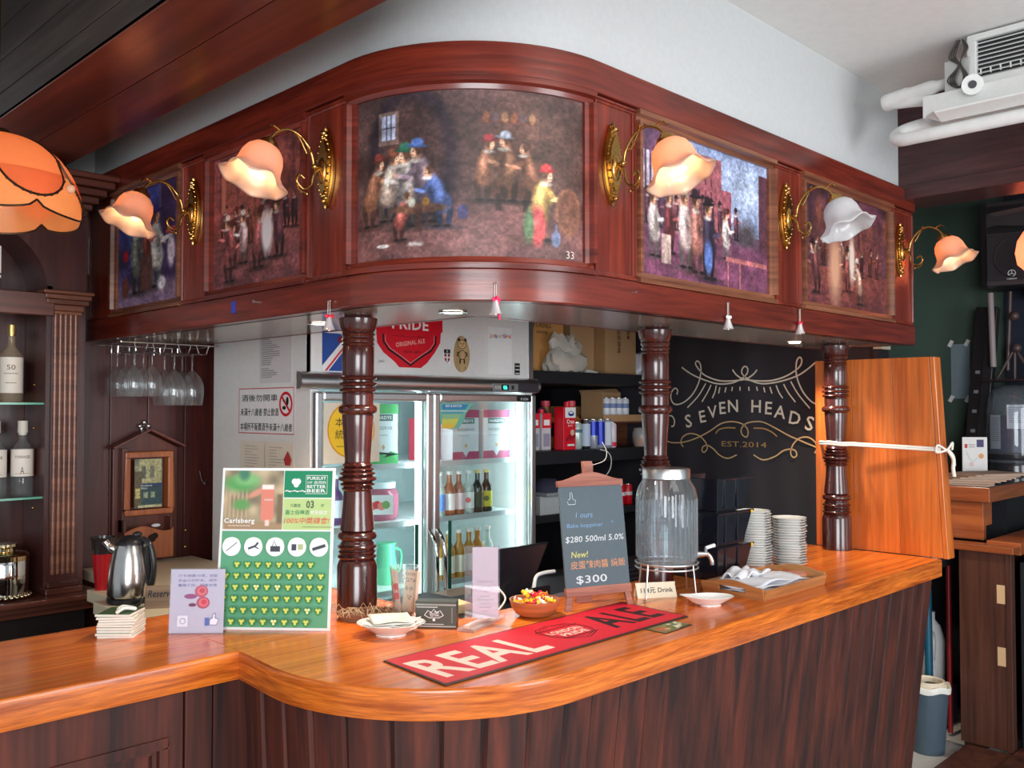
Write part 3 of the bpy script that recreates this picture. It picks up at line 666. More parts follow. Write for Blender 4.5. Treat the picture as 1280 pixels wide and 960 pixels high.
# added spot standing in for a strip light at the right part (its glow shows on the far end of the counter)
t = thing('downlight', 'added spot fitting in place of a strip light above the orange counter flap', 'downlight', (4.25, 1.98, 2.0), 0, 'recessed downlights in the canopy')
MB().lathe([(.030, -.001), (.044, -.001), (.046, -.004), (.040, -.006), (.031, -.004), (.030, -.001)], n=28).build('ring', CHROME, t, smooth=40)
l = bpy.data.lights.new('downlight_beam', 'SPOT'); l.energy = 30; l.color = (1, .86, .66); l.spot_size = 2.2; l.spot_blend = .6; l.shadow_soft_size = .03
lo = bpy.data.objects.new('downlight_beam', l); COL.objects.link(lo); lo.parent = t; lo.location = (0, 0, -.012)

# ------------------------------------------------------------------ little bells, nails, tags on the bottom rail
SILV = mat('silver_bell', (.86, .84, .84), .25, .5); BOW = mat('red_bow', srgb(225, 30, 60), .5); BOWP = mat('pink_ribbon', srgb(240, 40, 95), .5)
def bell(x, y, z0, drop, label, bow=BOW, ribbon=False):
    t = thing('hanging_bell', label, 'bell', (x, y, z0-drop), 0, 'small silver bells along the canopy')
    MB().lathe([(0, .014), (.004, .013), (.007, .006), (.011, -.010), (.017, -.026), (.020, -.030), (.0185, -.031), (.015, -.026), (.006, 0), (0, 0)], n=20).ball((0, 0, -.030), .005, 8).build('bell', SILV, t, smooth=50)
    MB().tube([(-.004, 0, .012), (-.003, 0, drop), (.003, 0, drop), (.004, 0, .012)], .0008, 5).build('string', IVORY, t)
    b = MB()
    if ribbon: b.tube(crv([(.002, -.004, .02), (.006, -.005, -.01), (.010, -.006, -.045)], 4), .004, 6)
    b.ball((-.009, -.003, .010), .007, 8, sc=(1.1, .6, .9)); b.ball((.009, -.003, .010), .007, 8, sc=(1.1, .6, .9)); b.ball((0, -.004, .010), .004, 6)
    b.build('bow', bow, t, smooth=60)
    MB().cyl((0, -.006, drop), (0, .006, drop), .0022, .0022, 8).build('nail', STEEL, t)
bell(1.545, 2.315, 2.02, .055, 'silver bell with red bow hanging left of the corner column')
bell(1.748, 1.812, 2.045, .055, 'silver bell with long pink ribbon hanging under the curved front', BOWP, True)
bell(2.755, 1.705, 2.065, .060, 'silver bell hanging right of the middle column', mat('white_bow', (.85, .85, .85), .5))
bell(3.263, 1.705, 2.080, .062, 'silver bell with red bow hanging by the unlit lamp')
p = cp(1.28, .017); tag(MB().box((p[0]-.003, 4.25-1.345-.012, 2.028), (p[0], 4.25-1.345+.012, 2.068)).build('blue_tag', mat('blue_tape', srgb(60, 80, 190), .5)), 'blue tape tag stuck on the canopy rail', 'tag')
for s_, z_, lb in ((1.50, 2.055, 'small steel bolt head on the canopy rail right of the blue tag'), (2.97, 2.055, 'thin nail sticking out of the canopy rail under the third lamp')):
    x, y, nx, ny = cp(s_, .016); tag(MB().cyl((x, y, z_), (x+nx*.014, y+ny*.014, z_), .006 if s_ < 2 else .0025, None, 10).build('bolt', STEEL), lb, 'bolt')

# ------------------------------------------------------------------ glass rack and hanging glasses
CLEAR = glass('clear_glass', (.97, .98, .98), .04, .03, .5)
rk = thing('glass_rack', 'chrome wire hanging glass rack under the canopy by the back wall', 'glass rack', (1.8, 4.05, 2.0))
f_ = MB()
for z in (1.985,): f_.tube([(1.58, 3.92, z), (2.02, 3.92, z), (2.02, 4.2, z), (1.58, 4.2, z), (1.58, 3.92, z)], .003, 6)
f_.build('frame', CHROME, rk, world=True)
for cx in (1.665, 1.745, 1.86, 1.945):
    c_ = MB()
    for sx in (-1, 1):
        x = cx+sx*.014; c_.tube([(cx+sx*.03, 3.92, 1.985), (x+sx*.004, 3.92, 1.948), (x, 3.90, 1.945), (x, 4.2, 1.945), (x, 4.2, 1.985)], .0022, 6)
    c_.build('glass_channel', CHROME, rk, world=True)
GP = [(0, 0), (.030, 0), (.031, -.002), (.006, -.006), (.0035, -.015), (.0033, -.055), (.004, -.062), (.016, -.070), (.032, -.088), (.042, -.112), (.0455, -.140), (.043, -.170), (.039, -.196)]
def wglass(s): 
    m = MB(); m.open = True; return m.lathe([(r*s, z*s) for r, z in GP], n=24)
g1 = None
spots = [(1.665, 4.17, 1), (1.665, 4.08, 1), (1.665, 3.99, 1), (1.745, 4.17, 1), (1.745, 4.08, 1), (1.745, 3.99, 1), (1.86, 4.12, 1.2), (1.86, 4.02, 1.2), (1.945, 4.12, 1.2), (1.945, 4.02, 1.2)]
for i, (x, y, s) in enumerate(spots):
    if i in (0, 6):
        g1 = wglass(s).build('wine_glass', CLEAR, smooth=50); o = g1
    else: o = g1.copy(); COL.objects.link(o)
    o.location = (x, y, 1.951)
    rowp = ['closest to the back wall', 'in the middle', 'nearest the camera'][i % 3] if i < 6 else ['behind', 'in front'][(i-6) % 2]
    ch = (['leftmost', 'second'][i//3] if i < 6 else ['third', 'rightmost'][(i-6)//2])
    tag(o, f'{"small" if i < 6 else "large"} wine glass hanging upside down in the {ch} rack channel, {rowp}', 'wine glass', 'wine glasses hanging in the rack')

# ------------------------------------------------------------------ back bar with arched niche, shelves, bottles
BB = thing('back_bar', 'dark wooden back bar with arched niche, fluted pilaster and moulded cornice', 'back bar', (.8, 4.2, 0))
BW = wood('back_bar_wood', (.050, .010, .009), (.105, .023, .016), 'z', .38, .25, 14)
BH = wood('back_bar_wood_level', (.07, .016, .010), (.16, .042, .022), 'x', .36, .3, 16)
# spandrel board with elliptical arch
def arch_board(x0, x1, z0, z1, cx, a, b, zs, y0, y1):
    m = MB(); n = 24; V = []; 
    for y in (y0, y1):
        for k in range(n+1):
            t = PI*k/n; V += [(cx-a*math.cos(t), y, zs+b*math.sin(t)), (cx-a*math.cos(t), y, z1)]
    N = 2*(n+1); F = []
    for k in range(n):
        F += [(2*k, 2*k+2, 2*k+3, 2*k+1), (N+2*k, N+2*k+1, N+2*k+3, N+2*k+2), (2*k, N+2*k, N+2*k+2, 2*k+2)]
    m.add(V, F); m.box((x0, y0, z0), (cx-a, y1, z1)); m.box((cx+a, y0, z0), (x1, y1, z1)); return m
arch_board(.19, 1.455, 2.16, 2.62, .80, .50, .32, 2.19, 3.97, 4.24).build('arch_board', BW, BB, world=True, smooth=40)
MB().box((.19, 3.93, 2.075), (1.315, 3.98, 2.165)).build('cross_rail', BH, BB, world=True, bevel=.003)
MB().box((.19, 4.225, .9), (1.455, 4.245, 2.62)).build('back_board', BW, BB, world=True)
[MB().box(p_, q_).build('side_board', BW, BB, world=True) for p_, q_ in (((1.298, 3.97, .953), (1.32, 4.22, 2.2)), ((.28, 3.97, .953), (.30, 4.22, 2.2)), ((1.42, 3.98, .953), (1.455, 4.22, 2.15)))]
for x0 in (1.315, .19):
    pl = MB().box((x0, 3.955, 1.0), (x0+.105, 3.99, 2.09)).build('pilaster', BW, BB, world=True)
    for k in range(5): MB().cyl((x0+.013+.0198*k, 3.955, 1.03), (x0+.013+.0198*k, 3.955, 2.085), .0085, None, 10).build('flute', MOULD, pl, world=True, smooth=60)
    cpm = MB()
    for a, z0, z1 in ((.010, 2.085, 2.10), (.016, 2.10, 2.125), (.030, 2.125, 2.145), (.038, 2.145, 2.165), (.046, 2.165, 2.18)): cpm.box((x0-a, 3.955-a, z0), (x0+.105+a, 4.0, z1))
    cpm.build('capital', MOULD, BB, world=True, bevel=.004)
    MB().box((x0-.02, 3.93, .952), (x0+.125, 4.0, .978)).box((x0-.01, 3.94, .978), (x0+.115, 4.0, 1.0)).build('pilaster_base', BH, BB, world=True, bevel=.004)
co = MB()
for a, z0, z1 in ((.0, 2.50, 2.53), (.015, 2.53, 2.555), (.035, 2.555, 2.585), (.06, 2.585, 2.615), (.085, 2.615, 2.645), (.10, 2.645, 2.67)): co.box((.1, 3.965-a, z0), (1.455+a*.95, 4.24, z1))
co.build('cornice', BH, BB, world=True, bevel=.006)
lg = MB(); lg.box((.1, 3.86, .925), (1.50, 4.24, .952)).box((.1, 3.875, .905), (1.49, 4.24, .925)).box((.1, 3.89, .885), (1.475, 4.24, .905))
lg.build('ledge', BH, BB, world=True, bevel=.005)
MB().box((.1, 3.95, 0), (1.455, 4.24, .885)).build('base_cabinet', mat('black_brown_wood', (.012, .006, .005), .5), BB, world=True)
GEDGE = mat('green_glass_edge', (.10, .42, .28), .15)
for z in (1.725, 1.345):
    s_ = MB().box((.30, 3.99, z-.008), (1.297, 4.22, z)).build('glass_shelf', glass('shelf_glass', (.85, .97, .92), .03, .08, .3), BB, world=True)
    MB().box((.30, 3.984, z-.008), (1.297, 3.990, z)).build('shelf_edge', GEDGE, s_, world=True)
for x, y, z in ((1.297, 4.1, 1.80), (1.297, 4.1, 1.62), (1.297, 4.1, 1.43), (1.297, 4.1, 1.29)): MB().ball((x, y, z), .005, 8).build('shelf_pin', BRASS, BB, world=True)

def bottle(name, label, loc, h, r, body, lab=None, cap=None, group=None, cat='bottle', neck=.3, caph=.06, liq=None, lab_h=(.15, .5), cork=False, lr=None, txt=None, face=None):
    t = thing(name, label, cat, loc, 0, group); nr = r*neck
    MB().lathe([(0, .002), (r*.9, 0), (r, h*.03), (r, h*.56), (r*.93, h*.62), (nr*1.25, h*.72), (nr, h*.77), (nr, h*(1-caph*.6)), (nr*1.15, h*(1-caph*.6)), (nr*1.15, h*.985), (0, h*.985)], n=20).build('bottle_glass', body, t, smooth=50)
    if liq: MB().lathe([(0, .004), (r*.93, .004), (r*.93, h*.45), (0, h*.45)], n=16).build('liquid', liq, t, smooth=50)
    if lab: 
        m = MB(); m.open = True; m.lathe([(r*1.012, h*lab_h[0]), (r*1.012, h*lab_h[1])], n=24); lo = m.build('label', lab, t, smooth=50)
        if txt:
            d = Vector((-loc[0], -loc[1], 0)).normalized(); xd = Vector((-d.y, d.x, 0))
            P = Print(t, Vector(loc)+d*r*1.02, xd, (0, 0, 1), 'label_text')
            for body_, v, hh, w_, mm in txt: P.text(body_, 0, v*h, hh, mm, w=w_*r)
            P.done()
    if cap: MB().lathe([(0, h), (nr*1.25, h), (nr*1.3, h*(1-caph)), (nr*1.05, h*(1-caph)), (nr, h*(1-caph*1.2)), (0, h*(1-caph*1.2))], n=16).build('cap', cap, t, smooth=40)
    return t
CLR2 = glass('bottle_glass_clear', (.90, .93, .93), .03, .06, .3); AMB = mat('amber_spirit', (.55, .22, .04), .1, trans=.6)
LBL = flat(238, 230, 215); LBL2 = flat(244, 236, 224); GOLD = mat('gold_foil', (.62, .42, .15), .3, .8)
BRK = flat(120, 80, 50); 
bottle('spirit_bottle', 'clear bottle of amber spirit with ornate cream label on the upper glass shelf', (1.205, 4.09, 1.726), .315, .044, glass('bottle_glass_warm', (.95, .85, .68), .03, .12, .3), LBL, GOLD, 'spirit bottles on the glass shelves', neck=.30, caph=.12, liq=None, lab_h=(.12, .58), txt=[('50', .45, .020, .7, BRK), ('~~~~~~~~', .37, .004, 1.1, BRK), ('~~~~~~', .25, .004, .9, BRK)])
b2 = bottle('spirit_bottle', 'clear spirit bottle with a rider label, second from the left on the lower glass shelf', (1.252, 4.09, 1.346), .305, .042, CLR2, LBL2, flat(225, 220, 205), 'spirit bottles on the glass shelves', neck=.36, caph=.16, lab_h=(.26, .62), txt=[('TORAGE', .52, .011, 1.3, BRK), ('A', .34, .03, .35, BRK), ('~~~~~', .30, .004, 1.2, flat(200, 150, 110))])
c = copy_tree(b2, (1.150, 4.09, 1.346), label='clear spirit bottle with a rider label, cut by the left picture edge')
# tin, sign and bucket
t = thing('ice_bucket', 'polished gold and silver ice bucket with lid on the back bar ledge', 'ice bucket', (1.165, 4.0, .953), 0)
GOLDM = mat('polished_gold_metal', (.78, .66, .42), .1, 1)
MB().lathe([(0, .012), (.084, .012), (.086, .02), (.086, .160), (.083, .165), (0, .165)], n=48).build('body', mat('polished_metal', (.80, .80, .78), .06, 1), t, smooth=40)
MB().lathe([(.087, .150), (.088, .168), (.075, .180), (.040, .186), (.036, .196), (.048, .205), (.046, .214), (0, .216)], n=40).build('lid', GOLDM, t, smooth=50)
bb = MB()
for k in range(28): a = 2*PI*k/28; bb.ball((.092*math.cos(a), .092*math.sin(a), .012), .0085, 8)
bb.build('beaded_foot', GOLDM, t, smooth=60)
t = thing('black_white_box', 'narrow black and white box standing on the arch rail', 'box', (1.10, 3.96, 2.166)); 
MB().box((-.02, -.02, 0), (.02, .02, .17)).build('box_body', flat(238, 236, 230), t, bevel=.001)
P = Print(t, (1.08, 3.94, 2.166), FX, FY, 'printed_bands'); P.rect(0, 0, .04, .045, BLK); P.disc(.022, .15, .011, BLK); P.text('ONE', .022, .125, .006, BLK)
for i in range(5):
    for j in range(2):
        if (i+j) % 2: P.rect(i*.008, .048+j*.008, (i+1)*.008, .056+j*.008, BLK)
P.done()

# ------------------------------------------------------------------ house-shaped wooden wall holder
t = thing('house_notice_holder', 'house-shaped wooden wall board with framed street photo and letter pocket', 'wall holder', (1.815, 4.232, 1.0))
HB = wood('holder_wood', (.09, .018, .010), (.16, .034, .018), 'z', .4, .2, 14); HO = wood('holder_orange_wood', (.38, .10, .03), (.52, .16, .05), 'z', .4, .2, 14)
m = MB(); RXw = Matrix(((1, 0, 0, 0), (0, 0, 1, 4.205), (0, 1, 0, 0), (0, 0, 0, 1)))
m.prism([(1.665, .98), (1.965, .98), (1.965, 1.52), (1.815, 1.595), (1.665, 1.52)], 0, .025, M=RXw); m.build('back_board', HB, t, world=True, bevel=.002)
for sg in (-1, 1):
    a = math.radians(26)*sg; c_ = MB(); L_ = .19
    Mx = Matrix.Translation((1.815, 4.15, 1.612)) @ Matrix.Rotation(a if sg > 0 else a, 4, 'Y')
    c_.box((0, 0, -.012), (sg*L_, .08, 0), M=Mx); c_.build('roof_board', HB, t, world=True, bevel=.002)
MB().box((1.69, 4.165, 1.145), (1.715, 4.205, 1.52)).build('side_board', HB, t, world=True)
fz0, fz1, fx0, fx1 = 1.215, 1.505, 1.700, 1.925
fm = MB()
for a, b in (((fx0, fz0), (fx1, fz0+.026)), ((fx0, fz1-.026), (fx1, fz1)), ((fx0, fz0+.026), (fx0+.026, fz1-.026)), ((fx1-.026, fz0+.026), (fx1, fz1-.026))): fm.box((a[0], 4.155, a[1]), (b[0], 4.206, b[1]))
fm.build('frame', HO, t, world=True, bevel=.006)
cv = Canvas(70, 100, .62, (120, 125, 100), 3); cv.noise(6, .2); cv.rect(.1, .5, .6, 1, (170, 165, 120)); cv.rect(.15, .6, .25, .85, (90, 95, 80)); cv.rect(.34, .6, .44, .85, (110, 110, 90)); cv.rect(.12, .06, .62, .5, (40, 70, 75)); cv.rect(0, 0, .16, .75, (90, 80, 55)); cv.rect(.02, .2, .12, .4, (190, 180, 110)); cv.rect(.2, .2, .3, .32, (150, 165, 130)); cv.rect(.36, .2, .46, .32, (140, 155, 120)); cv.rect(.08, 0, .62, .05, (200, 195, 150)); cv.rect(.14, .42, .62, .5, (30, 60, 95)); cv.noise(30, .2)
ph = thing('x', '', ''); bpy.data.objects.remove(ph)
po = cv.grid(lambda u, v: (1.748+.128*u, 4.170, 1.248+.222*v), 'photo', t, vcol_mat('printed_photo', .4, .2))
P = Print(t, (1.748, 4.1695, 1.248), FX, FY, 'photo_lettering'); P.text('Penderel\nPlace', .055, .095, .020, flat(225, 225, 205), w=.05); P.done()
m = MB(); pts = [(1.690+.225*k/20, 1.155+.014*math.sin(2*PI*k/20-.6)*(1 if k < 20 else 0)) for k in range(21)]
m.prism([(1.690, 1.02), (1.915, 1.02)]+list(reversed(pts)), 0, .012, M=Matrix(((1, 0, 0, 0), (0, 0, 1, 4.13), (0, 1, 0, 0), (0, 0, 0, 1)))); m.build('pocket_front', HO, t, world=True, bevel=.001)
[MB().box((x_, 4.142, 1.02), (x_+.01, 4.205, 1.20)).build('pocket_side', HB, t, world=True, bevel=.002) for x_ in (1.690, 1.905)]
hh = MB(); hh.lathe([(0, 0), (.018, 0), (.018, .003), (0, .003)], M=Matrix.Translation((1.812, 4.128, 1.112)) @ Matrix.Rotation(PI/2, 4, 'X'), n=24); hh.lathe([(0, 0), (.014, 0), (.014, .003), (0, .003)], M=Matrix.Translation((1.826, 4.1275, 1.122)) @ Matrix.Rotation(PI/2, 4, 'X'), n=24); hh.build('heart_hole', mat('dark_hole', (.015, .005, .004), .9), t, world=True)
tag(MB().ball((1.845, 4.16, 1.165), .012, 10, sc=(1.8, .8, .7)).build('crumpled_paper', PAPER), 'white crumpled paper in the letter pocket', 'paper')
t = thing('steel_ornament', 'small steel clover ornament above the house-shaped board', 'ornament', (1.812, 4.225, 1.62)); mm = MB(); [mm.ball((x, 0, z), .011, 12) for x, z in ((-.02, .0), (.0, .018), (.022, .0), (-.012, -.012), (.014, -.012))]; mm.build('balls', CHROME, t, smooth=60)
t = tag(MB().tube(crv([(2.085, 4.22, 1.40), (2.085, 4.20, 1.36), (2.09, 4.18, 1.34), (2.10, 4.19, 1.355)], 5), .003, 8).build('coat_hook', STEEL, smooth=60), 'thin metal hook on the boarded wall beside the fridge', 'hook')

# ------------------------------------------------------------------ cream side worktop, kettle, cup, reserved sign
tag(MB().box((1.30, 3.05, .955), (2.04, 3.45, 1.0)).box((1.37, 3.45, .955), (2.04, 3.70, 1.0)).box((1.53, 3.70, .955), (2.04, 4.20, 1.0)).box((1.32, 3.07, .0), (2.03, 3.45, .955)).box((1.42, 3.45, .0), (2.03, 3.70, .955)).build('side_worktop', mat('cream_worktop', srgb(226, 210, 180), .4), bevel=.003), 'cream topped side worktop behind the left counter by the fridge', 'worktop')
k0 = at_z(150, 757, 1.0)
kt = thing('electric_kettle', 'brushed steel electric kettle with black lid and handle on the cream worktop', 'kettle', (1.395, 3.36, 1.0), 0)
MB().lathe([(0, .0), (.075, 0), (.078, .006), (.078, .018), (.070, .024), (0, .024)], n=36).build('power_base', BLACKM, kt, smooth=40)
MB().lathe([(0, .024), (.074, .024), (.077, .032), (.075, .08), (.068, .14), (.057, .195), (.050, .212), (0, .212)], n=40).build('body', mat('kettle_steel', (.60, .58, .55), .2, 1), kt, smooth=40)
MB().lathe([(.052, .206), (.051, .216), (.040, .230), (.015, .240), (0, .242)], n=32).ball((.026, .0, .240), .013, 12, sc=(1.5, 1, .9)).build('lid', BLACKM, kt, smooth=60)
hd_ = MB(); hp = crv([(.030, -.032, .228), (.048, -.058, .205), (.056, -.070, .15), (.056, -.068, .09), (.050, -.056, .05), (.044, -.048, .04)], 6)
hd_.tube(hp, .011, 10); hd_.box((.030, -.062, .035), (.062, -.030, .20)); hd_.build('handle', BLACKM, kt, smooth=50)
MB().tube(crv([(-.045, .02, .19), (-.066, .03, .205), (-.078, .035, .222)], 4), [.02]*4+[.014]*5, 10).build('spout', mat('kettle_steel', (.6, .58, .55), .2, 1), kt, smooth=60)
tag(MB().tube(crv([(1.40, 3.285, 1.006), (1.36, 3.24, 1.006), (1.345, 3.20, 1.01), (1.355, 3.17, 1.03), (1.375, 3.20, 1.07), (1.40, 3.24, 1.11)], 8), .004, 8).build('power_cord', BLACKM, smooth=60), 'black power cord looping in front of the kettle', 'cord')
t = thing('red_cup', 'red tumbler with dark clear rim left of the kettle', 'cup', (1.415, 3.66, 1.0)); MB().lathe([(0, 0), (.028, 0), (.040, .14), (0, .14)], n=24).build('body', mat('red_cup_plastic', srgb(170, 10, 22), .3), t, smooth=50); MB().lathe([(.040, .141), (.044, .19), (.050, .20), (.046, .203), (.038, .16)], n=24).build('rim', mat('dark_cup_rim', (.03, .02, .02), .15), t, smooth=50)
rs = thing('reserved_sign', 'brown tent sign reading Reserved on the cream worktop', 'sign', (1.445, 3.19, 1.0), math.radians(-34))
m = MB(); m.hexa([(-.06, -.03, 0), (.06, -.03, 0), (.06, .03, 0), (-.06, .03, 0), (-.06, -.004, .075), (.06, -.004, .075), (.06, .004, .075), (-.06, .004, .075)]); m.build('sign_body', wood('reserved_wood', (.20, .13, .08), (.32, .22, .14), 'x', .6, 0), rs, bevel=.002)
a = math.radians(-34); P = Print(rs, rootM(rs) @ Vector((0, -.0178, .0375)), (math.cos(a), math.sin(a), 0), Vector((0.33*-math.sin(a), .33*math.cos(a), .95)), 'lettering'); P.text('Reserved', 0, .012, .024, BLK, w=.10, bold=.015, shear=.2); P.done()

# ------------------------------------------------------------------ stack of coasters
CW = flat(232, 228, 214); CG = flat(60, 88, 52)
for k in range(9):
    t = thing('coaster', f'square cream coaster, {["bottom","second","third","fourth","fifth","sixth","seventh","eighth","top green printed"][k]} in the stack on the left counter', 'coaster', (1.075+random.uniform(-.004, .004), 2.645+random.uniform(-.004, .004), ZC+.0075*k), math.radians(-42+random.uniform(-5, 5)), 'coasters stacked on the left counter')
    MB().box((-.05, -.05, 0), (.05, .05, .0066)).build('board', CW, t, bevel=.0015)
    if k == 8:
        MB().box((-.047, -.047, .0066), (.047, .047, .0070)).build('green_print', CG, t)
tag(MB().tube(crv([(1.045, 2.60, ZC+.073), (1.075, 2.62, ZC+.078), (1.10, 2.61, ZC+.074), (1.08, 2.64, ZC+.079), (1.06, 2.63, ZC+.074)], 5), .005, 6).build('twine', TISSUE), 'small heap of cream twine on the coaster stack', 'twine')

# ------------------------------------------------------------------ small white acrylic sign
def panel_frame(p0, p1):
    a = Vector(p0); b = Vector(p1); x = (b-a); L = x.length; x.normalize(); return a, x, L
a, xd, L = panel_frame((1.174, 2.557, ZC), (1.286, 2.452, ZC))
t = thing('flower_sign', 'white acrylic tent sign with pink roses and a thumbs-up drawing', 'sign', (a+xd*L/2), math.atan2(xd.y, xd.x))
H = .180; m = MB(); m.box((-L/2, -.002, 0), (L/2, .002, H), M=Matrix.Rotation(math.radians(-6), 4, 'X')); m.build('sheet', mat('lavender_white_sheet', srgb(226, 222, 236), .25), t, bevel=.001)
m = MB(); m.box((-L/2-.002, -.0035, 0), (L/2+.002, -.0022, H+.004), M=Matrix.Rotation(math.radians(-6), 4, 'X')); m.box((-L/2-.002, -.0035, 0), (L/2+.002, .03, .002)); m.build('acrylic_stand', glass('acrylic', (.96, .96, .98), .02, .02, .25), t)
nrm = Vector((xd.y, -xd.x, 0)); up = (Vector((0, 0, 1))*math.cos(.105)-nrm*math.sin(.105))
P = Print(t, a+nrm*.0022, xd, up, 'printed_text'); pu = flat(95, 95, 160); C_ = L/2
for k, tx in enumerate(('打卡/按讚/分享，並留', '言@三位好友，送炸', '薯條乙份，現場兌換')): P.text(tx, C_, .162-k*.0135, .0085, pu, w=L*.72)
for (u, v, r, cols) in ((C_+.012, .118, .019, ((200, 90, 110), (235, 120, 130), (210, 70, 90))), (C_+.018, .086, .019, ((190, 80, 100), (235, 110, 125), (205, 65, 85)))):
    for q, (rr, cc) in enumerate(zip((1, .72, .42), cols)): P.disc(u+.001*q, v+.001*q, r*rr, flat(*cc), r*rr*.9, 14)
P.disc(C_-.018, .104, .018, flat(150, 80, 130), .007); P.disc(C_-.012, .080, .011, flat(120, 60, 90), .005)
P.rect(.022, .018, .055, .052, flat(190, 195, 215)); P.rect(.024, .020, .053, .050, flat(226, 222, 236)); P.ring(.039, .035, .006, .009, flat(170, 175, 200))
P.rect(L-.052, .022, L-.040, .044, flat(90, 110, 180)); P.poly([(L-.039, .023), (L-.018, .023), (L-.012, .04), (L-.022, .044), (L-.022, .058), (L-.030, .056), (L-.031, .045), (L-.039, .040)], flat(120, 130, 170)); P.poly([(L-.037, .025), (L-.019, .025), (L-.014, .039), (L-.024, .042), (L-.024, .055), (L-.028, .054), (L-.029, .043), (L-.037, .038)], flat(236, 234, 244)); P.done()

# ------------------------------------------------------------------ green poster stand
a, xd, L = panel_frame((1.289, 2.509, ZC), (1.515, 2.257, ZC)); nrm = Vector((xd.y, -xd.x, 0)); th = math.radians(7); H = .468
t = thing('green_poster_board', 'large green and white promotion poster board leaning on the counter by the column', 'poster', (a+xd*L/2), math.atan2(xd.y, xd.x))
Rm = Matrix.Rotation(-th, 4, 'X')
m = MB(); m.box((-L/2, 0, 0), (L/2, .006, H), M=Rm); m.build('board', flat(240, 242, 240, .3), t, bevel=.001)
MB().hexa([(-.05, .135, 0), (.05, .135, 0), (.05, .139, 0), (-.05, .139, 0), (-.05, .046, .30), (.05, .046, .30), (.05, .050, .30), (-.05, .050, .30)]).build('easel_strut', CARD, t)
up = Vector((0, 0, 1))*math.cos(th)-nrm*math.sin(th); org = a
P = Print(t, org+nrm*.0003, xd, up, 'printed_artwork'); e = .008; G1 = flat(46, 140, 92); vt = H-e
P.rect(e, e, L-e, .283, flat(92, 166, 126)); P.rect(L*.555, H*.815, L-e, vt, flat(0, 135, 90)); P.rect(L*.555, H*.615, L-e, H*.808, flat(190, 215, 140))
q = [(.795, .895), (.765, .925), (.825, .925)]
P.disc(L*.66, H*.895, .008, WHI); P.disc(L*.645, H*.915, .009, WHI); P.disc(L*.675, H*.915, .009, WHI); P.text('~~~', L*.66, H*.855, .006, WHI)
P.rect(L*.745, H*.838, L*.935, H*.955, WHI); P.rect(L*.748, H*.841, L*.932, H*.952, flat(0, 135, 90))
for k, tx in enumerate(('PURSUIT', 'OF 自然的', 'BETTER', 'BEER')): P.text(tx, L*.757, H*(.936-.026*k), .0095, WHI, w=L*.165, bold=.04, al='l')
P.text('凡購買', L*.66, H*.765, .010, flat(60, 120, 80)); P.text('03', L*.79, H*.772, .022, flat(70, 90, 70), bold=.03, asp=.8); P.text('杯', L*.90, H*.765, .010, flat(60, 120, 80))
P.text('嘉士伯啤酒', L*.68, H*.723, .014, G1, w=L*.21, bold=.02); P.text('就有機會', L*.87, H*.723, .012, WHI, w=L*.15, bold=.03)
P.text('100%中獎機會!', L*.765, H*.672, .019, flat(225, 95, 80), w=L*.40, bold=.035, shear=.2); P.text('~~~~~~~~~~~~', L*.86, H*.632, .002, BLK)
for k in range(5):
    u = L*(.115+.192*k); P.disc(u, .253, .024, flat(170, 210, 130), .012); P.disc(u, .238, .0275, flat(244, 246, 250)); dk = flat(60, 66, 78)
    if k == 0: P.line([(u-.015, .225), (u+.016, .250)], .002, dk)
    if k == 1: P.line([(u-.015, .232), (u+.006, .240), (u+.014, .250)], .006, dk); P.line([(u+.0, .240), (u+.016, .232)], .003, dk)
    if k == 2: P.rect(u-.014, .224, u+.015, .240, dk); P.line([(u-.008, .238), (u-.004, .256), (u+.004, .240)], .002, dk)
    if k == 3: P.rect(u-.016, .228, u-.002, .246, dk); P.rect(u+.003, .230, u+.018, .246, flat(180, 195, 140))
    if k == 4: P.line([(u-.019, .231), (u+.019, .243)], .009, flat(50, 70, 72))
def clover(u, v, r, c1, c2, c3):
    P.poly([(u-r, v+r*.8), (u+r, v+r*.8), (u+r, v-.1*r), (u+r*.55, v-r*.75), (u, v-r*1.1), (u-r*.55, v-r*.75), (u-r, v-.1*r)], c1)
    for du, dv, c_ in ((-.38, .35, c2), (.38, .35, c2), (0, -.35, c2), (0, .1, c3)): P.disc(u+du*r, v+dv*r, r*.36, c_, n=8)
for row, (n, v) in enumerate(((8, .184), (10, .152), (10, .120), (10, .088), (10, .056), (8, .024))):
    for k in range(n):
        u = L*.085+(k+(.95 if n == 8 else 0))*L*.0925+.0*row; pale = (row*7+k*5) % 13 == 3 or (row == 2 and k in (3, 5))
        clover(u, v+.002, .0112, flat(44, 128, 58), flat(215, 240, 190) if pale else flat(190, 215, 90), flat(235, 215, 110))
P.done()
cv = Canvas(110, 120, 1.0, (165, 150, 120), 8); cv.noise(5, .25)
for k in range(6): cv.rect(.02+.07*k, .2, .05+.07*k, .75, (205, 175, 140), .02, .8)
cv.ell(.28, .78, .28, .14, (90, 165, 90), .4); cv.ell(.38, .85, .2, .1, (130, 190, 120), .4); cv.ell(.3, .42, .14, .09, (100, 160, 90), .4); cv.ell(.33, .95, .09, .12, (70, 130, 100), .4)
cv.ell(.55, .62, .16, .05, (215, 150, 125), .3, .5); cv.rect(.02, 0, 1, .12, (170, 140, 105), .03)
cv.rect(.63, .22, .85, .74, (225, 135, 115), .02); cv.ell(.74, .24, .11, .12, (225, 135, 115), .1); cv.rect(.64, .68, .84, .76, (245, 235, 225), .02); cv.rect(.71, .06, .78, .16, (235, 215, 205), .02); cv.rect(.9, .1, 1, .6, (120, 105, 75), .05)
w0, h0, w1, h1 = e, H*.615, L*.548, vt
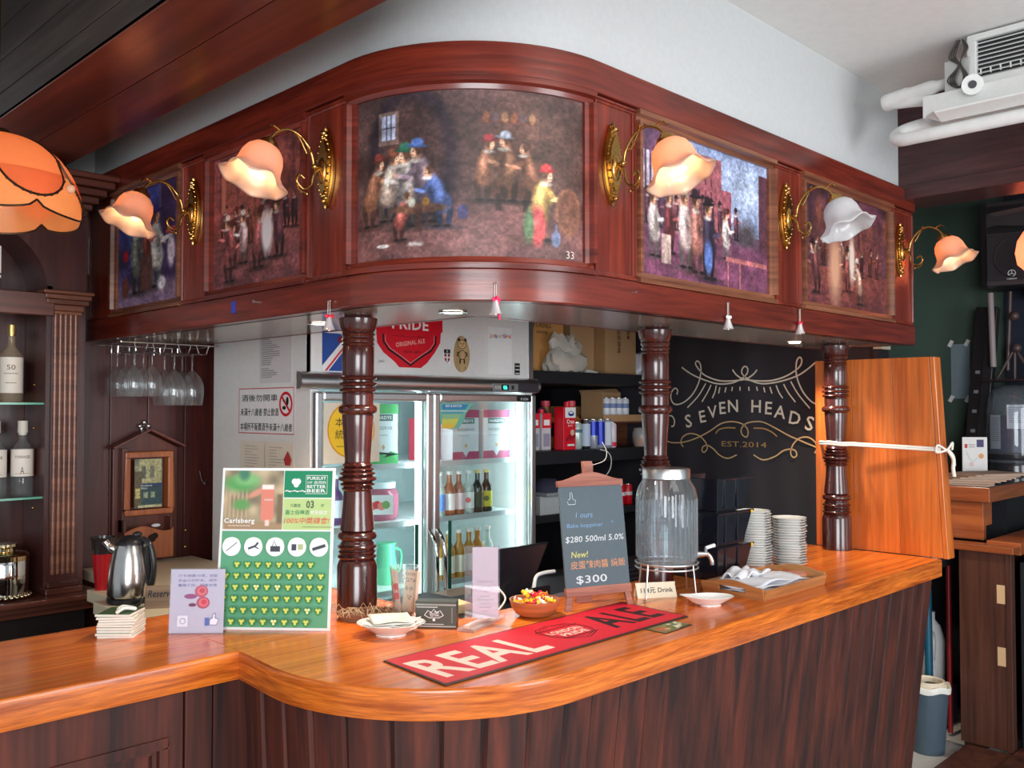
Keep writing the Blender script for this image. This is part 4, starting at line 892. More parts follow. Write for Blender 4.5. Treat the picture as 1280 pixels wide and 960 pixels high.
cv.grid(lambda u, v: tuple(org+nrm*.0006+xd*(w0+(w1-w0)*u)+up*(h0+(h1-h0)*v)), 'photo_print', t, vcol_mat('printed_photo', .4, .2))
P = Print(t, org+nrm*.0008, xd, up, 'white_lettering'); P.text('Carlsberg', L*.17, H*.665, .019, WHI, w=L*.27, bold=.03); P.text('~~~~~~', L*.17, H*.638, .003, WHI); P.text('啤酒真味', L*.42, H*.80, .006, WHI); P.done()

# ------------------------------------------------------------------ things on the rounded counter
def dish_mesh(rx, ry, h, t=.004, n=40, tip=0):
    m = MB(); prof = [(0, .004), (.45, .004), (.55, .010), (.85, h*.75), (1, h), (.985, h+.001), (.82, h*.75-.001), (.5, .012), (0, .010)]
    def wav(r, z, a, j): return r, z
    V = []; k = len(prof)
    for i in range(n):
        a = 2*PI*i/n; kx = 1+tip*max(0, math.cos(a-PI))**6
        for r, z in prof: V.append((rx*r*math.cos(a)*kx, ry*r*math.sin(a), z+(tip*.02*max(0, math.cos(a-PI))**6 if r > .8 else 0)))
    F = [(i*k+j, ((i+1) % n)*k+j, ((i+1) % n)*k+j+1, i*k+j+1) for i in range(n) for j in range(k-1)]
    m.add(V, F); m.lathe([(rx*.42, 0), (rx*.45, 0), (rx*.45, .006), (rx*.42, .006)], n=24, M=Matrix.Diagonal((1, ry/rx, 1, 1))); return m
pc = Vector((1.615, 2.10, ZC)); t = thing('napkin_plate', 'white oval dish heaped with cream napkins in front of the corner column', 'plate', pc, math.radians(-45))
dish_mesh(.098, .078, .036).build('dish', PORC, t, smooth=50)
tag(t); n_ = []
for k in range(5):
    a = random.uniform(-.5, .5)+k*.5; m = MB(); N = 8; V = []; F = []; rr = .070
    for i in range(N+1):
        for j in range(N+1):
            u, v = (i/N-.5)*2*rr, (j/N-.5)*2*rr*.8; V.append((u*math.cos(a)-v*math.sin(a), (u*math.sin(a)+v*math.cos(a))*.85, .020+.005*k+.0045*math.sin(40*u+k)*math.cos(50*v)+(u*u+v*v)*1.3))
    F = [(i*(N+1)+j, (i+1)*(N+1)+j, (i+1)*(N+1)+j+1, i*(N+1)+j+1) for i in range(N) for j in range(N)]
    m.add(V, F); o = m.build('napkin', TISSUE, None, smooth=60); o.location = pc; o.rotation_euler = (0, 0, math.radians(-45)); o.modifiers.new('t', 'SOLIDIFY').thickness = .0012
    tag(o, f'cream paper napkin, {["lowest", "second", "third", "fourth", "topmost"][k]} in the pile on the white dish', 'napkin', 'napkins piled on the white dish')
# woven tray behind it, by the column foot
t = thing('straw_basket', 'low brown basket with loose straw round the foot of the corner column', 'basket', (1.70, 2.29, ZC), math.radians(-45))
m = MB()
for z, s in ((.004, 1), (.012, 1.04), (.02, 1.08)): m.tube([(.105*s*math.cos(2*PI*i/24), .055*s*math.sin(2*PI*i/24), z) for i in range(25)], .005, 6)
m.build('rim', mat('basket_brown', (.22, .10, .05), .7), t, smooth=60)
m = MB(); rg = random.Random(3)
for k in range(46):
    x, y = rg.uniform(-.13, .12), rg.uniform(-.05, .05); a = rg.uniform(0, 6.3); l = rg.uniform(.03, .06)
    m.tube([(x, y, .012+rg.uniform(0, .02)), (x+l*.5*math.cos(a), y+l*.4*math.sin(a), .030+rg.uniform(0, .014)), (x+l*math.cos(a), y+l*.8*math.sin(a), .016)], .0009, 4)
tag(m.build('straw', mat('straw', (.62, .47, .28), .8), t), kind='stuff')
# pint glass with tags
gp = at_z(504, 770, ZC); t = thing('pint_glass', 'tall clear pint glass holding handwritten tags', 'glass', (1.76, 2.225, ZC))
m = MB(); m.open = True; m.lathe([(0, .004), (.028, .004), (.029, 0), (.031, .0), (.034, .05), (.044, .160), (.0425, .160), (.032, .05), (.028, .012), (0, .012)], n=32); m.build('tumbler', glass('tumbler_glass', (.92, .95, .94), .03, .07, .45), t, smooth=50)
xdp = Vector((1, -1, 0)).normalized(); npd = Vector((-1, -1, 0)).normalized()
o = tag(MB().box((-.022, -.001, 0), (.022, .001, .125), M=Matrix.Translation((1.768, 2.212, ZC+.024)) @ Matrix.Rotation(math.radians(-45), 4, 'Z') @ Matrix.Rotation(math.radians(7), 4, 'Y')).build('price_tag', mat('peach_paper', srgb(238, 200, 170), .7)), 'peach handwritten paper tag inside the pint glass', 'tag')
P = Print(o, Vector((1.768, 2.212, ZC+.09))+npd*.0012, xdp+Vector((0, 0, -.12)), Vector((0, 0, 1))+xdp*.12, 'handwriting'); P.text('OOIX', .0, .048, .009, BLK, w=.03); P.text('[ロTA', .0, .028, .014, BLK, w=.038); P.text('今多', .0, .004, .013, BLK); P.text('マ', .004, -.024, .013, BLK); P.done()
o = tag(MB().box((-.007, -.001, 0), (.007, .001, .140), M=Matrix.Translation((1.740, 2.222, ZC+.012)) @ Matrix.Rotation(math.radians(-45), 4, 'Z') @ Matrix.Rotation(math.radians(-6), 4, 'Y')).build('red_stirrer', mat('red_white_stick', srgb(236, 190, 175), .5)), 'pale stirrer with a red label at the left side of the pint glass', 'stirrer')
P = Print(o, Vector((1.732, 2.228, ZC+.088))+npd*.0015, xdp+Vector((0, 0, .10)), Vector((0, 0, 1))-xdp*.10, 'red_label'); P.rect(-.008, -.024, .008, .024, RED); P.text('ER', 0, 0, .009, WHI); P.done()
# dark card box
a, xd, L = panel_frame((1.713, 2.113, ZC), (1.790, 2.020, ZC)); nrm = Vector((xd.y, -xd.x, 0))
t = thing('dark_card_box', 'dark grey business card box with white crest in front of the pint glass', 'box', a+xd*L/2, math.atan2(xd.y, xd.x))
DG = mat('charcoal_card', srgb(72, 74, 66), .4)
MB().box((-L/2, .0, 0), (L/2, .045, .078)).build('box_body', DG, t, bevel=.002)
P = Print(t, a, xd, (0, 0, 1), 'printed_crest'); P.rect(0, .004, L, .008, flat(170, 172, 165)); P.rect(0, .066, L, .071, flat(150, 152, 145)); P.rect(.004, .060, L*.55, .063, flat(190, 190, 180)); P.rect(L-.014, .016, L-.010, .062, flat(120, 120, 110))
P.text('七頭', L*.46, .042, .015, WHI, w=.030, bold=.03); P.disc(L*.46, .042, .014, DG, .004); P.text('BEER', L*.46, .042, .005, WHI, w=.022); P.line([(L*.46-.028, .038), (L*.46-.018, .052), (L*.46-.008, .046), (L*.46, .056), (L*.46+.008, .046), (L*.46+.018, .052), (L*.46+.028, .038)], .0018, WHI); P.line([(L*.46-.028, .038), (L*.46-.014, .031), (L*.46+.014, .031), (L*.46+.028, .038)], .0018, WHI); P.disc(L*.46, .025, .004, WHI); P.rect(L*.2, .012, L*.7, .0135, WHI); P.done()
# beige box on the inner worktop
WKT = mat('grey_worktop', srgb(150, 128, 112), .35)
tag(MB().box((2.05, 2.62, .86), (2.95, 3.10, .90)).box((2.07, 2.64, 0), (2.95, 3.08, .86)).build('inner_worktop', WKT, bevel=.003), 'grey-brown inner worktop below the glass fridge', 'worktop')
t = thing('beige_card_box', 'beige cardboard card box lying behind the dark card box', 'box', (1.985, 2.27, ZC-.02), math.radians(-15))
sh_ = tag(MB().box((1.892, 2.13, ZC-.06), (2.15, 2.58, ZC-.021)).box((1.90, 2.15, .0), (2.13, 2.56, ZC-.06)).build('speed_rail_shelf', BLACKW, bevel=.002), 'black low shelf behind the curved counter edge', 'shelf')
MB().box((-.06, -.04, 0), (.06, .04, .022)).build('tray', CARD if 0 else mat('beige_card', srgb(226, 200, 150), .6), t, bevel=.001)
MB().box((-.065, -.045, .022), (.055, .035, .030), M=Matrix.Rotation(math.radians(5), 4, 'Z')).build('lid', mat('beige_card', srgb(226, 200, 150), .6), t, bevel=.001)
MB().box((.058, -.03, .004), (.062, .03, .018)).build('black_opening', BLK, t)
# acrylic menu holder
a, xd, L = panel_frame((1.810, 1.995, ZC), (1.892, 1.985+.0, ZC)); 
a = Vector((1.795, 1.975, ZC)); xd = Vector((.94, .34, 0)).normalized(); L = .21
t = thing('acrylic_menu_holder', 'clear acrylic menu holder with a tall white sheet between card box and wooden bowl', 'menu holder', (1.88, 2.005, ZC), math.atan2(.34, .94))
ACR = glass('acrylic', (.96, .96, .98), .02, .02, .25)
MB().box((-.105, -.028, 0), (.105, .028, .010)).box((-.105, -.008, .010), (.105, .008, .020)).build('foot', glass('acrylic_foot', (1, .90, .84), .05, .25, .3), t, bevel=.002)
xs = Vector((1, -1, 0)).normalized(); ns = Vector((-1, -1, 0)).normalized()
Ms = Matrix.Rotation(-math.atan2(.34, .94)-math.radians(42), 4, 'Z')
MB().box((-.052, -.004, .018), (.052, -.0025, .232), M=Ms).box((-.052, .0025, .018), (.052, .004, .232), M=Ms).build('acrylic_sleeve', ACR, t)
o = MB().box((-.029, -.002, .020), (.047, .0015, .228), M=Ms).build('menu_sheet', mat('grey_lilac_paper', srgb(222, 205, 212), .5), t)
c0 = Vector((1.88, 2.005, ZC)); w_ = math.radians(-42); xs = Vector((math.cos(w_), math.sin(w_), 0)); ns = Vector((math.sin(w_), -math.cos(w_), 0))
P = Print(t, c0+ns*.0024+xs*.009, xs, (0, 0, 1), 'printed_lines'); g_ = flat(110, 100, 110)
for k, (v, w) in enumerate(((.128, .045), (.113, .035), (.098, .01), (.085, .03), (.074, .05), (.063, .028), (.052, .035), (.040, .016))): P.text('-'+'=~-=-'*3, 0, v, .0026, g_, w=w)
P.done()
tag(MB().tube(crv([(1.93, 2.03, ZC+.01), (1.99, 2.05, ZC+.02), (2.03, 2.06, ZC+.05), (2.00, 2.08, ZC+.09), (1.95, 2.07, ZC+.10)], 6), .003, 6).build('white_cable', IVORY, smooth=60), 'white cable curling behind the acrylic menu holder', 'cable')
# candy bowl
bw = at_z(670, 768, ZC); bx, by = 2.075, 1.975
t = thing('wooden_bowl', 'round orange wooden bowl of wrapped sweets beside the red bar mat', 'bowl', (bx, by, ZC))
m = MB(); m.lathe([(0, .003), (.040, .0), (.060, .010), (.074, .032), (.079, .052), (.076, .052), (.070, .034), (.055, .016), (0, .012)], n=44); m.build('bowl_body', wood('bowl_wood', (.40, .11, .04), (.60, .20, .07), 'h', .35, .3, 18), t, smooth=50)
rg = random.Random(5)
cc = [(240, 195, 30), (225, 40, 50), (250, 150, 30), (240, 235, 230), (245, 205, 60), (210, 30, 60)]
for k in range(26):
    a, q = [(2.35, .045), (-.78, .045), (3.93, .045), (.78, .045), (0, .008)][k//6]; a += rg.uniform(-.75, .75); q += rg.uniform(-.012, .014); cm = mat('sweet_wrap_%d' % (k % 6), srgb(*cc[k % 6]), .25, coat=.5)
    M_ = Matrix.Rotation(rg.uniform(0, 3), 4, 'Z') @ Matrix.Rotation(rg.uniform(-.5, .5), 4, 'Y')
    m = MB(); m.ball((0, 0, 0), .0085, 8, sc=(1.5, .9, .8)); m.tube([(.011, 0, 0), (.018, 0, .001)], [.002, .007], 6); m.tube([(-.011, 0, 0), (-.018, 0, .001)], [.002, .007], 6)
    o = m.build('wrapped_sweet', cm, smooth=60); o.location = (bx+q*math.cos(a), by+q*math.sin(a), ZC+.030+.010*(k//9)+.25*q); o.rotation_euler = (rg.uniform(-.4, .4), rg.uniform(-.4, .4), rg.uniform(0, 3))
    wd_ = ['at the left rim', 'towards the right rim', 'near the camera side', 'at the far side', 'in the middle'][k//6]
    tag(o, ['yellow', 'red', 'orange', 'white', 'gold', 'crimson'][k % 6]+' wrapped sweet in the wooden bowl, '+wd_, 'sweet', ['yellow', 'red', 'orange', 'white', 'gold', 'crimson'][k % 6]+' sweets in the wooden bowl')
# ------------------------------------------------------------------ bar mat
tag(MB().box((2.955, 2.62, 0), (4.55, 3.10, .90)).build('black_base_cabinet', BLACKW, bevel=.003), 'black low cabinet below the stocked shelving', 'cabinet')
c4 = [Vector((1.428, 1.889, ZC)), Vector((1.403, 1.619, ZC)), Vector((2.395, 1.628, ZC)), Vector((2.420, 1.905, ZC))]
t = thing('bar_runner', 'red rubber bar runner with dark border lying along the counter edge', 'bar mat', (c4[1]+c4[3])/2)
MB().hexa([v+Vector((0, 0, .0006)) for v in (c4[1], c4[2], c4[3], c4[0])]+[v+Vector((0, 0, .0035)) for v in (c4[1], c4[2], c4[3], c4[0])]).build('mat_base', mat('mat_border', srgb(62, 38, 32), .6), t, world=True, bevel=.001)
xm = (c4[2]-c4[1]).normalized(); ym = (c4[0]-c4[1]); ym = (ym-xm*ym.dot(xm)).normalized()
P = Print(t, c4[1]+Vector((0, 0, .0036)), xm, ym, 'printed_face'); MR = flat(222, 26, 50, .5); P.poly([(.009, .009), (.984, .009), (1.008, .268), (.031, .263)], MR)
MW = flat(246, 226, 212); P.text('REAL', .235, .128, .170, MW, w=.385, bold=.022); DK = flat(40, 14, 16); P.text('ALE', .835, .140, .160, DK, w=.245, bold=.022)
sh = [(.515, .170), (.535, .205), (.585, .215), (.600, .228), (.615, .215), (.665, .205), (.685, .170), (.683, .12), (.655, .078), (.600, .052), (.545, .078), (.517, .12), (.515, .170)]
sh = [(u-.015, v) for u, v in sh]; P.line(sh, .0035, DK); P.line([(.585+(u-.585)*.9, .135+(v-.135)*.88) for u, v in sh], .002, DK)
P.text('LONDON', .582, .148, .028, MW, w=.135, bold=.03); P.text('PRIDE', .587, .112, .028, MW, w=.105, bold=.03); P.text('~~~~~~', .585, .182, .008, DK); P.text('~~~~~', .585, .085, .008, DK); P.done()
# food card half under the runner
p0 = Vector((2.172, 1.560, ZC+.0008)); t = thing('food_card', 'small printed food card lying at the edge of the red runner', 'card', (2.24, 1.60, ZC+.0008))
cv = Canvas(60, 40, 1.6, (120, 120, 60), 4); cv.noise(8, .3); rg = random.Random(2)
for k in range(16): cv.ell(rg.uniform(.8, 1.5), rg.uniform(.2, .9), .09, .09, [(240, 235, 215), (60, 90, 40), (230, 225, 190)][k % 3], .3)
cv.ell(.35, .5, .25, .3, (200, 95, 50), .4); cv.ell(.55, .35, .12, .12, (225, 190, 120), .3); cv.rect(.9, 0, 1.6, .12, (40, 25, 20))
MB().hexa([(2.170, 1.552, ZC+.0005), (2.315, 1.560, ZC+.0005), (2.315, 1.626, ZC+.0005), (2.170, 1.622, ZC+.0005), (2.170, 1.552, ZC+.002), (2.315, 1.560, ZC+.002), (2.315, 1.626, ZC+.002), (2.170, 1.622, ZC+.002)]).build('card', flat(70, 50, 40), t, world=True)
cv.grid(lambda u, v: (2.172+.141*u, 1.555+.068*v+.006*u*(1-v), ZC+.0023), 'printed_food', t, vcol_mat('printed_photo', .4, .2))

# ------------------------------------------------------------------ chalkboard easel
a = Vector((2.190, 1.935, ZC)); b = Vector((2.405, 1.858, ZC)); xd = (b-a).normalized(); L = (b-a).length; nrm = Vector((xd.y, -xd.x, 0)); thc = math.radians(9)
t = thing('chalkboard_easel', 'wooden framed slate chalkboard easel with prices standing behind the runner', 'chalkboard', a+xd*L/2, math.atan2(xd.y, xd.x))
EW = wood('easel_wood', (.30, .10, .07), (.46, .19, .13), 'h', .6, 0, 30); Rm = Matrix.Rotation(-thc, 4, 'X'); h2 = L/2+.004
m = MB(); m.box((-h2, 0, .068), (h2, .008, .395), M=Rm); m.build('slate', mat('slate', srgb(84, 98, 106), .75), t)
m = MB(); m.box((-h2-.003, -.004, .045), (h2+.003, .012, .072), M=Rm); m.build('bottom_rail', EW, t, bevel=.001)
top = [(-h2-.004, .392)]+[(-h2-.004+(2*h2+.008)*k/20, .412+.026*math.sin(PI*k/20)**2) for k in range(21)]+[(h2+.004, .392)]
m = MB(); m.prism(top, -.004, .012, M=Rm @ Matrix(((1, 0, 0, 0), (0, 0, 1, 0), (0, 1, 0, 0), (0, 0, 0, 1)))); m.build('top_rail', EW, t, bevel=.001)
for sg in (-1, 1):
    m = MB(); m.hexa([Rm @ Vector(v) for v in ((sg*(h2-.002)-.011, 0, 0), (sg*(h2-.002)+.011, 0, 0), (sg*(h2-.002)+.011, .010, 0), (sg*(h2-.002)-.011, .010, 0), (sg*(h2-.012)-.011, 0, .05), (sg*(h2-.012)+.011, 0, .05), (sg*(h2-.012)+.011, .010, .05), (sg*(h2-.012)-.011, .010, .05))]); m.build('leg', EW, t, bevel=.001)
m = MB(); m.box((-.018, .008, .42), (.018, .020, .475), M=Rm); m.hexa([(-.03, .10, 0), (.03, .10, 0), (.03, .112, 0), (-.03, .112, 0), (-.018, .075, .46), (.018, .075, .46), (.018, .085, .46), (-.018, .085, .46)]); m.build('rear_leg', EW, t, bevel=.001)
MB().tube(crv([Rm @ Vector((.012, .01, .46)), (.045, .05, .47), (.06, .06, .50), (.055, .08, .53)], 5), .0012, 6).build('cord', IVORY, t)
up = Vector((0, 0, 1))*math.cos(thc)-nrm*math.sin(thc); W_ = 2*h2
P = Print(t, a-xd*.004, xd, up, 'chalk_writing'); ch = flat(205, 212, 215, .9); cb = flat(120, 160, 195, .9); cy = flat(200, 200, 120, .9); cor = flat(205, 150, 110, .9)
P.line([(.028, .345), (.030, .335), (.055, .335), (.058, .347), (.048, .352), (.046, .372), (.040, .374), (.038, .352), (.030, .350)], .0016, ch)
P.text('1 ours', W_*.36, .300, .018, cb, shear=.15); P.text('Baba hoppiner', W_*.36, .265, .017, cb, w=.135, shear=.15); P.text('2x', W_*.80, .275, .008, cb)
P.text('$280 500ml 5.0%', W_*.5, .222, .022, ch, w=W_*.92, bold=.006, shear=.1); P.text('New!', W_*.24, .175, .020, cy, bold=.006, shear=.15)
P.text('皮蛋辣肉醬 燒飯', W_*.52, .142, .026, cor, w=W_*.86, bold=.004); P.text('$300', W_*.40, .094, .028, ch, w=W_*.48, bold=.008); P.done()

# ------------------------------------------------------------------ drinks dispenser
dx, dy = 2.615, 1.865
t = thing('drinks_dispenser', 'large ribbed glass drinks dispenser with metal tap on a wire stand', 'drinks dispenser', (dx, dy, ZC)); ZD = .105
WG = glass('dispenser_glass', (.93, .96, .97), .02, .05, .35)
m = MB(); m.open = True; prof = [(.0, ZD), (.085, ZD), (.098, ZD+.012), (.103, ZD+.035), (.103, ZD+.235), (.098, ZD+.265), (.082, ZD+.290), (.078, ZD+.305), (.078, ZD+.315)]
def wv(r, z, a, j): return (r*(1+.012*math.cos(36*a)) if j in (3, 4) else r), z
m.lathe(prof, n=144, wav=wv); m.build('jar', WG, t, smooth=70)
m = MB(); m.open = True
for k in range(36):
    a_ = 2*PI*k/36; 
    if math.cos(a_-math.radians(225)) > -.2: m.cyl((.1035*math.cos(a_), .1035*math.sin(a_), ZD+.03), (.1035*math.cos(a_), .1035*math.sin(a_), ZD+.23), .0022, None, 6)
m.build('ribs', glass('dispenser_rib_glass', (.55, .60, .64), .05, .25, .5), t, smooth=60)
MB().lathe([(0, ZD+.010), (.095, ZD+.012), (.098, ZD+.035), (.098, ZD+.215), (0, ZD+.215)], n=40).build('water', glass('water', (.80, .88, .92), .02, .10, .2), t, smooth=50)
MB().lathe([(0, ZD+.332), (.078, ZD+.332), (.081, ZD+.328), (.081, ZD+.298), (.079, ZD+.298), (.079, ZD+.326), (0, ZD+.326)], n=40).build('lid', STEEL, t, smooth=40)
st = MB()
for z in (ZD-.004, ZD+.012): st.tube([(.106*math.cos(2*PI*i/36), .106*math.sin(2*PI*i/36), z) for i in range(37)], .003, 6)
st.build('stand_ring', STEEL, t, smooth=60)
for k in range(4):
    a_ = PI/4*2*k+math.radians(270); x, y = .107*math.cos(a_), .107*math.sin(a_)
    MB().tube([(x, y, ZD+.012), (x*1.12, y*1.12, .004), (x*1.2, y*1.2, .003)], .003, 6).build('leg', STEEL, t, smooth=60)
td = Vector((.75, -.66, 0)).normalized(); q = Vector((0, 0, ZD+.035))+td*.10
m = MB(); m.cyl(q, q+td*.030, .012, .010, 14); m.tube(crv([q+td*.025, q+td*.045+Vector((0, 0, -.002)), q+td*.056+Vector((0, 0, -.02)), q+td*.058+Vector((0, 0, -.036))], 5), .008, 10); m.cyl(q+td*.036, q+td*.036+Vector((0, 0, .022)), .006, None, 10); m.build('tap', CHROME, t, smooth=50)
m = MB(); m.tube([q+td*.036+Vector((0, 0, .022)), q+td*.036+Vector((.03, -.016, .030))], [.006, .007], 10); m.build('tap_lever', mat('white_plastic', (.85, .85, .85), .3), t, smooth=60)
# place card
a = Vector((2.505, 1.905, ZC)); b = Vector((2.625, 1.830, ZC)); xd = (b-a).normalized(); L = (b-a).length; nrm = Vector((xd.y, -xd.x, 0))
t = thing('place_card', 'small white handwritten place card in front of the dispenser', 'card', a+xd*L/2, math.atan2(xd.y, xd.x))
m = MB(); m.hexa([(-L/2, 0, 0), (L/2, 0, 0), (L/2, .002, 0), (-L/2, .002, 0), (-L/2-.004, .015, .050), (L/2-.004, .015, .050), (L/2-.004, .017, .050), (-L/2-.004, .017, .050)]); m.hexa([(-L/2, .04, 0), (L/2, .04, 0), (L/2, .042, 0), (-L/2, .042, 0), (-L/2, .016, .050), (L/2, .016, .050), (L/2, .018, .050), (-L/2, .018, .050)]); m.build('card', mat('cream_card', srgb(240, 228, 200), .6), t)
P = Print(t, a+nrm*.001, xd, Vector((0, 0, 1))-nrm*.29, 'handwriting'); P.text('114元 Drink', L*.5, .026, .019, BLK, w=L*.82, bold=.01); P.done()
# boat dish
t = thing('boat_dish', 'empty white boat-shaped dish on the counter edge beside the tray', 'dish', (2.59, 1.675, ZC), math.radians(-38)); dish_mesh(.078, .052, .030, tip=.35).build('dish', PORC, t, smooth=50)
# ------------------------------------------------------------------ wooden tray with towels
TB = wood('tray_wood', (.48, .20, .065), (.62, .29, .11), 'h', .4, .2, 20)
t0 = [(2.765, 1.815), (2.775, 1.575), (3.20, 1.565), (3.28, 1.815)]
tcx, tcy = 2.98, 1.70; t = thing('serving_tray', 'light wooden serving tray with cut-out handles on the right part of the counter', 'tray', (tcx, tcy, ZC), 0)
hw, hd2 = .215, .118
MB().box((-hw, -hd2, .0), (hw, hd2, .008)).build('tray_bottom', TB, t)
def side(name, p, q, h, arch=0, hole=False):
    p, q = Vector(p), Vector(q); d = (q-p); L = d.length; d.normalize(); n = Vector((d.y, -d.x, 0)); N = 24; m = MB(); V = []; fl_ = .012
    segs = [(0, 1, 0, None)]
    top = lambda s: h+arch*math.sin(PI*s)**2
    def slab(s0, s1, b0, b1, k=12):
        V = []
        for i in range(k+1):
            s_ = s0+(s1-s0)*i/k; zt = b1(s_) if callable(b1) else b1; zb = b0
            for off in (0, -.009):
                for z in (zb, zt): V.append(p+d*(L*s_)+n*(off+z*.28)+Vector((0, 0, z)))
        F = []
        for i in range(k):
            a_, b_ = 4*i, 4*i+4; F += [(a_, b_, b_+1, a_+1), (a_+2, a_+3, b_+3, b_+2), (a_+1, b_+1, b_+3, a_+3), (a_, a_+2, b_+2, b_)]
        F += [(0, 1, 3, 2), (4*k, 4*k+2, 4*k+3, 4*k+1)]; m.add(V, F)
    if not hole: slab(0, 1, 0, top, 20)
    else: slab(0, .28, 0, top, 6); slab(.72, 1, 0, top, 6); slab(.28, .72, 0, .018, 8); slab(.28, .72, .036, top, 10)
    return m.build(name, TB, t, smooth=40)
side('tray_side', (-hw, -hd2, 0), (hw, -hd2, 0), .036); side('tray_side', (hw, hd2, 0), (-hw, hd2, 0), .036)
side('tray_end', (-hw, hd2, 0), (-hw, -hd2, 0), .042, .016, True); side('tray_end', (hw, -hd2, 0), (hw, hd2, 0), .042, .016, True)
rg = random.Random(8)
for k in range(4):
    m = MB(); N = 16; V = []; sx, sy = (.17, .085) if k < 3 else (.09, .05); ox, oy = [(-.02, 0), (.02, .01), (-.04, .015), (-.05, .05)][k]
    for i in range(N+1):
        for j in range(N+1):
            u, v = (i/N-.5)*2, (j/N-.5)*2; V.append((ox+u*sx, oy+v*sy, .012+.011*k+.006*math.sin(5*u+3*v+k*2)+.008*math.sin(7*v-2*u+k)*(k == 3)+.012*max(0, .6-abs(u+.3))*k*.7))
    m.add(V, [(i*(N+1)+j, (i+1)*(N+1)+j, (i+1)*(N+1)+j+1, i*(N+1)+j+1) for i in range(N) for j in range(N)])
    o = m.build('white_towel', mat('white_cloth', (.80, .80, .84), .85), smooth=60); o.location = (tcx, tcy, ZC+.002); md = o.modifiers.new('t', 'SOLIDIFY'); md.thickness = .005
    tag(o, f'folded white cloth napkin, {["lowest", "second", "third", "crumpled topmost"][k]} on the wooden tray', 'napkin', 'white cloths on the wooden tray')
# ------------------------------------------------------------------ black stacking bins
BIN = mat('glossy_black_plastic', (.010, .011, .018), .12, coat=.4)
for k in range(3):
    t = thing('black_bin', f'glossy black stacking bin with sloped front, {["bottom", "middle", "top"][k]} of three behind the plates', 'bin', (3.09, 1.985, ZC+.128*k), math.radians(0), 'black stacking bins on the counter')
    m = MB(); x0, x1, y0, y1 = -.13, .085, -.10, .11
    w = .004
    m.hexa([(x0, y0, 0), (x1-.03, y0, 0), (x1-.03, y0+w, 0), (x0, y0+w, 0), (x0, y0-.004, .122), (x1+.03, y0-.004, .122), (x1+.03, y0+w, .122), (x0, y0+w, .122)])
    m.hexa([(x0, y1-w, 0), (x1-.03, y1-w, 0), (x1-.03, y1, 0), (x0, y1, 0), (x0, y1-w, .122), (x1+.03, y1-w, .122), (x1+.03, y1, .122), (x0, y1, .122)])
    m.box((x0, y0, 0), (x1-.03, y1, w)); m.box((x0, y0, 0), (x0+w, y1, .122)); m.hexa([(x1-.03-w, y0, 0), (x1-.03, y0, 0), (x1-.03, y1, 0), (x1-.03-w, y1, 0), (x1-w, y0, .065), (x1, y0, .065), (x1, y1, .065), (x1-w, y1, .065)])
    m.build('bin_body', BIN, t, bevel=.002)
    m = MB(); [m.box((x, y0-.008, .012), (x+.014, y0-.002, .118)) for x in (-.085, .0)]; m.build('ribs', BIN, t, bevel=.002)
    m = MB(); m.box((x0-.004, y0-.010, .116), (x1+.034, y0, .124)); m.box((x0-.004, y1, .116), (x1+.034, y1+.006, .124)); m.build('rim', BIN, t, bevel=.002)
    if k < 2: MB().box((x1+.008, y0-.012, .110), (x1+.020, y0-.0102, .122)).build('yellow_clip', YEL, t)
# ------------------------------------------------------------------ stacks of plates, one object per plate
PSC = 1.10
PP = [(0, .003), (.030, .003), (.034, 0), (.040, 0), (.042, .004), (.055, .0105), (.063, .014), (.0625, .0155), (.052, .0125), (.038, .0065), (0, .006)]
pm = MB().lathe([(r*PSC, z) for r, z in PP], n=40).build('side_plate', PORC, smooth=45); first = True
for sx, sy, n_, dz, nm in ((3.352, 1.955, 21, .0107, 'taller'), (3.478, 1.872, 18, .0107, 'shorter')):
    for k in range(n_):
        o = pm if first else pm.copy()
        if not first: COL.objects.link(o)
        first = False; o.location = (sx+random.uniform(-.003, .003)-.0006*k*(nm == 'taller'), sy+random.uniform(-.003, .003), ZC+dz*k); o.rotation_euler = (0, 0, random.uniform(0, 6))
        ordn = ['bottom', 'second', 'third', 'fourth', 'fifth', 'sixth', 'seventh', 'eighth', 'ninth', 'tenth', 'eleventh', 'twelfth', 'thirteenth', 'fourteenth', 'fifteenth', 'sixteenth', 'seventeenth', 'eighteenth', 'nineteenth', 'twentieth', 'twenty-first'][k]
        tag(o, f'white side plate in the {nm} stack, {"topmost" if k == n_-1 else ordn+" from below" if k else "bottom one"}', 'plate', f'{nm} stack of white plates')
tag(MB().lathe([(0, 0), (.05, 0), (.06, .004), (.055, .006), (0, .006)], n=24).build('red_coaster', mat('red_rubber', srgb(200, 20, 40), .5), loc=None), 'red round coaster behind the shorter plate stack', 'coaster').location = (3.60, 2.00, ZC)
# ------------------------------------------------------------------ raised counter flap and rope
t = thing('counter_flap', 'orange wooden counter flap standing upright at the end of the bar', 'counter flap', (4.12, 1.78, ZC))
ys = [1.535, 1.70, 1.885, 2.06]; yb = [1.485, 1.665, 1.875, 2.06]; Z1 = 1.925
for k in range(3):
    m = MB(); V = []
    for z, Y in ((ZC+.002, yb), (Z1, ys)):
        V += [(4.085, Y[k]+.0008, z), (4.15, Y[k]+.0008, z), (4.15, Y[k+1]-.0008, z), (4.085, Y[k+1]-.0008, z)]
    m.hexa(V).build('flap_board', LEAFW, t, world=True, bevel=.001)
m = MB(); m.hexa([(4.083, 1.463, ZC), (4.155, 1.463, ZC), (4.155, 1.484, ZC), (4.083, 1.484, ZC), (4.083, 1.513, Z1), (4.155, 1.513, Z1), (4.155, 1.534, Z1), (4.083, 1.534, Z1)]); m.build('edge_strip', LEAFW, t, world=True, bevel=.003)
R_ = []
zR = 1.545
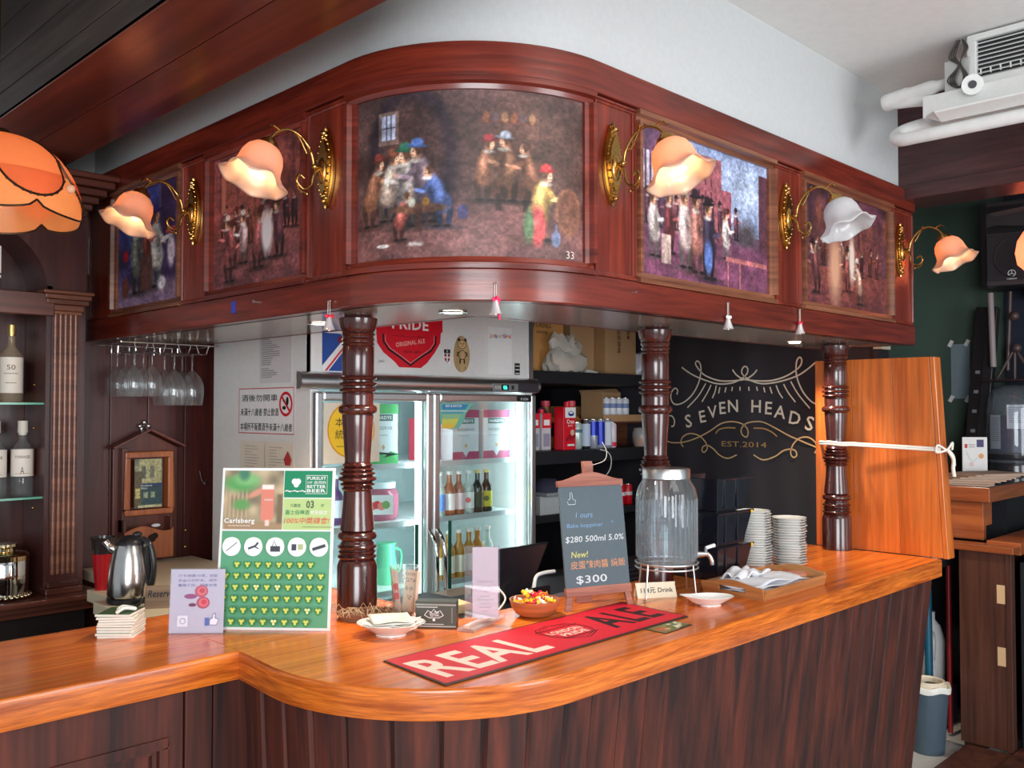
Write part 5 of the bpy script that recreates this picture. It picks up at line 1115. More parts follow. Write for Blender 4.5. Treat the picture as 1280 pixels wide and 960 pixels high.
pts = [(4.162, 2.07, zR+.0), (4.162, 1.50, zR-.02), (4.075, 1.49, zR-.015), (4.03, 1.862, zR-.0), (3.98, 1.875, zR), (3.965, 1.935, zR+.005), (3.99, 1.99, zR+.003), (4.162, 2.07, zR)]
t = thing('tie_rope', 'cream cloth rope tied round the column and the orange flap', 'rope', (4.07, 1.5, zR))
MB().tube(pts, .006, 8).tube([(p[0], p[1], p[2]-.009) for p in pts], .005, 8).build('loop', IVORY, t, world=True, smooth=60)
MB().tube(crv([(4.10, 1.475, zR-.02), (4.05, 1.49, zR+.0), (4.06, 1.50, zR-.03), (4.10, 1.47, zR-.02), (4.12, 1.455, zR+.01), (4.13, 1.46, zR-.02)], 6), .005, 8).build('knot', IVORY, t, world=True, smooth=60)
MB().tube(crv([(4.10, 1.468, zR-.02), (4.12, 1.452, zR-.06), (4.125, 1.455, zR-.10), (4.13, 1.452, zR-.135)], 6), .008, 8).tube(crv([(4.11, 1.470, zR-.02), (4.135, 1.458, zR-.05), (4.14, 1.456, zR-.09)], 6), .007, 8).build('tail', IVORY, t, world=True, smooth=60)

# ================================================================== glass fridge
FYV = 3.2; X0, X1 = 2.05, 3.345
FW = mat('fridge_white_enamel', (.82, .82, .80), .3, coat=.2); FI = mat('fridge_inner_white', (.72, .83, .84), .4)
fg = thing('glass_door_fridge', 'tall two-door glass display fridge with white body and steel trim', 'fridge', ((X0+X1)/2, 3.6, 0))
MB().box((X0, FYV, .08), (X0+.04, 4.02, 2.14)).build('side_panel', FW, fg, world=True, bevel=.003)
MB().box((X1-.04, FYV, .08), (X1, 4.02, 2.14)).build('side_panel', FW, fg, world=True, bevel=.003)
MB().box((X0+.04, 3.98, .08), (X1-.04, 4.02, 2.14)).build('back_panel', FI, fg, world=True)
MB().box((X0, FYV+.05, 2.12), (X1, 4.02, 2.15)).build('top_panel', FW, fg, world=True)
MB().box((X0+.04, FYV+.05, 1.79), (X1-.04, 3.98, 1.83)).build('inner_ceiling', FI, fg, world=True)
MB().box((X0, FYV, .08), (X1, 3.98, .26)).build('base', STEEL, fg, world=True, bevel=.004)
hp = MB().box((X0, FYV-.002, 1.845), (X1-.03, FYV+.03, 2.14)).build('header_panel', mat('header_gloss_white', (.80, .80, .78), .12, coat=.6), fg, world=True)
MB().box((X1-.03, FYV-.004, 1.845), (X1+.002, FYV+.03, 2.14)).build('header_edge', STEEL, fg, world=True)
bar_ = MB(); bar_.add([(x, FYV+y, z) for x in (1.985, X1+.02) for y, z in ((0, 1.778), (-.028, 1.782), (-.040, 1.80), (-.040, 1.825), (-.028, 1.842), (-.012, 1.85), (0, 1.85))], [tuple(range(7)), tuple(reversed(range(7, 14)))]+[(i, (i+1) % 7, 7+(i+1) % 7, 7+i) for i in range(7)])
bar_.build('steel_trim', STEEL, fg, world=True, smooth=50)
ct = MB().box((3.03, FYV-.044, 1.783), (3.20, FYV-.038, 1.822)).build('controller', flat(120, 120, 122, .3), fg, world=True, bevel=.002)
MB().box((3.20, FYV-.043, 1.783), (3.345, FYV-.038, 1.824)).build('black_plate', flat(58, 54, 62, .3), fg, world=True)
P = Print(ct, (3.03, FYV-.0445, 1.783), FX, FY, 'display'); P.rect(.055, .006, .105, .034, flat(10, 40, 35)); P.text('06', .08, .020, .019, mat('green_display', (.05, .9, .5), .4, emit=2.5, ecol=(.05, .9, .55, 1)), bold=.02)
for k in range(3): P.rect(.012+.014*k, .012, .020+.014*k, .028, flat(190, 190, 180))
P.rect(.122, .010, .140, .030, flat(40, 40, 45)); P.done()
MB().box((2.655, FYV+.03, .26), (2.695, FYV+.07, 1.79)).build('mullion', FI, fg, world=True)
LEDM = mat('led_strip', (1, 1, 1), .4, emit=4.5, ecol=(.80, .98, 1, 1))
for x in (2.640, 2.712, 3.292, 2.110): MB().box((x-.006, FYV+.045, .30), (x+.006, FYV+.055, 1.77)).build('led_strip', LEDM, fg, world=True)
for a_ in (2.13, 2.63, 2.73, 3.27):
    l = bpy.data.lights.new('fridge_light', 'AREA'); l.shape = 'RECTANGLE'; l.size = .03; l.size_y = 1.4; l.energy = 1.5; l.color = (.78, .96, 1)
    lo = bpy.data.objects.new('fridge_light', l); COL.objects.link(lo); lo.parent = fg; lo.location = Vector((a_, FYV+.066, 1.05))-fg.location
    lo.rotation_euler = Vector(((.4 if a_ in (2.13, 2.73) else -.4), .9, 0)).to_track_quat('-Z', 'Y').to_euler()
SHM = mat('fridge_shelf_white', (.86, .93, .93), .3); ZS = (1.455, 1.195, .895, .60)
for x0, x1 in ((X0+.045, 2.65), (2.70, X1-.045)):
    for z in ZS:
        s_ = MB().box((x0, FYV+.075, z-.022), (x1, FYV+.085, z+.002)).build('shelf_front', mat('shelf_front_metal', (.66, .72, .73), .3, .4), fg, world=True)
        MB().box((x0, FYV+.085, z-.010), (x1, 3.97, z)).build('shelf', SHM, fg, world=True)
# perforated uprights
for x in (2.63, 3.30):
    m = MB(); [m.box((x-.004, 3.968, z), (x+.004, 3.972, z+.010)) for z in [.3+.02*k for k in range(72)]]; tag(m.build('slot_row', flat(30, 70, 75), fg, world=True), kind='stuff')
GD = glass('fridge_glass', (.93, .98, .98), .02, 0, .18)
for (x0, x1, hs) in ((X0+.005, 2.671, 1), (2.675, X1-.004, -1)):
    w = .037; d_ = MB().box((x0+w, FYV-.018, .27+w), (x1-w, FYV-.014, 1.77-w)).build('door_glass', GD, fg, world=True)
    fm = [((x0, .27), (x0+w, 1.77)), ((x1-w, .27), (x1, 1.77)), ((x0+w, 1.77-w), (x1-w, 1.77)), ((x0+w, .27), (x1-w, .27+w))]
    for p, q in fm: MB().box((p[0]+.0005, FYV-.032, p[1]), (q[0]-.0005, FYV-.002, q[1])).build('door_frame', STEEL, d_, world=True, bevel=.008, seg=3)
    hx = x1-.022 if hs > 0 else x0+.022
    MB().tube(crv([(hx, FYV-.03, .72), (hx+.0, FYV-.075, .80), (hx, FYV-.085, .95), (hx, FYV-.075, 1.09), (hx, FYV-.03, 1.16)], 8), .010, 10).build('door_handle', CHROME, d_, world=True, smooth=60)
    sx = x1-.085 if hs > 0 else x0+.105
    MB().box((sx-.010, FYV-.0192, .88), (sx+.010, FYV-.0182, 1.19 if hs < 0 else 1.19)).build('green_strip', flat(14, 82, 66), d_, world=True)
MB().box((3.20, FYV-.036, 1.735), (3.30, FYV-.033, 1.762)).build('maker_plate', BLK, fg, world=True)
P = Print(fg, (3.20, FYV-.0365, 1.735), FX, FY, 'plate_text'); P.text('D SON', .05, .013, .012, WHI); P.done()
# things stuck on the fridge header
t = thing('flag_poster', 'poster with a Union Jack and beer writing at the left of the fridge header', 'poster', (2.16, FYV-.004, 1.86))
MB().box((2.10, FYV-.0055, 1.856), (2.36, FYV-.0035, 2.05)).build('sheet', PAPER, t, world=True)
P = Print(t, (2.10, FYV-.006, 1.856), FX, FY); bl = flat(35, 75, 160); P.rect(.0, .0, .26, .194, flat(228, 70, 90)); P.rect(0, 0, .14, .155, bl); P.poly([(0, .0), (.14, .155), (.105, .155), (0, .035)], WHI) if 0 else None
P.poly([(.0, 0), (.03, 0), (.14, .125), (.14, .155), (.125, .155), (0, .02)], WHI); P.poly([(.012, 0), (.024, 0), (.14, .132), (.14, .145)], flat(220, 50, 70)); P.rect(.10, 0, .14, .155, WHI); P.rect(.112, 0, .26, .155, flat(228, 60, 80)); P.rect(0, .155, .26, .165, WHI); P.poly([(.05, .194), (.09, .194), (.07, .165)], WHI)
P.rect(.075, .118, .24, .142, flat(120, 20, 40)); P.text('火黑水色真美', .155, .130, .013, WHI); P.text('ALL S', .165, .092, .020, WHI, bold=.04, shear=.2); P.text('BEER', .165, .058, .020, WHI, bold=.04, shear=.2); P.done()
o = thing('shield_banner', 'red shield-shaped beer banner with white and black lettering on the fridge header', 'banner', (2.56, FYV-.004, 1.88))
x0, x1 = 2.365, 2.745; cx = 2.558; sh = [(x0, 2.105), (x0, 2.045), (x0+.008, 2.04), (x0+.012, 1.985), (x0+.045, 1.945), (cx-.085, 1.905), (cx-.06, 1.882), (cx+.06, 1.882), (cx+.095, 1.905), (x1-.045, 1.955), (x1-.014, 2.0), (x1-.010, 2.045), (x1, 2.05), (x1, 2.125)]
m = MB(); m.prism(sh, 0, .002, M=Matrix(((1, 0, 0, 0), (0, 0, -1, FYV-.004), (0, 1, 0, 0), (0, 0, 0, 1)))); m.build('board', flat(220, 20, 42, .35), o, world=True)
P = Print(o, (cx, FYV-.0063, 1.88), FX, FY); k_ = flat(45, 10, 18); P.text('PRIDE', 0, .195, .050, WHI, w=.205, bold=.04)
P.line([(-.150, .145), (-.148, .110), (-.120, .078), (-.05, .042), (0, .012), (.05, .045), (.120, .083), (.145, .115), (.145, .150)], .010, k_); P.line([(-.138, .140), (-.138, .112), (-.112, .083), (-.05, .050), (0, .022), (.05, .052), (.112, .088), (.136, .118), (.136, .150)], .003, flat(250, 150, 150))
P.text('ORIGINAL ALE', 0, .112, .020, flat(250, 180, 170), w=.165, rot=.16, bold=.01); P.text('=ESTD~1845=', .01, .072, .010, k_, w=.10); P.text('-~=~-~=~-', -.0, .140, .006, k_, w=.2); P.done()
P = Print(fg, (2.385, FYV-.0035, 1.905), FX, FY, 'header_text'); P.text('2441', 0, 0, .012, flat(120, 120, 115), al='l'); P.done()
o = tag(MB().box((2.752, FYV-.005, 1.905), (2.795, FYV-.0035, 1.975)).build('small_crest_sticker', PAPER), 'small dark and red crest sticker beside the shield banner', 'sticker')
P = Print(o, (2.752, FYV-.0052, 1.905), FX, FY, 'crest_print'); P.rect(.002, .05, .041, .068, BLK); P.poly([(.004, .048), (.039, .048), (.037, .02), (.0215, .003), (.006, .02)], flat(150, 45, 60)); P.rect(.018, .008, .025, .048, WHI); P.rect(.006, .028, .037, .034, WHI); P.text('B', .0215, .059, .010, WHI); P.done()
# wooden animal tag
TAN = wood('pale_tag_wood', (.52, .36, .17), (.66, .48, .25), 'z', .6, 0, 12)
t = thing('wooden_bear_tag', 'oval pale wooden tag with a burnt bear drawing on the fridge header', 'wooden tag', (2.86, FYV-.004, 1.87))
m = MB(); m.prism([(2.862+.048*math.cos(2*PI*i/28)*(1-.12*math.sin(2*PI*i/28)), 1.955+.085*math.sin(2*PI*i/28)) for i in range(28)], 0, .006, M=Matrix(((1, 0, 0, 0), (0, 0, -1, FYV-.003), (0, 1, 0, 0), (0, 0, 0, 1)))); m.build('tag_body', TAN, t, world=True)
P = Print(t, (2.862, FYV-.0092, 1.955), FX, FY, 'burnt_drawing'); bk_ = flat(60, 36, 20); tn = flat(214, 178, 120)
P.disc(0, .045, .026, bk_, .022); P.disc(0, .045, .023, tn, .019); P.disc(-.020, .066, .008, bk_); P.disc(.020, .066, .008, bk_); P.disc(-.009, .048, .004, bk_); P.disc(.009, .048, .004, bk_); P.disc(0, .038, .004, bk_, .003)
P.ring(0, -.005, .020, .023, bk_); P.line([(-.020, .008), (-.030, .004), (-.028, -.012)], .007, bk_); P.line([(.020, .008), (.030, .004), (.028, -.012)], .007, bk_); P.line([(-.012, -.024), (-.014, -.045)], .008, bk_); P.line([(.012, -.024), (.014, -.045)], .008, bk_); P.text('2', .02, -.066, .012, bk_); P.done()
t = thing('greeting_card', 'white card with small colourful lettering at its top on the fridge header', 'card', (3.11, FYV-.004, 1.87))
MB().box((3.03, FYV-.0055, 1.868), (3.195, FYV-.0035, 2.095)).build('sheet', PAPER, t, world=True)
P = Print(t, (3.03, FYV-.006, 1.868), FX, FY, 'coloured_lettering'); cl = [(210, 70, 50), (240, 150, 40), (60, 130, 90), (60, 110, 180), (225, 90, 60), (240, 180, 60), (220, 90, 130)]
for k, ch_ in enumerate("Lookin'"): P.text(ch_, .022+.0125*k, .183 if ch_ != "'" else .190, .020 if ch_ in 'Lk' else (.014 if ch_ != "'" else .006), flat(*cl[k]), bold=.04)
for k, ch_ in enumerate("Good"): P.text(ch_, .108+.0135*k, .186, .020 if ch_ in 'Gd' else .014, flat(*cl[(k+3) % 7]), bold=.04)
P.done()
o = tag(MB().box((3.215, FYV-.005, 1.868), (3.25, FYV-.0035, 1.925)).build('warning_label', BLK), 'tiny black and white label at the right end of the fridge header', 'sticker')
P = Print(o, (3.215, FYV-.0052, 1.868), FX, FY); [P.rect(.003, .005+.018*k, .032, .009+.018*k, WHI) for k in range(3)]; P.done()
# papers on the white fridge side (plane facing left)
def side_paper(name, label, y1, y0, z0, z1, col, th=.001):
    t = thing(name, label, 'paper', (X0, (y0+y1)/2, z0)); MB().box((X0-th-.0005, y0, z0), (X0-.0005, y1, z1)).build('sheet', col, t, world=True)
    return t, Print(t, (X0-th-.0008, y1, z0), LX, LY)
t, P = side_paper('typed_list', 'long white typed list taped high on the fridge side', 3.60, 3.34, 1.81, 2.02, mat('grey_paper', srgb(214, 210, 210), .7)); gy = flat(150, 146, 150)
for k in range(14): P.rect(.02, .195-.009*k, .02+random.uniform(.06, .15), .1985-.009*k, gy)
for k in range(5): P.rect(.02, .06-.009*k, .02+random.uniform(.04, .14), .0635-.009*k, gy)
P.done()
t, P = side_paper('no_drink_driving_notice', 'white notice in red border with Chinese text and crossed-out bottle symbol', 3.775, 3.318, 1.592, 1.79, PAPER)
W_, H_ = .457, .198
for r in ((0, 0, W_, .004), (0, H_-.004, W_, H_), (0, 0, .004, H_), (W_-.004, 0, W_, H_)): P.rect(*r, flat(205, 70, 80))
P.text('酒後勿開車', W_*.385, .155, .030, BLK, w=W_*.66, bold=.03); P.text('未滿十八歲者‧禁止飲酒', W_*.385, .094, .034, BLK, w=W_*.70, bold=.03); P.text('本場所不販賣酒予未滿十八歲者', W_*.50, .030, .034, BLK, w=W_*.94, bold=.03)
P.ring(W_*.86, .128, .040, .052, flat(215, 25, 45)); P.line([(W_*.86-.033, .128+.033), (W_*.86+.033, .128-.033)], .011, flat(215, 25, 45)); P.disc(W_*.86+.012, .140, .010, BLK, .018); P.disc(W_*.86-.012, .112, .014, BLK, .008); P.rect(W_*.86-.022, .138, W_*.86-.006, .143, BLK); P.done()
t, P = side_paper('notice_pages', 'pair of cream printed pages below the drink notice on the fridge side', 3.76, 3.32, 1.30, 1.56, mat('cream_page', srgb(232, 222, 205), .7))
for c0 in (.04, .25):
    for k in range(16): P.rect(c0, .235-.0125*k, c0+random.uniform(.05, .13), .238-.0125*k, flat(185, 172, 155))
P.rect(.212, .0, .217, .25, flat(200, 190, 172)); P.rect(.205, .0, .219, .055, flat(60, 150, 110)); P.rect(.425, .0, .44, .07, flat(60, 150, 110)); P.poly([(.37, .19), (.40, .225), (.43, .19), (.42, .165), (.38, .165)], flat(190, 60, 60)); P.done()
# posters on the door glass
t = thing('tax_sticker', 'yellow round sticker with Chinese text on the left fridge door', 'sticker', (2.21, FYV-.02, 1.5))
MB().box((2.10, FYV-.0205, 1.475), (2.38, FYV-.0187, 1.725)).build('sheet', flat(225, 216, 196), t, world=True)
P = Print(t, (2.235, FYV-.021, 1.625), FX, FY); P.disc(0, -.012, .118, flat(225, 150, 20)); P.disc(0, -.012, .112, flat(250, 205, 40)); P.disc(.02, .03, .06, flat(252, 222, 110)); P.text('本店免收', .005, .020, .038, BLK, w=.17); P.text('統一發票', .005, -.030, .038, BLK, w=.17); P.text('~~~~~~~~', 0, -.080, .005, BLK); P.done()
o = tag(MB().prism([(2.718, 1.725), (2.718, 1.64), (2.745, 1.612), (2.79, 1.605), (2.835, 1.612), (2.86, 1.64), (2.88, 1.68), (2.905, 1.705), (2.93, 1.725)], 0, .001, M=Matrix(((1, 0, 0, 0), (0, 0, -1, FYV-.0187), (0, 1, 0, 0), (0, 0, 0, 1)))).build('wave_sticker', flat(120, 190, 170)), 'blue to yellow wave-edged sticker in the corner of the right fridge door', 'sticker')
P = Print(o, (2.728, FYV-.0200, 1.605), FX, FY)
for k, cc_ in enumerate([(60, 140, 190), (90, 170, 180), (150, 200, 150), (215, 215, 100), (235, 200, 80)]):
    v1 = .115-.022*k; P.poly([(.003, v1), (.003, v1-.022), ([.145, .125, .105, .090, .07][k], v1-.022), ([.165, .145, .125, .105, .09][k], v1)], flat(*cc_))
P.text('MIX & MATCH', .072, .108, .011, WHI, bold=.03); P.text('~~~~~~~', .06, .085, .007, WHI); P.done()

# ---- fridge contents
def bag_box(name, label, x, y, z, w, h, d, top, body, group, wing=True):
    t = thing(name, label, 'wine box', (x, y, z), 0, group)
    m = MB(); m.box((-w/2, -d/2, 0), (w/2, d/2, h)); m.build('carton', flat(*body), t, bevel=.003)
    P = Print(t, (x-w/2, y-d/2-.0006, z), FX, FY); tc_ = flat(*top)
    P.rect(0, h*.84, w, h, tc_); P.rect(0, 0, w, h*.16, tc_); P.poly([(0, h*.16), (w*.25, h*.21), (w*.5, h*.10), (w*.75, h*.21), (w, h*.16)], tc_) if top[1] > 100 else P.poly([(w*.38, h*.17), (w*.5, h*.05), (w*.62, h*.17)], flat(*body))
    P.rect(w*.18, h*.72, w*.82, h*.83, flat(70, 100, 98)); P.text('HARDYS', w*.5, h*.775, h*.06, WHI, w=w*.55, bold=.03); P.text('RESERVE', w*.5, h*.60, h*.055, flat(120, 120, 125), w=w*.62)
    P.text('~~~~', w*.4, h*.48, h*.02, flat(150, 150, 150)); P.poly([(w*.5, h*.33), (w*.56, h*.28), (w*.5, h*.23), (w*.44, h*.28)], flat(215, 170, 110)); P.done(); return t
g_ = 'wine boxes in the fridge'
bag_box('wine_box', 'white and green wine box in the left fridge door beside the column', 2.49, 3.36, 1.4552, .165, .265, .12, (70, 185, 95), (228, 236, 238), g_)
bag_box('wine_box', 'grey and maroon wine box, left one in the right fridge half', 2.985, 3.36, 1.4552, .172, .240, .12, (165, 60, 95), (205, 208, 212), g_)
bag_box('wine_box', 'grey and maroon wine box, right one in the right fridge half', 3.19, 3.36, 1.4552, .180, .240, .12, (165, 60, 95), (205, 208, 212), g_)
t = thing('red_juice_box', 'red and white carton at the left of the upper right fridge shelf', 'carton', (2.825, 3.42, 1.4552)); MB().box((-.055, -.05, 0), (.055, .05, .20)).build('carton_body', flat(225, 70, 90), t, bevel=.002); P = Print(t, (2.77, 3.369, 1.4552), FX, FY); P.rect(.02, .02, .085, .07, flat(240, 200, 205)); P.text('OPEN', .05, .12, .014, WHI, rot=PI/2); P.done()
t = thing('pickle_jar', 'round glass jar of pink pickles with printed label in the left fridge door', 'jar', (2.56, 3.42, 1.1952))
MB().lathe([(0, 0), (.075, 0), (.088, .015), (.090, .11), (.080, .135), (.070, .142), (.070, .15), (0, .15)], n=32).build('jar_body', mat('pickle_pink', srgb(170, 95, 115), .15), t, smooth=50)
MB().lathe([(.068, .142), (.074, .144), (.074, .172), (0, .174)], n=32).build('lid', flat(205, 222, 224, .3), t, smooth=40)
dfr = Vector((-2.56, -3.42, 0)).normalized(); xr = Vector((-dfr.y, dfr.x, 0)); P = Print(t, Vector((2.56, 3.42, 1.1952))+dfr*.093, xr, (0, 0, 1)); P.rect(-.062, .03, .062, .118, flat(232, 238, 238)); [P.disc(-.03+.02*k, .068+.006*(k % 2), .018, flat(*[(235, 120, 90), (220, 70, 80), (240, 130, 120), (120, 170, 100)][k])) for k in range(4)]; P.done()
t = thing('green_jug', 'translucent green plastic jug with lid on the lower left fridge shelf', 'jug', (2.60, 3.42, .8952)); JG = mat('green_jug_plastic', srgb(110, 205, 160), .3)
MB().lathe([(0, 0), (.045, 0), (.052, .06), (.045, .12), (.040, .17), (.048, .19), (0, .19)], n=28).build('jug_body', JG, t, smooth=50); MB().box((-.08, -.012, .20), (.03, .012, .225), M=Matrix.Rotation(math.radians(-35), 4, 'Y') @ Matrix.Translation((-.1, 0, .0))).build('lid_flap', mat('jug_dark_green', srgb(30, 150, 110), .3), t, bevel=.004)
MB().tube(crv([(.042, 0, .16), (.085, 0, .14), (.08, 0, .06), (.046, 0, .04)], 5), .007, 8).build('handle', JG, t, smooth=60)
t = thing('plastic_bundle', 'pale crumpled plastic bags on the lower left fridge shelf', 'plastic bag', (2.36, 3.50, .8952))
m = MB(); m.lathe([(0, 0), (.10, 0), (.12, .05), (.10, .10), (.05, .14), (0, .15)], n=28, wav=lambda r, z, a, j: (r*(1+.12*math.sin(5*a+j)+.08*math.sin(11*a+2*j)), z+.012*math.sin(7*a+j*3)*(r > .02)*(j > 1))); m.build('bags', mat('pale_plastic', (.75, .84, .86), .3), t, smooth=40)
for i, (x, cc_) in enumerate(((2.17, (60, 120, 95)), (2.235, (40, 90, 90)), (2.30, (95, 60, 110)))):
    bottle('fridge_bottle', f'slim bottle with {["green", "teal", "purple"][i]} body behind the poster board in the left fridge door', (x, 3.38, 1.1952), .215, .027, mat('bottle_c%d' % i, srgb(*cc_), .15), flat(225, 222, 232), flat(235, 235, 238), 'bottles on the middle left fridge shelf')
brn = mat('cider_glass', srgb(165, 95, 60), .12, trans=.3); dkg = mat('dark_green_glass', srgb(38, 44, 40), .1); clr = glass('pale_bottle_glass', (.88, .92, .88), .03, .25, .3); amb = mat('amber_beer_glass', srgb(215, 150, 60), .12, trans=.3)
mid = [(2.80, 3.30, clr, (90, 150, 225), 'clear bottle with round blue label, first', None), (2.862, 3.31, brn, (245, 240, 235), 'reddish bottle with blue and white label, second', None), (2.923, 3.36, brn, (232, 205, 205), 'reddish cider bottle with pale pink label, third', None), (2.984, 3.31, clr, (240, 238, 236), 'clear green-tinted bottle with white label, fourth', (235, 110, 100)), (3.045, 3.38, dkg, (60, 70, 45), 'dark beer bottle, fifth', None), (3.106, 3.33, dkg, (215, 205, 60), 'dark beer bottle with yellow round label, sixth', (60, 100, 50))]
for x, y, gm, lc, lb, dot in mid:
    x += .035; y = 3.32
    t = bottle('beer_bottle', lb+' on the middle right fridge shelf', (x, y, 1.1952), .205, .029, gm, flat(*lc), flat(225, 205, 130) if gm is dkg else flat(225, 222, 215), 'bottles on the middle right fridge shelf', neck=.42, lab_h=(.12, .50))
    if dot:
        d = Vector((-x, -y, 0)).normalized(); P = Print(t, Vector((x, y, 1.1952+.065))+d*.0302, (-d.y, d.x, 0), (0, 0, 1)); P.disc(0, 0, .013, flat(*dot)); P.done()
for i, (x, y, gm, w_) in enumerate(((2.83, 3.32, amb, 'first'), (2.895, 3.32, amb, 'second'), (2.96, 3.32, amb, 'third'), (3.025, 3.32, amb, 'fourth'), (3.09, 3.33, mat('orange_beer', srgb(235, 150, 50), .12, trans=.3), 'fifth, orange filled'), (3.155, 3.33, clr, 'last, clear green'))):
    bottle('beer_bottle', f'pale amber beer bottle, {w_} from the left on the lower right fridge shelf', (x, y, .8952), .225, .031, gm, flat(238, 226, 205) if i < 4 else None, flat(235, 225, 215), 'bottles on the lower right fridge shelf', neck=.42, lab_h=(.12, .48))

# ================================================================== black shelving with stock
sv = thing('black_shelving', 'black open shelving full of stock to the right of the fridge', 'shelf', (4.0, 3.7, 0))
for z0, z1 in ((1.835, 1.90), (1.405, 1.475), (1.10, 1.14)): MB().box((3.36, 3.30, z0), (4.585, 4.20, z1)).build('shelf_board', BLACKW, sv, world=True, bevel=.003)
MB().box((3.352, 3.28, 0), (3.385, 4.22, 2.3)).build('side_board', BLACKW, sv, world=True)
MB().box((3.36, 4.21, 0), (4.585, 4.235, 2.6)).build('rear_board', BLACKW, sv, world=True)
o = tag(MB().box((4.14, 3.41, 1.615), (4.58, 3.57, 1.625)).box((4.24, 3.56, 1.476), (4.58, 3.57, 1.615)).build('brown_riser', wood('riser_wood', (.10, .03, .015), (.17, .06, .03), 'x', .5, .1)), 'brown wooden riser board standing on the middle black shelf', 'riser')
def carton(name, label, a, b, col=CARD, tape=None, txt=None, group=None, flaps=False):
    t = thing(name, label, 'box', ((a[0]+b[0])/2, (a[1]+b[1])/2, a[2]), 0, group); MB().box(a, b).build('carton_body', col, t, world=True, bevel=.003)
    if tape: MB().box((tape, a[1]-.001, a[2]), (tape+.02, a[1], b[2])).build('tape', mat('brown_tape', (.36, .20, .08), .3), t, world=True)
    if txt:
        P = Print(t, (a[0], a[1]-.0012, a[2]), FX, FY, 'printed_text')
        for body, u, v, h, rot in txt: P.text(body, u, v, h, flat(90, 60, 35), rot=rot, bold=.01)
        P.done()
    return t
Z = 1.9005
ORC = mat('orange_cardboard', (.62, .30, .09), .7)
carton('cardboard_box', 'orange-brown cardboard box on the top black shelf behind the plastic bag', (3.56, 3.45, Z), (3.86, 3.75, Z+.36), ORC, txt=[('TORRES', .12, .26, .03, 0), ('====', .12, .22, .012, 0)])
carton('cardboard_box', 'tall cardboard box left of the taped box on the top black shelf', (3.93, 3.46, Z), (4.14, 3.8, Z+.34))
carton('cardboard_box', 'cardboard box with brown tape and black print on the top black shelf', (4.145, 3.40, Z), (4.46, 3.75, Z+.33), CARD, 4.145, [('品名規格', .15, .20, .035, -PI/2), ('數量', .24, .24, .025, -PI/2)])
carton('cardboard_box', 'narrow white edged box beside the fridge on the top shelf', (3.42, 3.42, Z), (3.52, 3.7, Z+.32), mat('pale_card', (.66, .58, .46), .7))
t = thing('plastic_bag', 'crumpled translucent plastic bag in front of the boxes on the top black shelf', 'plastic bag', (3.80, 3.39, Z))
m = MB(); m.lathe([(0, .0), (.13, 0), (.155, .04), (.150, .09), (.10, .115), (.12, .15), (.09, .185), (.0, .12)], n=40, wav=lambda r, z, a, j: (r*(1+.12*math.sin(3*a+j*.7)+.07*math.sin(9*a+2*j)), z*(1+.18*math.sin(2*a+.5))+.010*math.sin(8*a+j*2)), M=Matrix.Diagonal((1.05, .42, 1, 1)))
m.build('bag_body', glass('bag_plastic', (.93, .90, .84), .15, .45, .3), t, smooth=40); MB().box((-.10, -.03, .004), (.09, .03, .09)).build('cream_contents', mat('bag_contents', (.72, .55, .40), .7), t, bevel=.02)
MB().tube(crv([(.14, -.03, .01), (.19, -.05, .005), (.21, -.06, -.0)], 4), [.014]*4+[.01]*4+[.016], 8).build('knot', glass('bag_plastic', (.93, .90, .84), .15, .45, .3), t, smooth=60)
tag(MB().lathe([(0, 0), (.05, .0), (.06, .05), (.045, .13), (0, .15)], n=18, wav=lambda r, z, a, j: (r*(1+.15*math.sin(4*a+j)), z)).build('grey_bag', glass('grey_bag', (.80, .82, .90), .2, .5, .3), smooth=40), 'small grey translucent bag at the right end of the top black shelf', 'plastic bag').location = (4.52, 3.42, Z)
# mid shelf
Zm = 1.4755
for i, (x, w) in enumerate(((3.44, .075), (3.54, .07), (3.63, .07))):
    t = carton('milk_carton', f'red and white drink carton, {["leftmost", "second", "third"][i]} in the row beside the fridge', (x, 3.40, Zm), (x+w, 3.48, Zm+.20), flat(205, 200, 206), group='red and white cartons on the middle black shelf')
    P = Print(t, (x, 3.3988, Zm), FX, FY); P.rect(0, .12, w, .20, RED); P.rect(.012, .135, w-.012, .165, WHI); P.rect(.01, .02, w-.01, .09, flat(150, 150, 170)); P.done()
    MB().cyl((x+w/2, 3.44, Zm+.20), (x+w/2, 3.44, Zm+.222), .016, .016, 14).build('cap', mat('red_cap', srgb(215, 25, 45), .4), t, world=True)
t = carton('juice_carton', 'bright red juice carton with blue crest label in the middle of the black shelf', (3.725, 3.33, Zm), (3.825, 3.40, Zm+.235), flat(222, 25, 45, .35))
P = Print(t, (3.725, 3.3288, Zm), FX, FY); P.rect(.012, .175, .098, .232, WHI); P.disc(.06, .198, .024, flat(30, 60, 130), .014); P.disc(.06, .203, .016, WHI, .006); P.text('Cran', .055, .155, .022, WHI, bold=.03); P.text('berry', .055, .132, .016, WHI); [P.disc(.03+.018*k, .06+.012*(k % 2), .011, flat(150, 10, 30)) for k in range(4)]; P.disc(.07, .095, .016, flat(215, 190, 160)); P.rect(.03, .022, .085, .032, WHI); P.done()
MB().cyl((3.785, 3.36, Zm+.235), (3.785, 3.36, Zm+.262), .018, .018, 14).build('cap', mat('red_cap', srgb(215, 25, 45), .4), t, world=True)
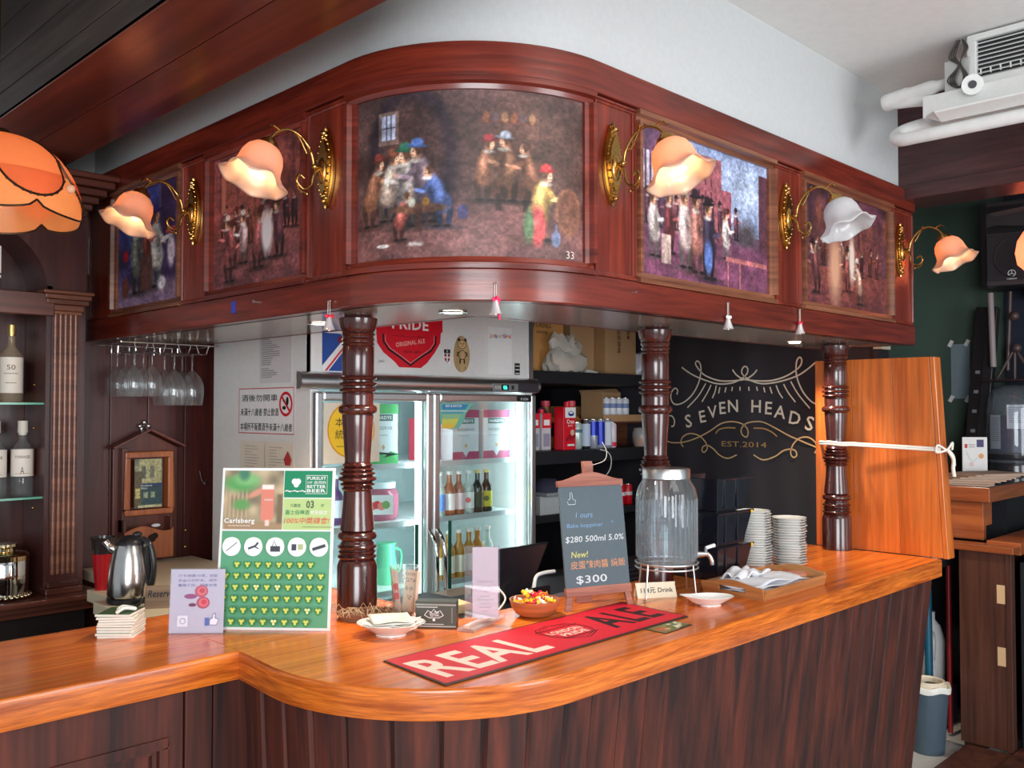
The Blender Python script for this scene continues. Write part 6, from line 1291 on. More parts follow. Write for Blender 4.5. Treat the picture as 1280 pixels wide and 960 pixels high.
t = thing('black_bag', 'dark purple bag with looped handle behind the red juice carton', 'bag', (3.70, 3.52, Zm)); MB().lathe([(0, 0), (.06, 0), (.075, .09), (.05, .16), (0, .17)], n=20).build('bag_body', mat('dark_bag', (.05, .02, .05), .5), t, smooth=50); MB().tube(crv([(-.05, -.05, .12), (-.04, -.05, .20), (.0, -.05, .23), (.04, -.05, .20), (.05, -.05, .12)], 5), .006, 8).build('handle', mat('dark_bag', (.05, .02, .05), .5), t, smooth=60)
cola = bottle('soft_drink_bottle', 'amber soft drink bottle with pink cap and dark label on the middle shelf', (4.00, 3.52, Zm), .27, .060, mat('amber_drink', srgb(190, 125, 70), .12, trans=.2), mat('dark_label', srgb(30, 24, 34), .4), mat('pink_cap', srgb(225, 70, 90), .4), 'soft drink bottles on the middle black shelf', neck=.35, caph=.10, lab_h=(.25, .55))
copy_tree(cola, (3.87, 3.60, Zm), label='soft drink bottle half hidden behind the red juice carton')
carton('cardboard_box', 'brown box with black print behind the drink cans', (4.14, 3.62, Zm), (4.40, 3.85, Zm+.24), mat('brown_card', (.34, .18, .08), .7), txt=[('XX', .08, .17, .04, 0), ('E', .06, .12, .02, 0)])
CANT = mat('can_aluminium', (.75, .76, .78), .18, 1)
def can_(name, label, loc, r, h, body, band=None, group='drink cans on the middle black shelf'):
    t = thing(name, label, 'can', loc, 0, group); MB().lathe([(0, 0), (r*.8, 0), (r, h*.05), (r, h*.9), (r*.82, h*.97), (r*.82, h), (r*.76, h), (r*.74, h*.975), (0, h*.975)], n=20).build('can_body', [body][0], t, smooth=50)
    MB().lathe([(r*.80, h*.965), (r*.84, h*.975), (r*.84, h*1.0), (0, h*1.002)], n=20).build('rim', CANT, t, smooth=40)
    if band: m = MB(); m.open = True; m.lathe([(r*1.012, h*band[1]), (r*1.012, h*band[2])], n=20).build('band', band[0], t, smooth=50)
    return t
blu = mat('can_blue', srgb(25, 50, 170), .3, .3)
can_('drink_can', 'pale green and silver can, first in the front row', (3.865, 3.36, Zm), .032, .15, mat('can_pale', srgb(195, 212, 205), .3, .3), (flat(80, 120, 130), .62, .74))
can_('drink_can', 'plain silver can with blue stripe, second in the front row', (3.94, 3.36, Zm), .029, .165, CANT, (flat(190, 205, 225), .1, .85))
for i, x in enumerate((4.005, 4.068, 4.130)):
    t = can_('drink_can', f'blue and silver energy can, {["left", "middle", "right"][i]} one of the three', (x, 3.36, Zm), .029, .165, mat('can_silver_blue', srgb(190, 195, 210), .25, .5), (blu, .45, .92) if i < 2 else (flat(215, 222, 235), .1, .9))
    if i == 1: m = MB(); m.open = True; m.lathe([(.0295, .02), (.0295, .08)], n=20).build('lower_band', blu, t)
can_('drink_can', 'white can with pink foot at the right end of the front row', (4.20, 3.38, Zm), .028, .145, flat(225, 215, 222, .3), (flat(220, 50, 80), .05, .22))
# open box with white cans on the riser
t = thing('open_carton', 'open brown carton on the riser holding white cans', 'box', (4.30, 3.45, 1.6255)); m = MB(); m.box((4.15, 3.40, 1.6255), (4.52, 3.57, 1.63)).box((4.15, 3.40, 1.63), (4.52, 3.404, 1.665)).box((4.15, 3.404, 1.63), (4.154, 3.57, 1.80)).box((4.154, 3.566, 1.63), (4.52, 3.57, 1.80)); m.build('carton_body', CARD, t, world=True)
m = MB(); m.hexa([(4.15, 3.57, 1.78), (4.52, 3.57, 1.80), (4.52, 3.574, 1.80), (4.15, 3.574, 1.78), (4.17, 3.60, 1.81), (4.52, 3.60, 1.825), (4.52, 3.604, 1.825), (4.17, 3.604, 1.81)]); m.build('flap', CARD, t, world=True)
for i in range(4): can_('white_can', f'slim white and blue can, {["first", "second", "third", "fourth"][i]} from the left in the open carton', (4.245+.060*i, 3.46, 1.6305), .026, .135, flat(225, 228, 235, .3), (flat(120, 140, 185), .55, .75), 'white cans in the open carton')
t = thing('round_plastic_pot', 'round clear pot of orange snacks under the riser beside the column', 'pot', (4.46, 3.36, Zm)); MB().lathe([(0, .0), (.045, 0), (.055, .03), (.055, .08), (.045, .11), (0, .115)], n=24).build('pot', glass('pot_plastic', (.94, .92, .90), .06, .25, .3), t, smooth=50); MB().lathe([(0, .003), (.043, .003), (.050, .05), (0, .055)], n=20).build('contents', flat(205, 140, 85), t, smooth=50)
tag(MB().tube(crv([(3.98, 3.31, 1.475), (4.04, 3.285, 1.46), (4.07, 3.28, 1.42), (4.06, 3.28, 1.36), (4.0, 3.28, 1.31)], 6), .003, 6).build('hanging_cable', IVORY, smooth=60), 'thin cream cable hanging over the black shelf edge', 'cable')
# lower shelf (1.14): cap box, red cans
Zl = 1.1405
t = thing('baseball_cap', 'dark blue cap with grey brim on white box behind the chalkboard', 'cap', (3.62, 3.36, Zl+.12)); MB().lathe([(0, .07), (.05, .065), (.085, .03), (.09, 0), (0, 0)], n=28).build('crown', mat('navy_cloth', (.03, .03, .06), .8), t, smooth=60)
MB().box((-.10, -.10, -.02), (.09, .06, 0)).build('brim', flat(150, 155, 160), t, bevel=.008)
carton('white_box', 'white box under the dark cap on the lower black shelf', (3.52, 3.31, Zl), (3.74, 3.55, Zl+.10), flat(190, 195, 196))
for i in range(4): 
    for j in range(2): can_('red_can', f'red can, {["first", "second", "third", "fourth"][i]} of the {["front", "rear"][j]} row on the lower black shelf', (4.12+.066*i, 3.36+.07*j, Zl+.10*0), .030, .12, flat(205, 15, 35, .3), (flat(235, 215, 215), .45, .62), 'red cans on the lower black shelf')
carton('cardboard_box', 'brown box left of the red cans on the lower black shelf', (3.90, 3.35, Zl), (4.07, 3.6, Zl+.09))

# ------------------------------------------------------------------ till: monitor, stand, keyboard
t = thing('till_monitor', 'black till monitor seen from behind the wooden bowl', 'monitor', (2.60, 2.42, 1.0)); MONM = mat('monitor_black', (.010, .009, .014), .25)
q_ = [at_y(617, 757, 2.36), at_y(664, 736, 2.40), at_y(686, 678, 2.47), at_y(616, 688, 2.43)]; dv = Vector((.02, .025, 0))
MB().hexa([q_[0], q_[1], q_[1]+dv, q_[0]+dv, q_[3], q_[2], q_[2]+dv, q_[3]+dv]).build('screen_back', MONM, t, world=True, bevel=.006)
MB().box((2.36, 2.40, 1.001), (2.58, 2.58, 1.02)).build('stand_base', MONM, t, world=True, bevel=.004); MB().box((2.43, 2.44, 1.02), (2.50, 2.47, 1.16)).build('stand_neck', MONM, t, world=True, bevel=.004)
o_ = MB().box((2.28, 2.19, 1.001), (2.38, 2.20, 1.085)).build('customer_display', mat('display_black', (.02, .018, .026), .12), t, world=True, bevel=.003)
tag(MB().box((2.17, 2.13, 0), (3.30, 2.60, 1.0)).build('cash_unit', BLACKW, bevel=.004), 'black till unit under the monitor behind the bar', 'till unit')
t = thing('white_arm_stand', 'white curved stand on a grey pad beside the till monitor', 'stand', (2.78, 2.42, 1.0)); MB().tube(crv([at_y(667, 742, 2.30), at_y(668, 730, 2.32), at_y(671, 720, 2.33), at_y(680, 716, 2.33), at_y(693, 714, 2.33)], 6), .007, 8).build('white_arm', mat('white_plastic', (.85, .85, .85), .3), t, world=True, smooth=60); MB().box((2.42, 2.20, 1.001), (2.66, 2.34, 1.006)).build('grey_pad', flat(120, 105, 120), t, world=True)
t = thing('keyboard', 'black till keyboard with rows of keys left of the chalkboard', 'keyboard', (2.84, 2.30, 1.0)); MB().hexa([(2.70, 2.17, 1.001), (3.00, 2.17, 1.001), (3.00, 2.40, 1.001), (2.70, 2.40, 1.001), (2.70, 2.17, 1.03), (3.00, 2.17, 1.03), (3.00, 2.40, 1.07), (2.70, 2.40, 1.07)]).build('keyboard_body', BLACKM, t, world=True, bevel=.003)
m = MB(); [m.box((2.71+.028*i, 2.185+.040*j, 1.03+.0072*j), (2.733+.028*i, 2.217+.040*j, 1.043+.0072*j)) for i in range(10) for j in range(5)]; tag(m.build('keys', flat(38, 36, 44, .3), t, world=True), kind='stuff')

# ================================================================== house sign on the dark wall
LOGO = [[(3.159,1.947),(3.089,1.904),(2.997,1.867),(2.907,1.844),(2.82,1.847),(2.755,1.871),(2.721,1.899),(2.717,1.927),(2.733,1.939),(2.749,1.928),(2.753,1.9),(2.713,1.866),(2.64,1.841),(2.568,1.842),(2.488,1.856),(2.409,1.881),(2.352,1.915),(2.313,1.945)],[(2.814,1.923),(2.787,1.891),(2.744,1.868),(2.671,1.857),(2.578,1.855),(2.498,1.872),(2.438,1.9),(2.399,1.93),(2.389,1.961),(2.401,1.977),(2.418,1.958),(2.423,1.904),(2.412,1.85),(2.381,1.787),(2.334,1.737),(2.292,1.724)],[(2.658,1.918),(2.681,1.893),(2.728,1.868),(2.798,1.86),(2.885,1.86),(2.952,1.876),(3.008,1.902),(3.048,1.942),(3.062,1.967),(3.048,1.981),(3.029,1.961),(3.025,1.917),(3.041,1.853),(3.084,1.785),(3.149,1.737),(3.208,1.727),(3.236,1.757),(3.234,1.797),(3.208,1.823),(3.188,1.809),(3.196,1.785)],[(2.992,1.848),(3.044,1.775),(3.12,1.707)],[(2.956,1.839),(2.981,1.794),(3.019,1.741)],[(2.921,1.834),(2.93,1.798),(2.948,1.762)],[(2.897,1.824),(2.906,1.788)],[(2.856,1.823),(2.864,1.794)],[(2.814,1.825),(2.819,1.801)],[(2.765,1.825),(2.766,1.802)],[(2.71,1.824),(2.708,1.801)],[(2.661,1.823),(2.655,1.8)],[(2.617,1.82),(2.609,1.791)],[(2.579,1.821),(2.566,1.784)],[(2.541,1.829),(2.523,1.788),(2.502,1.758)],[(2.496,1.835),(2.469,1.788),(2.427,1.736)],[(2.454,1.849),(2.41,1.778),(2.344,1.702)],[(3.255,1.659),(3.227,1.655),(3.211,1.627),(3.219,1.597),(3.236,1.595)],[(3.268,1.506),(3.222,1.497),(3.138,1.504),(3.045,1.533),(2.965,1.571),(2.887,1.616),(2.81,1.627),(2.746,1.612),(2.717,1.58),(2.72,1.547),(2.736,1.543),(2.757,1.561),(2.755,1.593),(2.715,1.622),(2.631,1.628),(2.55,1.596),(2.471,1.557),(2.403,1.531),(2.336,1.506),(2.28,1.488)],[(3.148,1.474),(3.166,1.498),(3.152,1.533),(3.103,1.554),(3.045,1.545),(3.0,1.512),(2.983,1.474),(3.0,1.449),(3.018,1.453),(3.013,1.478),(2.983,1.488),(2.944,1.47),(2.899,1.433),(2.845,1.418),(2.788,1.44)],[(2.32,1.465),(2.306,1.49),(2.317,1.525),(2.355,1.548),(2.403,1.543),(2.442,1.508),(2.457,1.463),(2.443,1.439),(2.423,1.448),(2.428,1.473),(2.457,1.482),(2.501,1.472),(2.551,1.439),(2.623,1.418),(2.682,1.444)],[(2.926,1.557),(2.904,1.58),(2.854,1.592),(2.796,1.591)],[(2.681,1.592),(2.621,1.591),(2.57,1.573),(2.537,1.549)]]
sg = thing('house_sign', 'cream and gold arched lettering with looping flourishes painted on the dark wall', 'sign', (4.59, 2.74, 1.6))
WG_ = mat('cream_paint', srgb(238, 226, 205), .6); GG_ = mat('gold_paint', srgb(190, 150, 95), .6)
P = Print(sg, (4.590, 0, 0), LX, LY, 'lettering')
for ch_, y, z, rot in (('S', 3.114, 1.628, .20), ('E', 3.016, 1.655, .19), ('V', 2.948, 1.682, .12), ('E', 2.881, 1.705, .07), ('N', 2.812, 1.716, .03), ('H', 2.665, 1.714, -.03), ('E', 2.588, 1.704, -.07), ('A', 2.519, 1.683, -.15), ('D', 2.431, 1.650, -.20), ('S', 2.347, 1.622, -.24)): P.text(ch_, -y, z, .070 if ch_ != 'S' else .078, WG_, bold=.012, rot=rot, asp=1.0)
P.text('EST.2014', -2.745, 1.500, .030, GG_, w=.285)
P.done()
Pf = Print(sg, (4.590, 0, 0), LX, LY, 'flourish')
for i, st_ in enumerate(LOGO):
    pts = [(-p.x, p.y) for p in crv([(y, z, 0) for y, z in st_], 6)] if len(st_) > 2 else [(-y, z) for y, z in st_]
    Pf.line(pts, .0085 if i < 3 else .0075, WG_ if i < 18 else (GG_ if i > 20 else mat('pale_gold_paint', srgb(215, 180, 130), .6)))
Pf.done()
tag(MB().box((4.55, 1.94, 2.00), (4.66, 1.982, 2.06)).build('wall_bracket', mat('bracket_cream', (.5, .46, .36), .6)), 'small pale and black bracket at the end of the dark wall', 'bracket')
tag(MB().box((4.545, 1.955, 1.945), (4.67, 1.983, 1.998)).build('bracket_strip', BLACKW), 'black strip under the pale bracket at the wall end', 'strip')

# ================================================================== stained-glass pendant at the left
def glow_mat(name, col, tr, em):
    m = bpy.data.materials.new(name); m.use_nodes = True; nt = m.node_tree; L = nt.links; b = nt.nodes['Principled BSDF']; out = nt.nodes['Material Output']
    tc = nt.nodes.new('ShaderNodeTexCoord'); n = nt.nodes.new('ShaderNodeTexNoise'); n.inputs['Scale'].default_value = 14; L.new(tc.outputs['Object'], n.inputs['Vector'])
    mx = nt.nodes.new('ShaderNodeMix'); mx.data_type = 'RGBA'; L.new(n.outputs[0], mx.inputs[0]); mx.inputs[6].default_value = tuple(c*.85 for c in col)+(1,); mx.inputs[7].default_value = tuple(col)+(1,)
    L.new(mx.outputs[2], b.inputs['Base Color']); b.inputs['Roughness'].default_value = .25
    t = nt.nodes.new('ShaderNodeBsdfTranslucent'); L.new(mx.outputs[2], t.inputs[0])
    s = nt.nodes.new('ShaderNodeMixShader'); s.inputs[0].default_value = tr; L.new(b.outputs[0], s.inputs[1]); L.new(t.outputs[0], s.inputs[2]); L.new(s.outputs[0], out.inputs[0]); return m
PET = glow_mat('orange_stained_glass', (1.0, .33, .13), .6, 0); PET2 = glow_mat('amber_stained_glass', (1.0, .42, .16), .6, 0)
LEAD = mat('dark_lead', (.05, .03, .02), .35, .8)
pn_ = thing('stained_glass_pendant', 'lit orange stained-glass pendant lamp with petal panels at the left edge', 'pendant lamp', (.796, 2.858, 2.235))
def dome(t): # t 0 top .. 1 rim
    a = t*PI/2; return .225*math.sin(a)**.85, .012+.225*math.cos(a)**1.0
base_a = math.atan2(-2.858, -.796)+math.radians(26)
for k in range(6):
    ac = base_a+k*PI/3; N, M_ = 12, 14
    def edge(u): return .60+.40*math.sqrt(max(0, 1-(2*u-1)**2))  # lower boundary of petal
    m = MB(); V = []
    for i in range(N+1):
        u = i/N
        for j in range(M_+1):
            t_ = .10+(edge(u)*.93-.10)*j/M_; r, z = dome(t_); a = ac+(u-.5)*PI/3*(.98); V.append((r*math.cos(a), r*math.sin(a), z+.004))
    m.add(V, [(i*(M_+1)+j, (i+1)*(M_+1)+j, (i+1)*(M_+1)+j+1, i*(M_+1)+j+1) for i in range(N) for j in range(M_)]); p = m.build('petal_panel', PET, pn_, smooth=60)
    le = []
    for i in range(N+1): u = i/N; r, z = dome(edge(u)*.93); a = ac+(u-.5)*PI/3*.98; le.append((r*1.01*math.cos(a), r*1.01*math.sin(a), z+.004))
    m = MB(); m.tube(le, .0032, 6); 
    for q in le[::1]: m.ball(q, .0045, 6)
    sd = []
    for j in range(10): t_ = .1+.47*j/9; r, z = dome(t_); a = ac+.5*PI/3; sd.append((r*1.01*math.cos(a), r*1.01*math.sin(a), z+.004))
    m.tube(sd, .003, 6); m.build('lead_line', LEAD, p, smooth=60)
    # lower scallop between two petals
    ac2 = ac+PI/6; m = MB(); V = []
    for i in range(N+1):
        u = i/N; lo_ = .030*math.sqrt(max(0, 1-(2*u-1)**2))
        for j in range(7): 
            f = j/6; r, z = dome(.70+.22*f) if f < 1 else dome(.92); z2 = z-(lo_+.012)*f*f; a = ac2+(u-.5)*PI/3; V.append(((r*.985)*math.cos(a), (r*.985)*math.sin(a), z2))
    m.add(V, [(i*7+j, (i+1)*7+j, (i+1)*7+j+1, i*7+j+1) for i in range(N) for j in range(6)]); p2 = m.build('scallop_panel', PET2, pn_, smooth=60)
    m = MB(); m.tube([V[i*7+6] for i in range(N+1)], .003, 6); m.build('lead_line', LEAD, p2, smooth=60)
    a = ac+PI/6; r, z = dome(.80); MB().ball((r*1.02*math.cos(a), r*1.02*math.sin(a), z), .013, 10).build('glass_bead', glow_mat('bead_glass', (1, .72, .48), .5, 0), pn_, smooth=60)
MB().lathe([(0, .26), (.03, .255), (.045, .235), (.05, .225), (0, .225)], n=20).cyl((0, 0, .25), (0, 0, .895), .006, None, 8).build('cap_and_rod', BRASS, pn_, smooth=50)
MB().ball((0, 0, .12), .03, 14).build('bulb', mat('pendant_bulb', (1, .8, .5), .4, emit=4, ecol=(1, .75, .42, 1)), pn_, smooth=60)
l = bpy.data.lights.new('pendant_light', 'POINT'); l.energy = 1.1; l.color = (1, .74, .50); l.shadow_soft_size = .03
lo = bpy.data.objects.new('pendant_light', l); COL.objects.link(lo); lo.parent = pn_; lo.location = (0, 0, .075)

# ================================================================== air conditioner and pipes by the header
ACW = mat('ac_white', (.78, .79, .77), .4); ACD = mat('ac_dark', (.03, .03, .035), .6)
ac = thing('air_conditioner', 'white ceiling air conditioner with slatted grille before the dark header', 'air conditioner', (3.9, .8, 2.8)); AX = 3.75
MB().box((AX+.02, -.3, 2.93), (AX+.42, 1.235, 3.145)).build('housing', ACW, ac, world=True, bevel=.006)
gf = MB()
for a_, b_ in (((-.3, 2.935), (1.247, 2.965)), ((-.3, 3.118), (1.247, 3.142)), ((1.215, 2.965), (1.247, 3.118))): gf.box((AX-.012, a_[0], a_[1]), (AX+.02, b_[0], b_[1]))
g1_ = gf.build('grille_frame', ACW, ac, world=True, bevel=.003); MB().box((AX+.012, -.3, 2.965), (AX+.019, 1.215, 3.118)).build('grille_back', ACD, g1_, world=True)
for k in range(9):
    z = 2.972+.0165*k; m = MB(); m.hexa([(AX-.006, -.3, z), (AX-.004, -.3, z-.002), (AX-.004, 1.215, z-.002), (AX-.006, 1.215, z), (AX+.010, -.3, z+.009), (AX+.012, -.3, z+.007), (AX+.012, 1.215, z+.007), (AX+.010, 1.215, z+.009)]); m.build('slat', ACW, g1_, world=True)
m = MB(); [m.box((AX-.004, 1.20-.035*k, 2.985), (AX+.006, 1.204-.035*k, 3.005)) for k in range(14)]; m.build('vane_row', ACW, g1_, world=True)
dp = MB(); dp.hexa([(AX-.06, -.3, 2.845), (AX+.06, -.3, 2.83), (AX+.06, 1.40, 2.83), (AX-.06, 1.40, 2.845), (AX-.06, -.3, 2.93), (AX+.06, -.3, 2.93), (AX+.06, 1.40, 2.93), (AX-.06, 1.40, 2.93)]); dp.hexa([(AX-.13, -.3, 2.835), (AX-.05, -.3, 2.815), (AX-.05, 1.33, 2.815), (AX-.13, 1.33, 2.835), (AX-.13, -.3, 2.845), (AX-.05, -.3, 2.85), (AX-.05, 1.40, 2.85), (AX-.13, 1.33, 2.845)])
dp.build('drain_tray', ACW, ac, world=True, bevel=.004)
MB().box((AX-.02, 1.235, 2.94), (AX+.15, 1.33, 3.06)).build('valve_box', mat('galvanised', (.58, .60, .58), .4, .6), ac, world=True, bevel=.003)
m = MB(); m.cyl((AX-.07, 1.21, 2.925), (AX-.10, 1.20, 2.920), .038, None, 20); m.build('round_cover', ACW, ac, world=True, smooth=40); MB().cyl((AX-.101, 1.1995, 2.9198), (AX-.104, 1.199, 2.919), .015, None, 16).build('cover_hole', flat(70, 70, 75), ac, world=True)
pw_ = mat('pipe_wrap_white', (.80, .80, .78), .5, bump=.3, bscale=25)
t = thing('insulated_pipes', 'white wrapped pipes bending beside the air conditioner', 'pipe', (3.8, 1.5, 2.8))
MB().tube(crv([(3.80, 1.28, 3.00), (3.80, 1.40, 2.995), (3.80, 1.50, 2.985), (3.80, 1.60, 2.975)], 5), [.022]*5+[.030]*5+[.036]*5+[.030], 12).tube(crv([(3.80, 1.30, 2.94), (3.80, 1.38, 2.94), (3.80, 1.47, 2.955), (3.80, 1.56, 2.965)], 5), .022, 10).build('upper_pipe', pw_, t, world=True, smooth=60)
MB().cyl((3.80, 1.30, 3.001), (3.80, 1.26, 3.001), .024, None, 12).build('pipe_collar', mat('copper_brown', (.25, .16, .12), .5), t, world=True, smooth=60)
MB().tube(crv([(3.86, 1.40, 2.87), (3.86, 1.47, 2.87), (3.84, 1.535, 2.855), (3.80, 1.55, 2.825), (3.75, 1.51, 2.795), (3.73, 1.42, 2.788), (3.72, 1.25, 2.785), (3.72, .6, 2.785), (3.72, -.3, 2.785)], 6), .027, 12).build('lower_pipe', pw_, t, world=True, smooth=60)
t = thing('cable_bundle', 'bundle of dark cable hanging left of the air conditioner grille', 'cable', (3.73, 1.27, 3.0)); rg = random.Random(4)
for k in range(4):
    w = .006+.004*k; MB().tube(crv([(3.725, 1.262+w, 3.13), (3.72, 1.272+w*2, 3.07), (3.72, 1.268+w*.3, 3.03), (3.72, 1.275+w*2.2, 2.98), (3.72, 1.272, 2.945), (3.72, 1.262-w*1.2, 2.98), (3.72, 1.266, 3.04), (3.72, 1.256-w, 3.09), (3.725, 1.26, 3.13)], 5), .003, 6).build('cable_loop', mat('cable_brown', (.05, .04, .035), .4), t, world=True, smooth=60)

# ================================================================== next room
t = thing('taped_poster', 'pale blue-grey paper taped to the green wall', 'poster', (6.19, 2.13, 1.77))
MB().box((6.194, 2.075, 1.765), (6.198, 2.19, 2.115)).build('sheet', mat('blue_grey_paper', srgb(128, 150, 158), .6), t, world=True)
for y, z in ((2.19, 2.12), (2.09, 2.12), (2.19, 1.765), (2.09, 1.762)): MB().box((-.012, -.012, -.022), (-.010, .012, .022), M=Matrix.Translation((6.203, y, z)) @ Matrix.Rotation(.5, 4, 'X')).build('tape', PAPER, t, world=True)
tag(MB().box((6.175, 0.2, 1.32), (6.197, 1.86, 3.05)).build('dark_blind', mat('navy_panel', (.008, .014, .030), .5)), 'dark navy blind panel behind the loudspeaker', 'blind')
sp = thing('loudspeaker', 'black plastic loudspeaker with curved horn mounted high on the far wall', 'loudspeaker', (5.9, 1.69, 2.416))
SPM = mat('speaker_black', (.020, .016, .020), .45)
# body: front faces the camera side, slightly turned
RS = Matrix.Translation((5.85, 1.69, 2.42)) @ Matrix.Rotation(math.radians(-78), 4, 'Z')
def SPp(mb): mb.v = [RS @ Vector(v) for v in mb.v]; return mb
m = MB(); m.prism([(-.16, 0), (.16, 0), (.195, .02), (.195, .03), (.14, .30), (-.14, .30), (-.195, .03), (-.195, .02)], 0, .50); SPp(m).build('cabinet', SPM, sp, world=True, bevel=.018, seg=3)
m = MB(); m.box((-.16, -.006, .03), (.16, .0, .30)); SPp(m).build('grille', mat('speaker_grille', (.012, .010, .014), .7), sp, world=True, bevel=.004)
m = MB(); n = 16; V = [(-.155, -.008, .31), (.155, -.008, .31), (.155, -.008, .345), (.05, .012, .385), (.155, -.008, .43), (.155, -.008, .47), (-.155, -.008, .47), (-.155, -.008, .43), (-.05, .012, .385), (-.155, -.008, .345)]; m.add(V, [tuple(range(10))]); SPp(m).build('horn', mat('horn_black', (.006, .006, .008), .3), sp, world=True)
MB().tube([RS @ Vector((.12*math.cos(a_), -.010, .165+.12*math.sin(a_))) for a_ in [2*PI*i/30 for i in range(31)]], .003, 6).build('woofer_ring', SPM, sp, world=True, smooth=60)
P = Print(sp, RS @ Vector((-.03, -.008, .07)), RS.to_3x3() @ Vector((1, 0, 0)), (0, 0, 1), 'emblem'); ew = flat(225, 225, 228); P.ring(0, 0, .017, .021, ew)
for k in range(3): P.line([(0, 0), (.016*math.sin(2.094*k), .016*math.cos(2.094*k))], .004, ew)
P.text('YAMAHA', 0, -.032, .009, ew, bold=.02); P.done()
MB().box((5.95, 1.62, 2.36), (6.13, 1.68, 2.418)).build('wall_bracket', STEEL, sp, world=True)
# salmon globe lamp cut by the frame
t = thing('salmon_globe_lamp', 'salmon coloured glass globe lamp cut by the right picture edge', 'lamp', (5.2, 1.40, 2.47))
MB().lathe([(.03, .16), (.07, .14), (.10, .09), (.11, .03), (.10, -.03), (.07, -.06), (0, -.07)], n=28).build('globe', glow_mat('salmon_glass', (.85, .30, .20), .5, 0), t, smooth=60)
MB().cyl((0, 0, .15), (0, 0, .68), .006, None, 8).lathe([(0, .15), (.032, .15), (.032, .18), (0, .19)], n=16).build('stem', BRASS, t, smooth=50)
l = bpy.data.lights.new('globe_light', 'POINT'); l.energy = 2.0; l.color = (1, .6, .4); l.shadow_soft_size = .03; lo = bpy.data.objects.new('globe_light', l); COL.objects.link(lo); lo.parent = t; lo.location = (0, 0, .03)
# raised wooden stand, ledge and side cabinet
SW = wood('stand_wood', (.26, .060, .018), (.40, .11, .032), 'h', .35, .3, 16); SWD = wood('stand_dark_wood', (.05, .016, .010), (.11, .036, .020), 'z', .45, .1, 14)
t = thing('service_stand', 'reddish wooden service stand with dark top in the next room', 'stand', (5.4, 1.9, 0))
MB().box((5.0, 1.589, 1.225), (6.19, 2.25, 1.30)).build('top_slab', SW, t, world=True, bevel=.003)
MB().box((5.005, 1.60, 1.30), (6.18, 2.24, 1.304)).build('glass_top', mat('dark_gloss_top', (.05, .045, .05), .1, coat=.6), t, world=True)
MB().box((5.03, 1.63, 1.03), (5.07, 2.22, 1.225)).box((5.07, 1.63, 1.10), (5.16, 1.66, 1.225)).build('side_board', SW, t, world=True, bevel=.002)
MB().box((5.5, 1.66, 0), (6.18, 2.2, 1.225)).build('dark_inner', BLACKW, t, world=True)
MB().box((6.0, 1.645, .7), (6.15, 1.655, 1.2)).build('pale_blue_box', mat('pale_blue_board', srgb(150, 185, 200), .5), t, world=True) if 0 else None
t = thing('side_cabinet', 'worn dark brown low cabinet with bare hinge recesses beside the bar gap', 'cabinet', (5.1, 1.5, 0))
MB().box((4.85, 1.475, .05), (4.88, 1.69, 1.0)).build('side_panel', SWD, t, world=True, bevel=.002)
MB().box((4.845, 1.448, .03), (4.90, 1.475, 1.0)).build('corner_post', SWD, t, world=True, bevel=.002)
MB().box((4.82, 1.43, 1.0), (4.93, 1.75, 1.032)).build('ledge', SW, t, world=True, bevel=.003)
MB().box((4.93, 1.43, .985), (6.1, 1.585, 1.045)).build('ledge', SW, t, world=True, bevel=.003)
HMM = mat('bare_pale_wood', (.62, .40, .22), .7)
for z in (.80, .50): o_ = MB().box((4.8485, 1.478, z-.045), (4.852, 1.515, z+.045)).build('hinge_recess', HMM, t, world=True)
MB().box((4.95, .6, 0), (6.1, 1.44, .95)).build('shaded_opening', BLACKW, t, world=True, bevel=.002)  # solid black box standing in for the shade inside the cabinet opening
MB().box((4.90, 1.60, .0), (5.48, 1.69, .98)).build('rear_panel', SWD, t, world=True)
tag(MB().box((4.35, 1.20, .0045), (4.93, 1.44, .06)).box((4.35, 1.44, .0045), (4.84, 1.66, .045)).build('step_board', SWD, bevel=.004), 'dark wooden step board on the floor by the bar gap', 'step')
# menus fanned on the stand
for k in range(8):
    o = MB().box((-.15, -.11, 0), (.15, .11, .006)).build('menu', mat('menu_paper_%d' % (k % 2), srgb(*((200, 172, 150), (178, 152, 134))[k % 2]), .7), bevel=.001)
    o.location = (5.235+.016*k, 1.80-.014*k, 1.3045+.0066*k); o.rotation_euler = (0, 0, math.radians(-70+6.5*k)); tag(o, f'buff paper menu, {["bottom", "second", "third", "fourth", "fifth", "sixth", "seventh", "top"][k]} of the fanned pile on the service stand', 'menu', 'menus fanned on the service stand')
t = thing('notice_card', 'white printed notice card standing behind the menus', 'card', (5.52, 1.83, 1.304), -PI/4); MB().box((-.070, -.003, 0), (.070, .003, .236)).build('card', PAPER, t)
xs = Vector((1, -1, 0)).normalized(); P = Print(t, Vector((5.52, 1.83, 1.304))-xs*.07+Vector((-1, -1, 0)).normalized()*.0032, xs, (0, 0, 1)); P.rect(.012, .175, .028, .198, flat(200, 60, 50)); P.rect(.080, .180, .120, .222, flat(70, 65, 110)); P.ring(.105, .130, .010, .014, flat(220, 150, 70)); P.disc(.105, .130, .010, flat(230, 170, 90)); P.line([(.02, .16), (.04, .11), (.065, .10), (.08, .12)], .002, flat(150, 170, 160)); P.ring(.05, .085, .007, .010, flat(220, 110, 110)); [P.rect(.034, .178+.008*k, .07, .181+.008*k, flat(150, 150, 155)) for k in range(3)]; P.text('Contribution', .06, .045, .012, flat(120, 110, 130)); P.done()
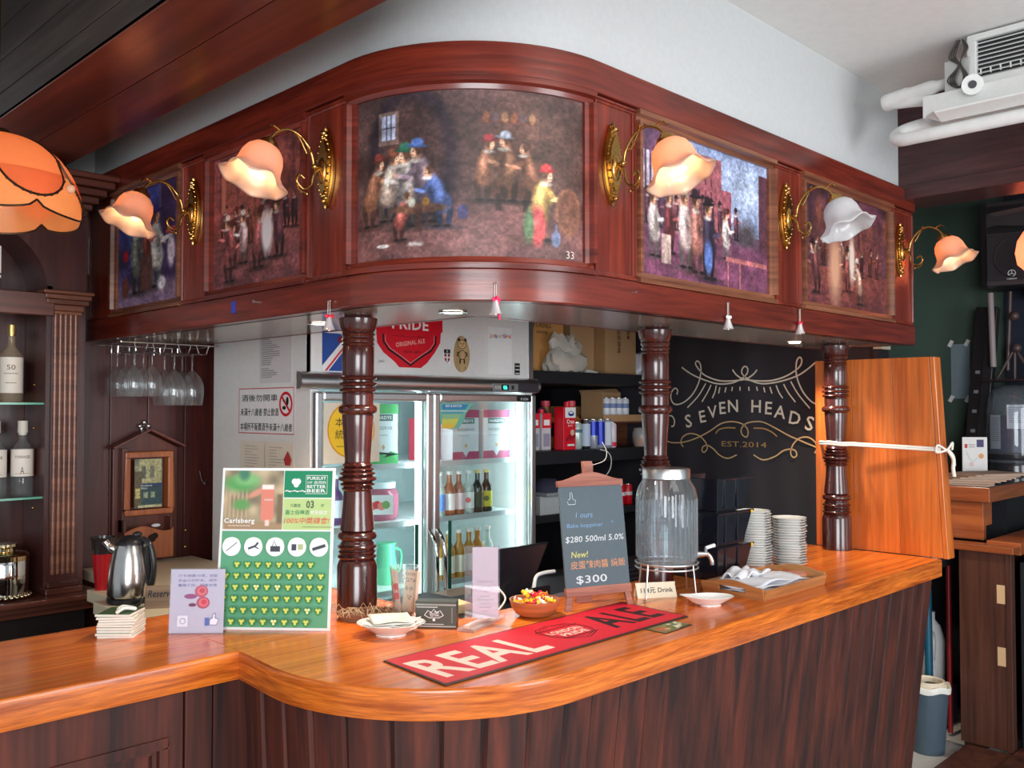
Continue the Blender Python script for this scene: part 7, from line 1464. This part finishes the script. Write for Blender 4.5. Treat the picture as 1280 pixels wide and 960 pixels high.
# big glass carboy
t = thing('water_carboy', 'large clear carboy with paper labels and dark base at the right edge', 'carboy', (5.99, 1.765, 1.304))
MB().lathe([(0, .08), (.148, .08), (.150, .10), (.150, .40), (.140, .46), (.110, .51), (.07, .535), (0, .54)], n=36).build('bottle_body', glass('carboy_plastic', (.70, .76, .82), .05, .10, .4), t, smooth=50)
MB().lathe([(0, 0), (.150, 0), (.154, .02), (.150, .05), (.146, .09), (.152, .10), (.152, .13), (0, .13)], n=36).build('base', mat('smoky_base', (.03, .03, .035), .15), t, smooth=50)
MB().lathe([(0, .14), (.13, .14), (.13, .36), (0, .36)], n=24).build('dark_contents', mat('dark_contents', (.03, .03, .08), .3), t, smooth=50)
dfr = Vector((-6.0, -1.765, 0)).normalized()
for an, w, h0, h1 in ((-40, .035, .16, .36), (5, .05, .28, .42)):
    dd = Matrix.Rotation(math.radians(an), 3, 'Z') @ dfr; xx = Vector((-dd.y, dd.x, 0)); P = Print(t, Vector((6.0, 1.765, 1.304))+dd*.1515, xx, (0, 0, 1), 'label'); P.rect(-w, h0, w, h1, flat(215, 215, 218)); [P.rect(-w*.8, h1-.02-.012*k, w*.7, h1-.016-.012*k, flat(150, 150, 160)) for k in range(int((h1-h0)/.016))]; P.done()
# leaning case and stands
t = thing('keyboard_case', 'tall black keyboard leaning upright against the green wall', 'keyboard', (5.9, 2.02, 1.304)); ML = Matrix.Translation((5.93, 1.965, 1.304)) @ Matrix.Rotation(math.radians(8), 4, 'Y') @ Matrix.Rotation(math.radians(2.5), 4, 'X')
m = MB(); m.box((-.03, -.06, 0), (.03, .065, 1.03), M=ML); m.build('body', mat('case_black', (.016, .014, .016), .35), t, world=True, bevel=.006)
m = MB(); m.box((-.034, -.045, .10), (-.030, -.005, .95), M=ML); m.build('key_strip', mat('case_gloss', (.03, .028, .03), .15), t, world=True)
m = MB(); [m.box((-.036, .01, .25+.12*k), (-.030, .035, .27+.12*k), M=ML) for k in range(4)]; tag(m.build('buttons', flat(120, 120, 125), t, world=True), kind='stuff')
t = thing('tripod_stand', 'dark folded tripod stand with round knobs below the loudspeaker', 'tripod', (6.0, 1.72, 1.9))
TM = mat('tripod_brown', (.07, .045, .045), .4)
MB().cyl((5.98, 1.79, 1.93), (5.98, 1.77, 2.40), .012, None, 10).build('pole', TM, t, world=True, smooth=60); MB().cyl((5.95, 1.86, 1.95), (5.98, 1.88, 2.40), .018, None, 10).build('pole', mat('pale_pole', (.30, .26, .26), .4), t, world=True, smooth=60)
for y, z in ((1.74, 2.25), (1.73, 2.06)): MB().ball((5.95, y, z), .028, 12).build('knob', TM, t, world=True, smooth=60)
for dy in (-.11, 0, .10): MB().cyl((5.98, 1.75, 2.06), (5.97, 1.75+dy, 1.872), .010, None, 8).build('leg', TM, t, world=True, smooth=60)
tag(MB().box((5.80, .9, 1.862), (6.10, 1.90, 1.872)).build('black_wall_shelf', BLACKM), 'thin black shelf carrying the tripod stand', 'shelf')
# bits in the gap behind the bar
t = thing('waste_bin', 'grey waste bin with white liner rim in the gap at the bar end', 'bin', (4.72, 1.80, .0045))
MB().lathe([(0, 0), (.075, 0), (.098, .32), (.092, .32), (.07, .01), (0, .01)], n=32).build('bin_body', mat('grey_blue_plastic', srgb(72, 88, 100), .4), t, smooth=50)
MB().lathe([(.085, .25), (.093, .32), (.104, .335), (.108, .325), (.106, .305), (.100, .31)], n=32, wav=lambda r, z, a, j: (r*(1+.03*math.sin(7*a)), z+.006*math.sin(5*a))).build('liner', mat('white_liner', (.82, .80, .74), .5), t, smooth=50)
bz = MB(); [bz.tube([(.085*math.cos(a_)*s_, .085*math.sin(a_)*s_, .325+.010*k) for a_ in [PI*2*i/24 for i in range(25)]], .007, 6) for k, s_ in enumerate((1, .95, .88))]; bz.build('stacked_rims', mat('cream_plastic', (.75, .65, .50), .5), t, smooth=60)
t = thing('detergent_jug', 'white detergent jug behind the waste bin', 'jug', (5.16, 1.95, .2)); MB().lathe([(0, 0), (.07, 0), (.075, .25), (.05, .33), (.025, .36), (.025, .40), (0, .40)], n=20).build('jug_body', mat('white_plastic', (.85, .85, .85), .3), t, smooth=50); MB().tube(crv([(-.05, -.03, .30), (-.09, -.05, .26), (-.075, -.04, .16)], 5), .012, 8).build('handle', mat('white_plastic', (.85, .85, .85), .3), t, smooth=60)
tag(MB().box((4.98, 1.86, 0), (5.30, 2.10, .199)).build('low_crate', flat(70, 85, 110)), 'blue-grey crate under the detergent jug', 'crate')
tag(MB().cyl((5.02, 1.80, .02), (5.10, 1.83, .93), .013, None, 10).build('broom', mat('red_handle', srgb(150, 25, 30), .4), smooth=60), 'red broom handle leaning in the gap behind the bar', 'broom')
tag(MB().cyl((4.96, 1.88, .02), (5.0, 1.90, .75), .02, None, 10).build('blue_mop_pole', mat('blue_pole', srgb(30, 100, 130), .4), smooth=60), 'blue plastic pole leaning in the gap behind the bar', 'pole')
t = thing('foil_bag', 'silver foil bag on the shelf edge beyond the counter end', 'bag', (4.90, 1.84, .936)); MB().lathe([(0, 0), (.06, 0), (.07, .06), (.055, .12), (.03, .15), (0, .15)], n=16, wav=lambda r, z, a, j: (r*(1+.14*math.sin(5*a+j)), z)).build('bag_body', mat('silver_foil', (.72, .76, .82), .25, .9), t, smooth=30)
tag(MB().box((4.82, 1.76, .90), (4.98, 2.10, .935)).build('gap_shelf', BLACKM), 'narrow black shelf beyond the counter end', 'shelf')
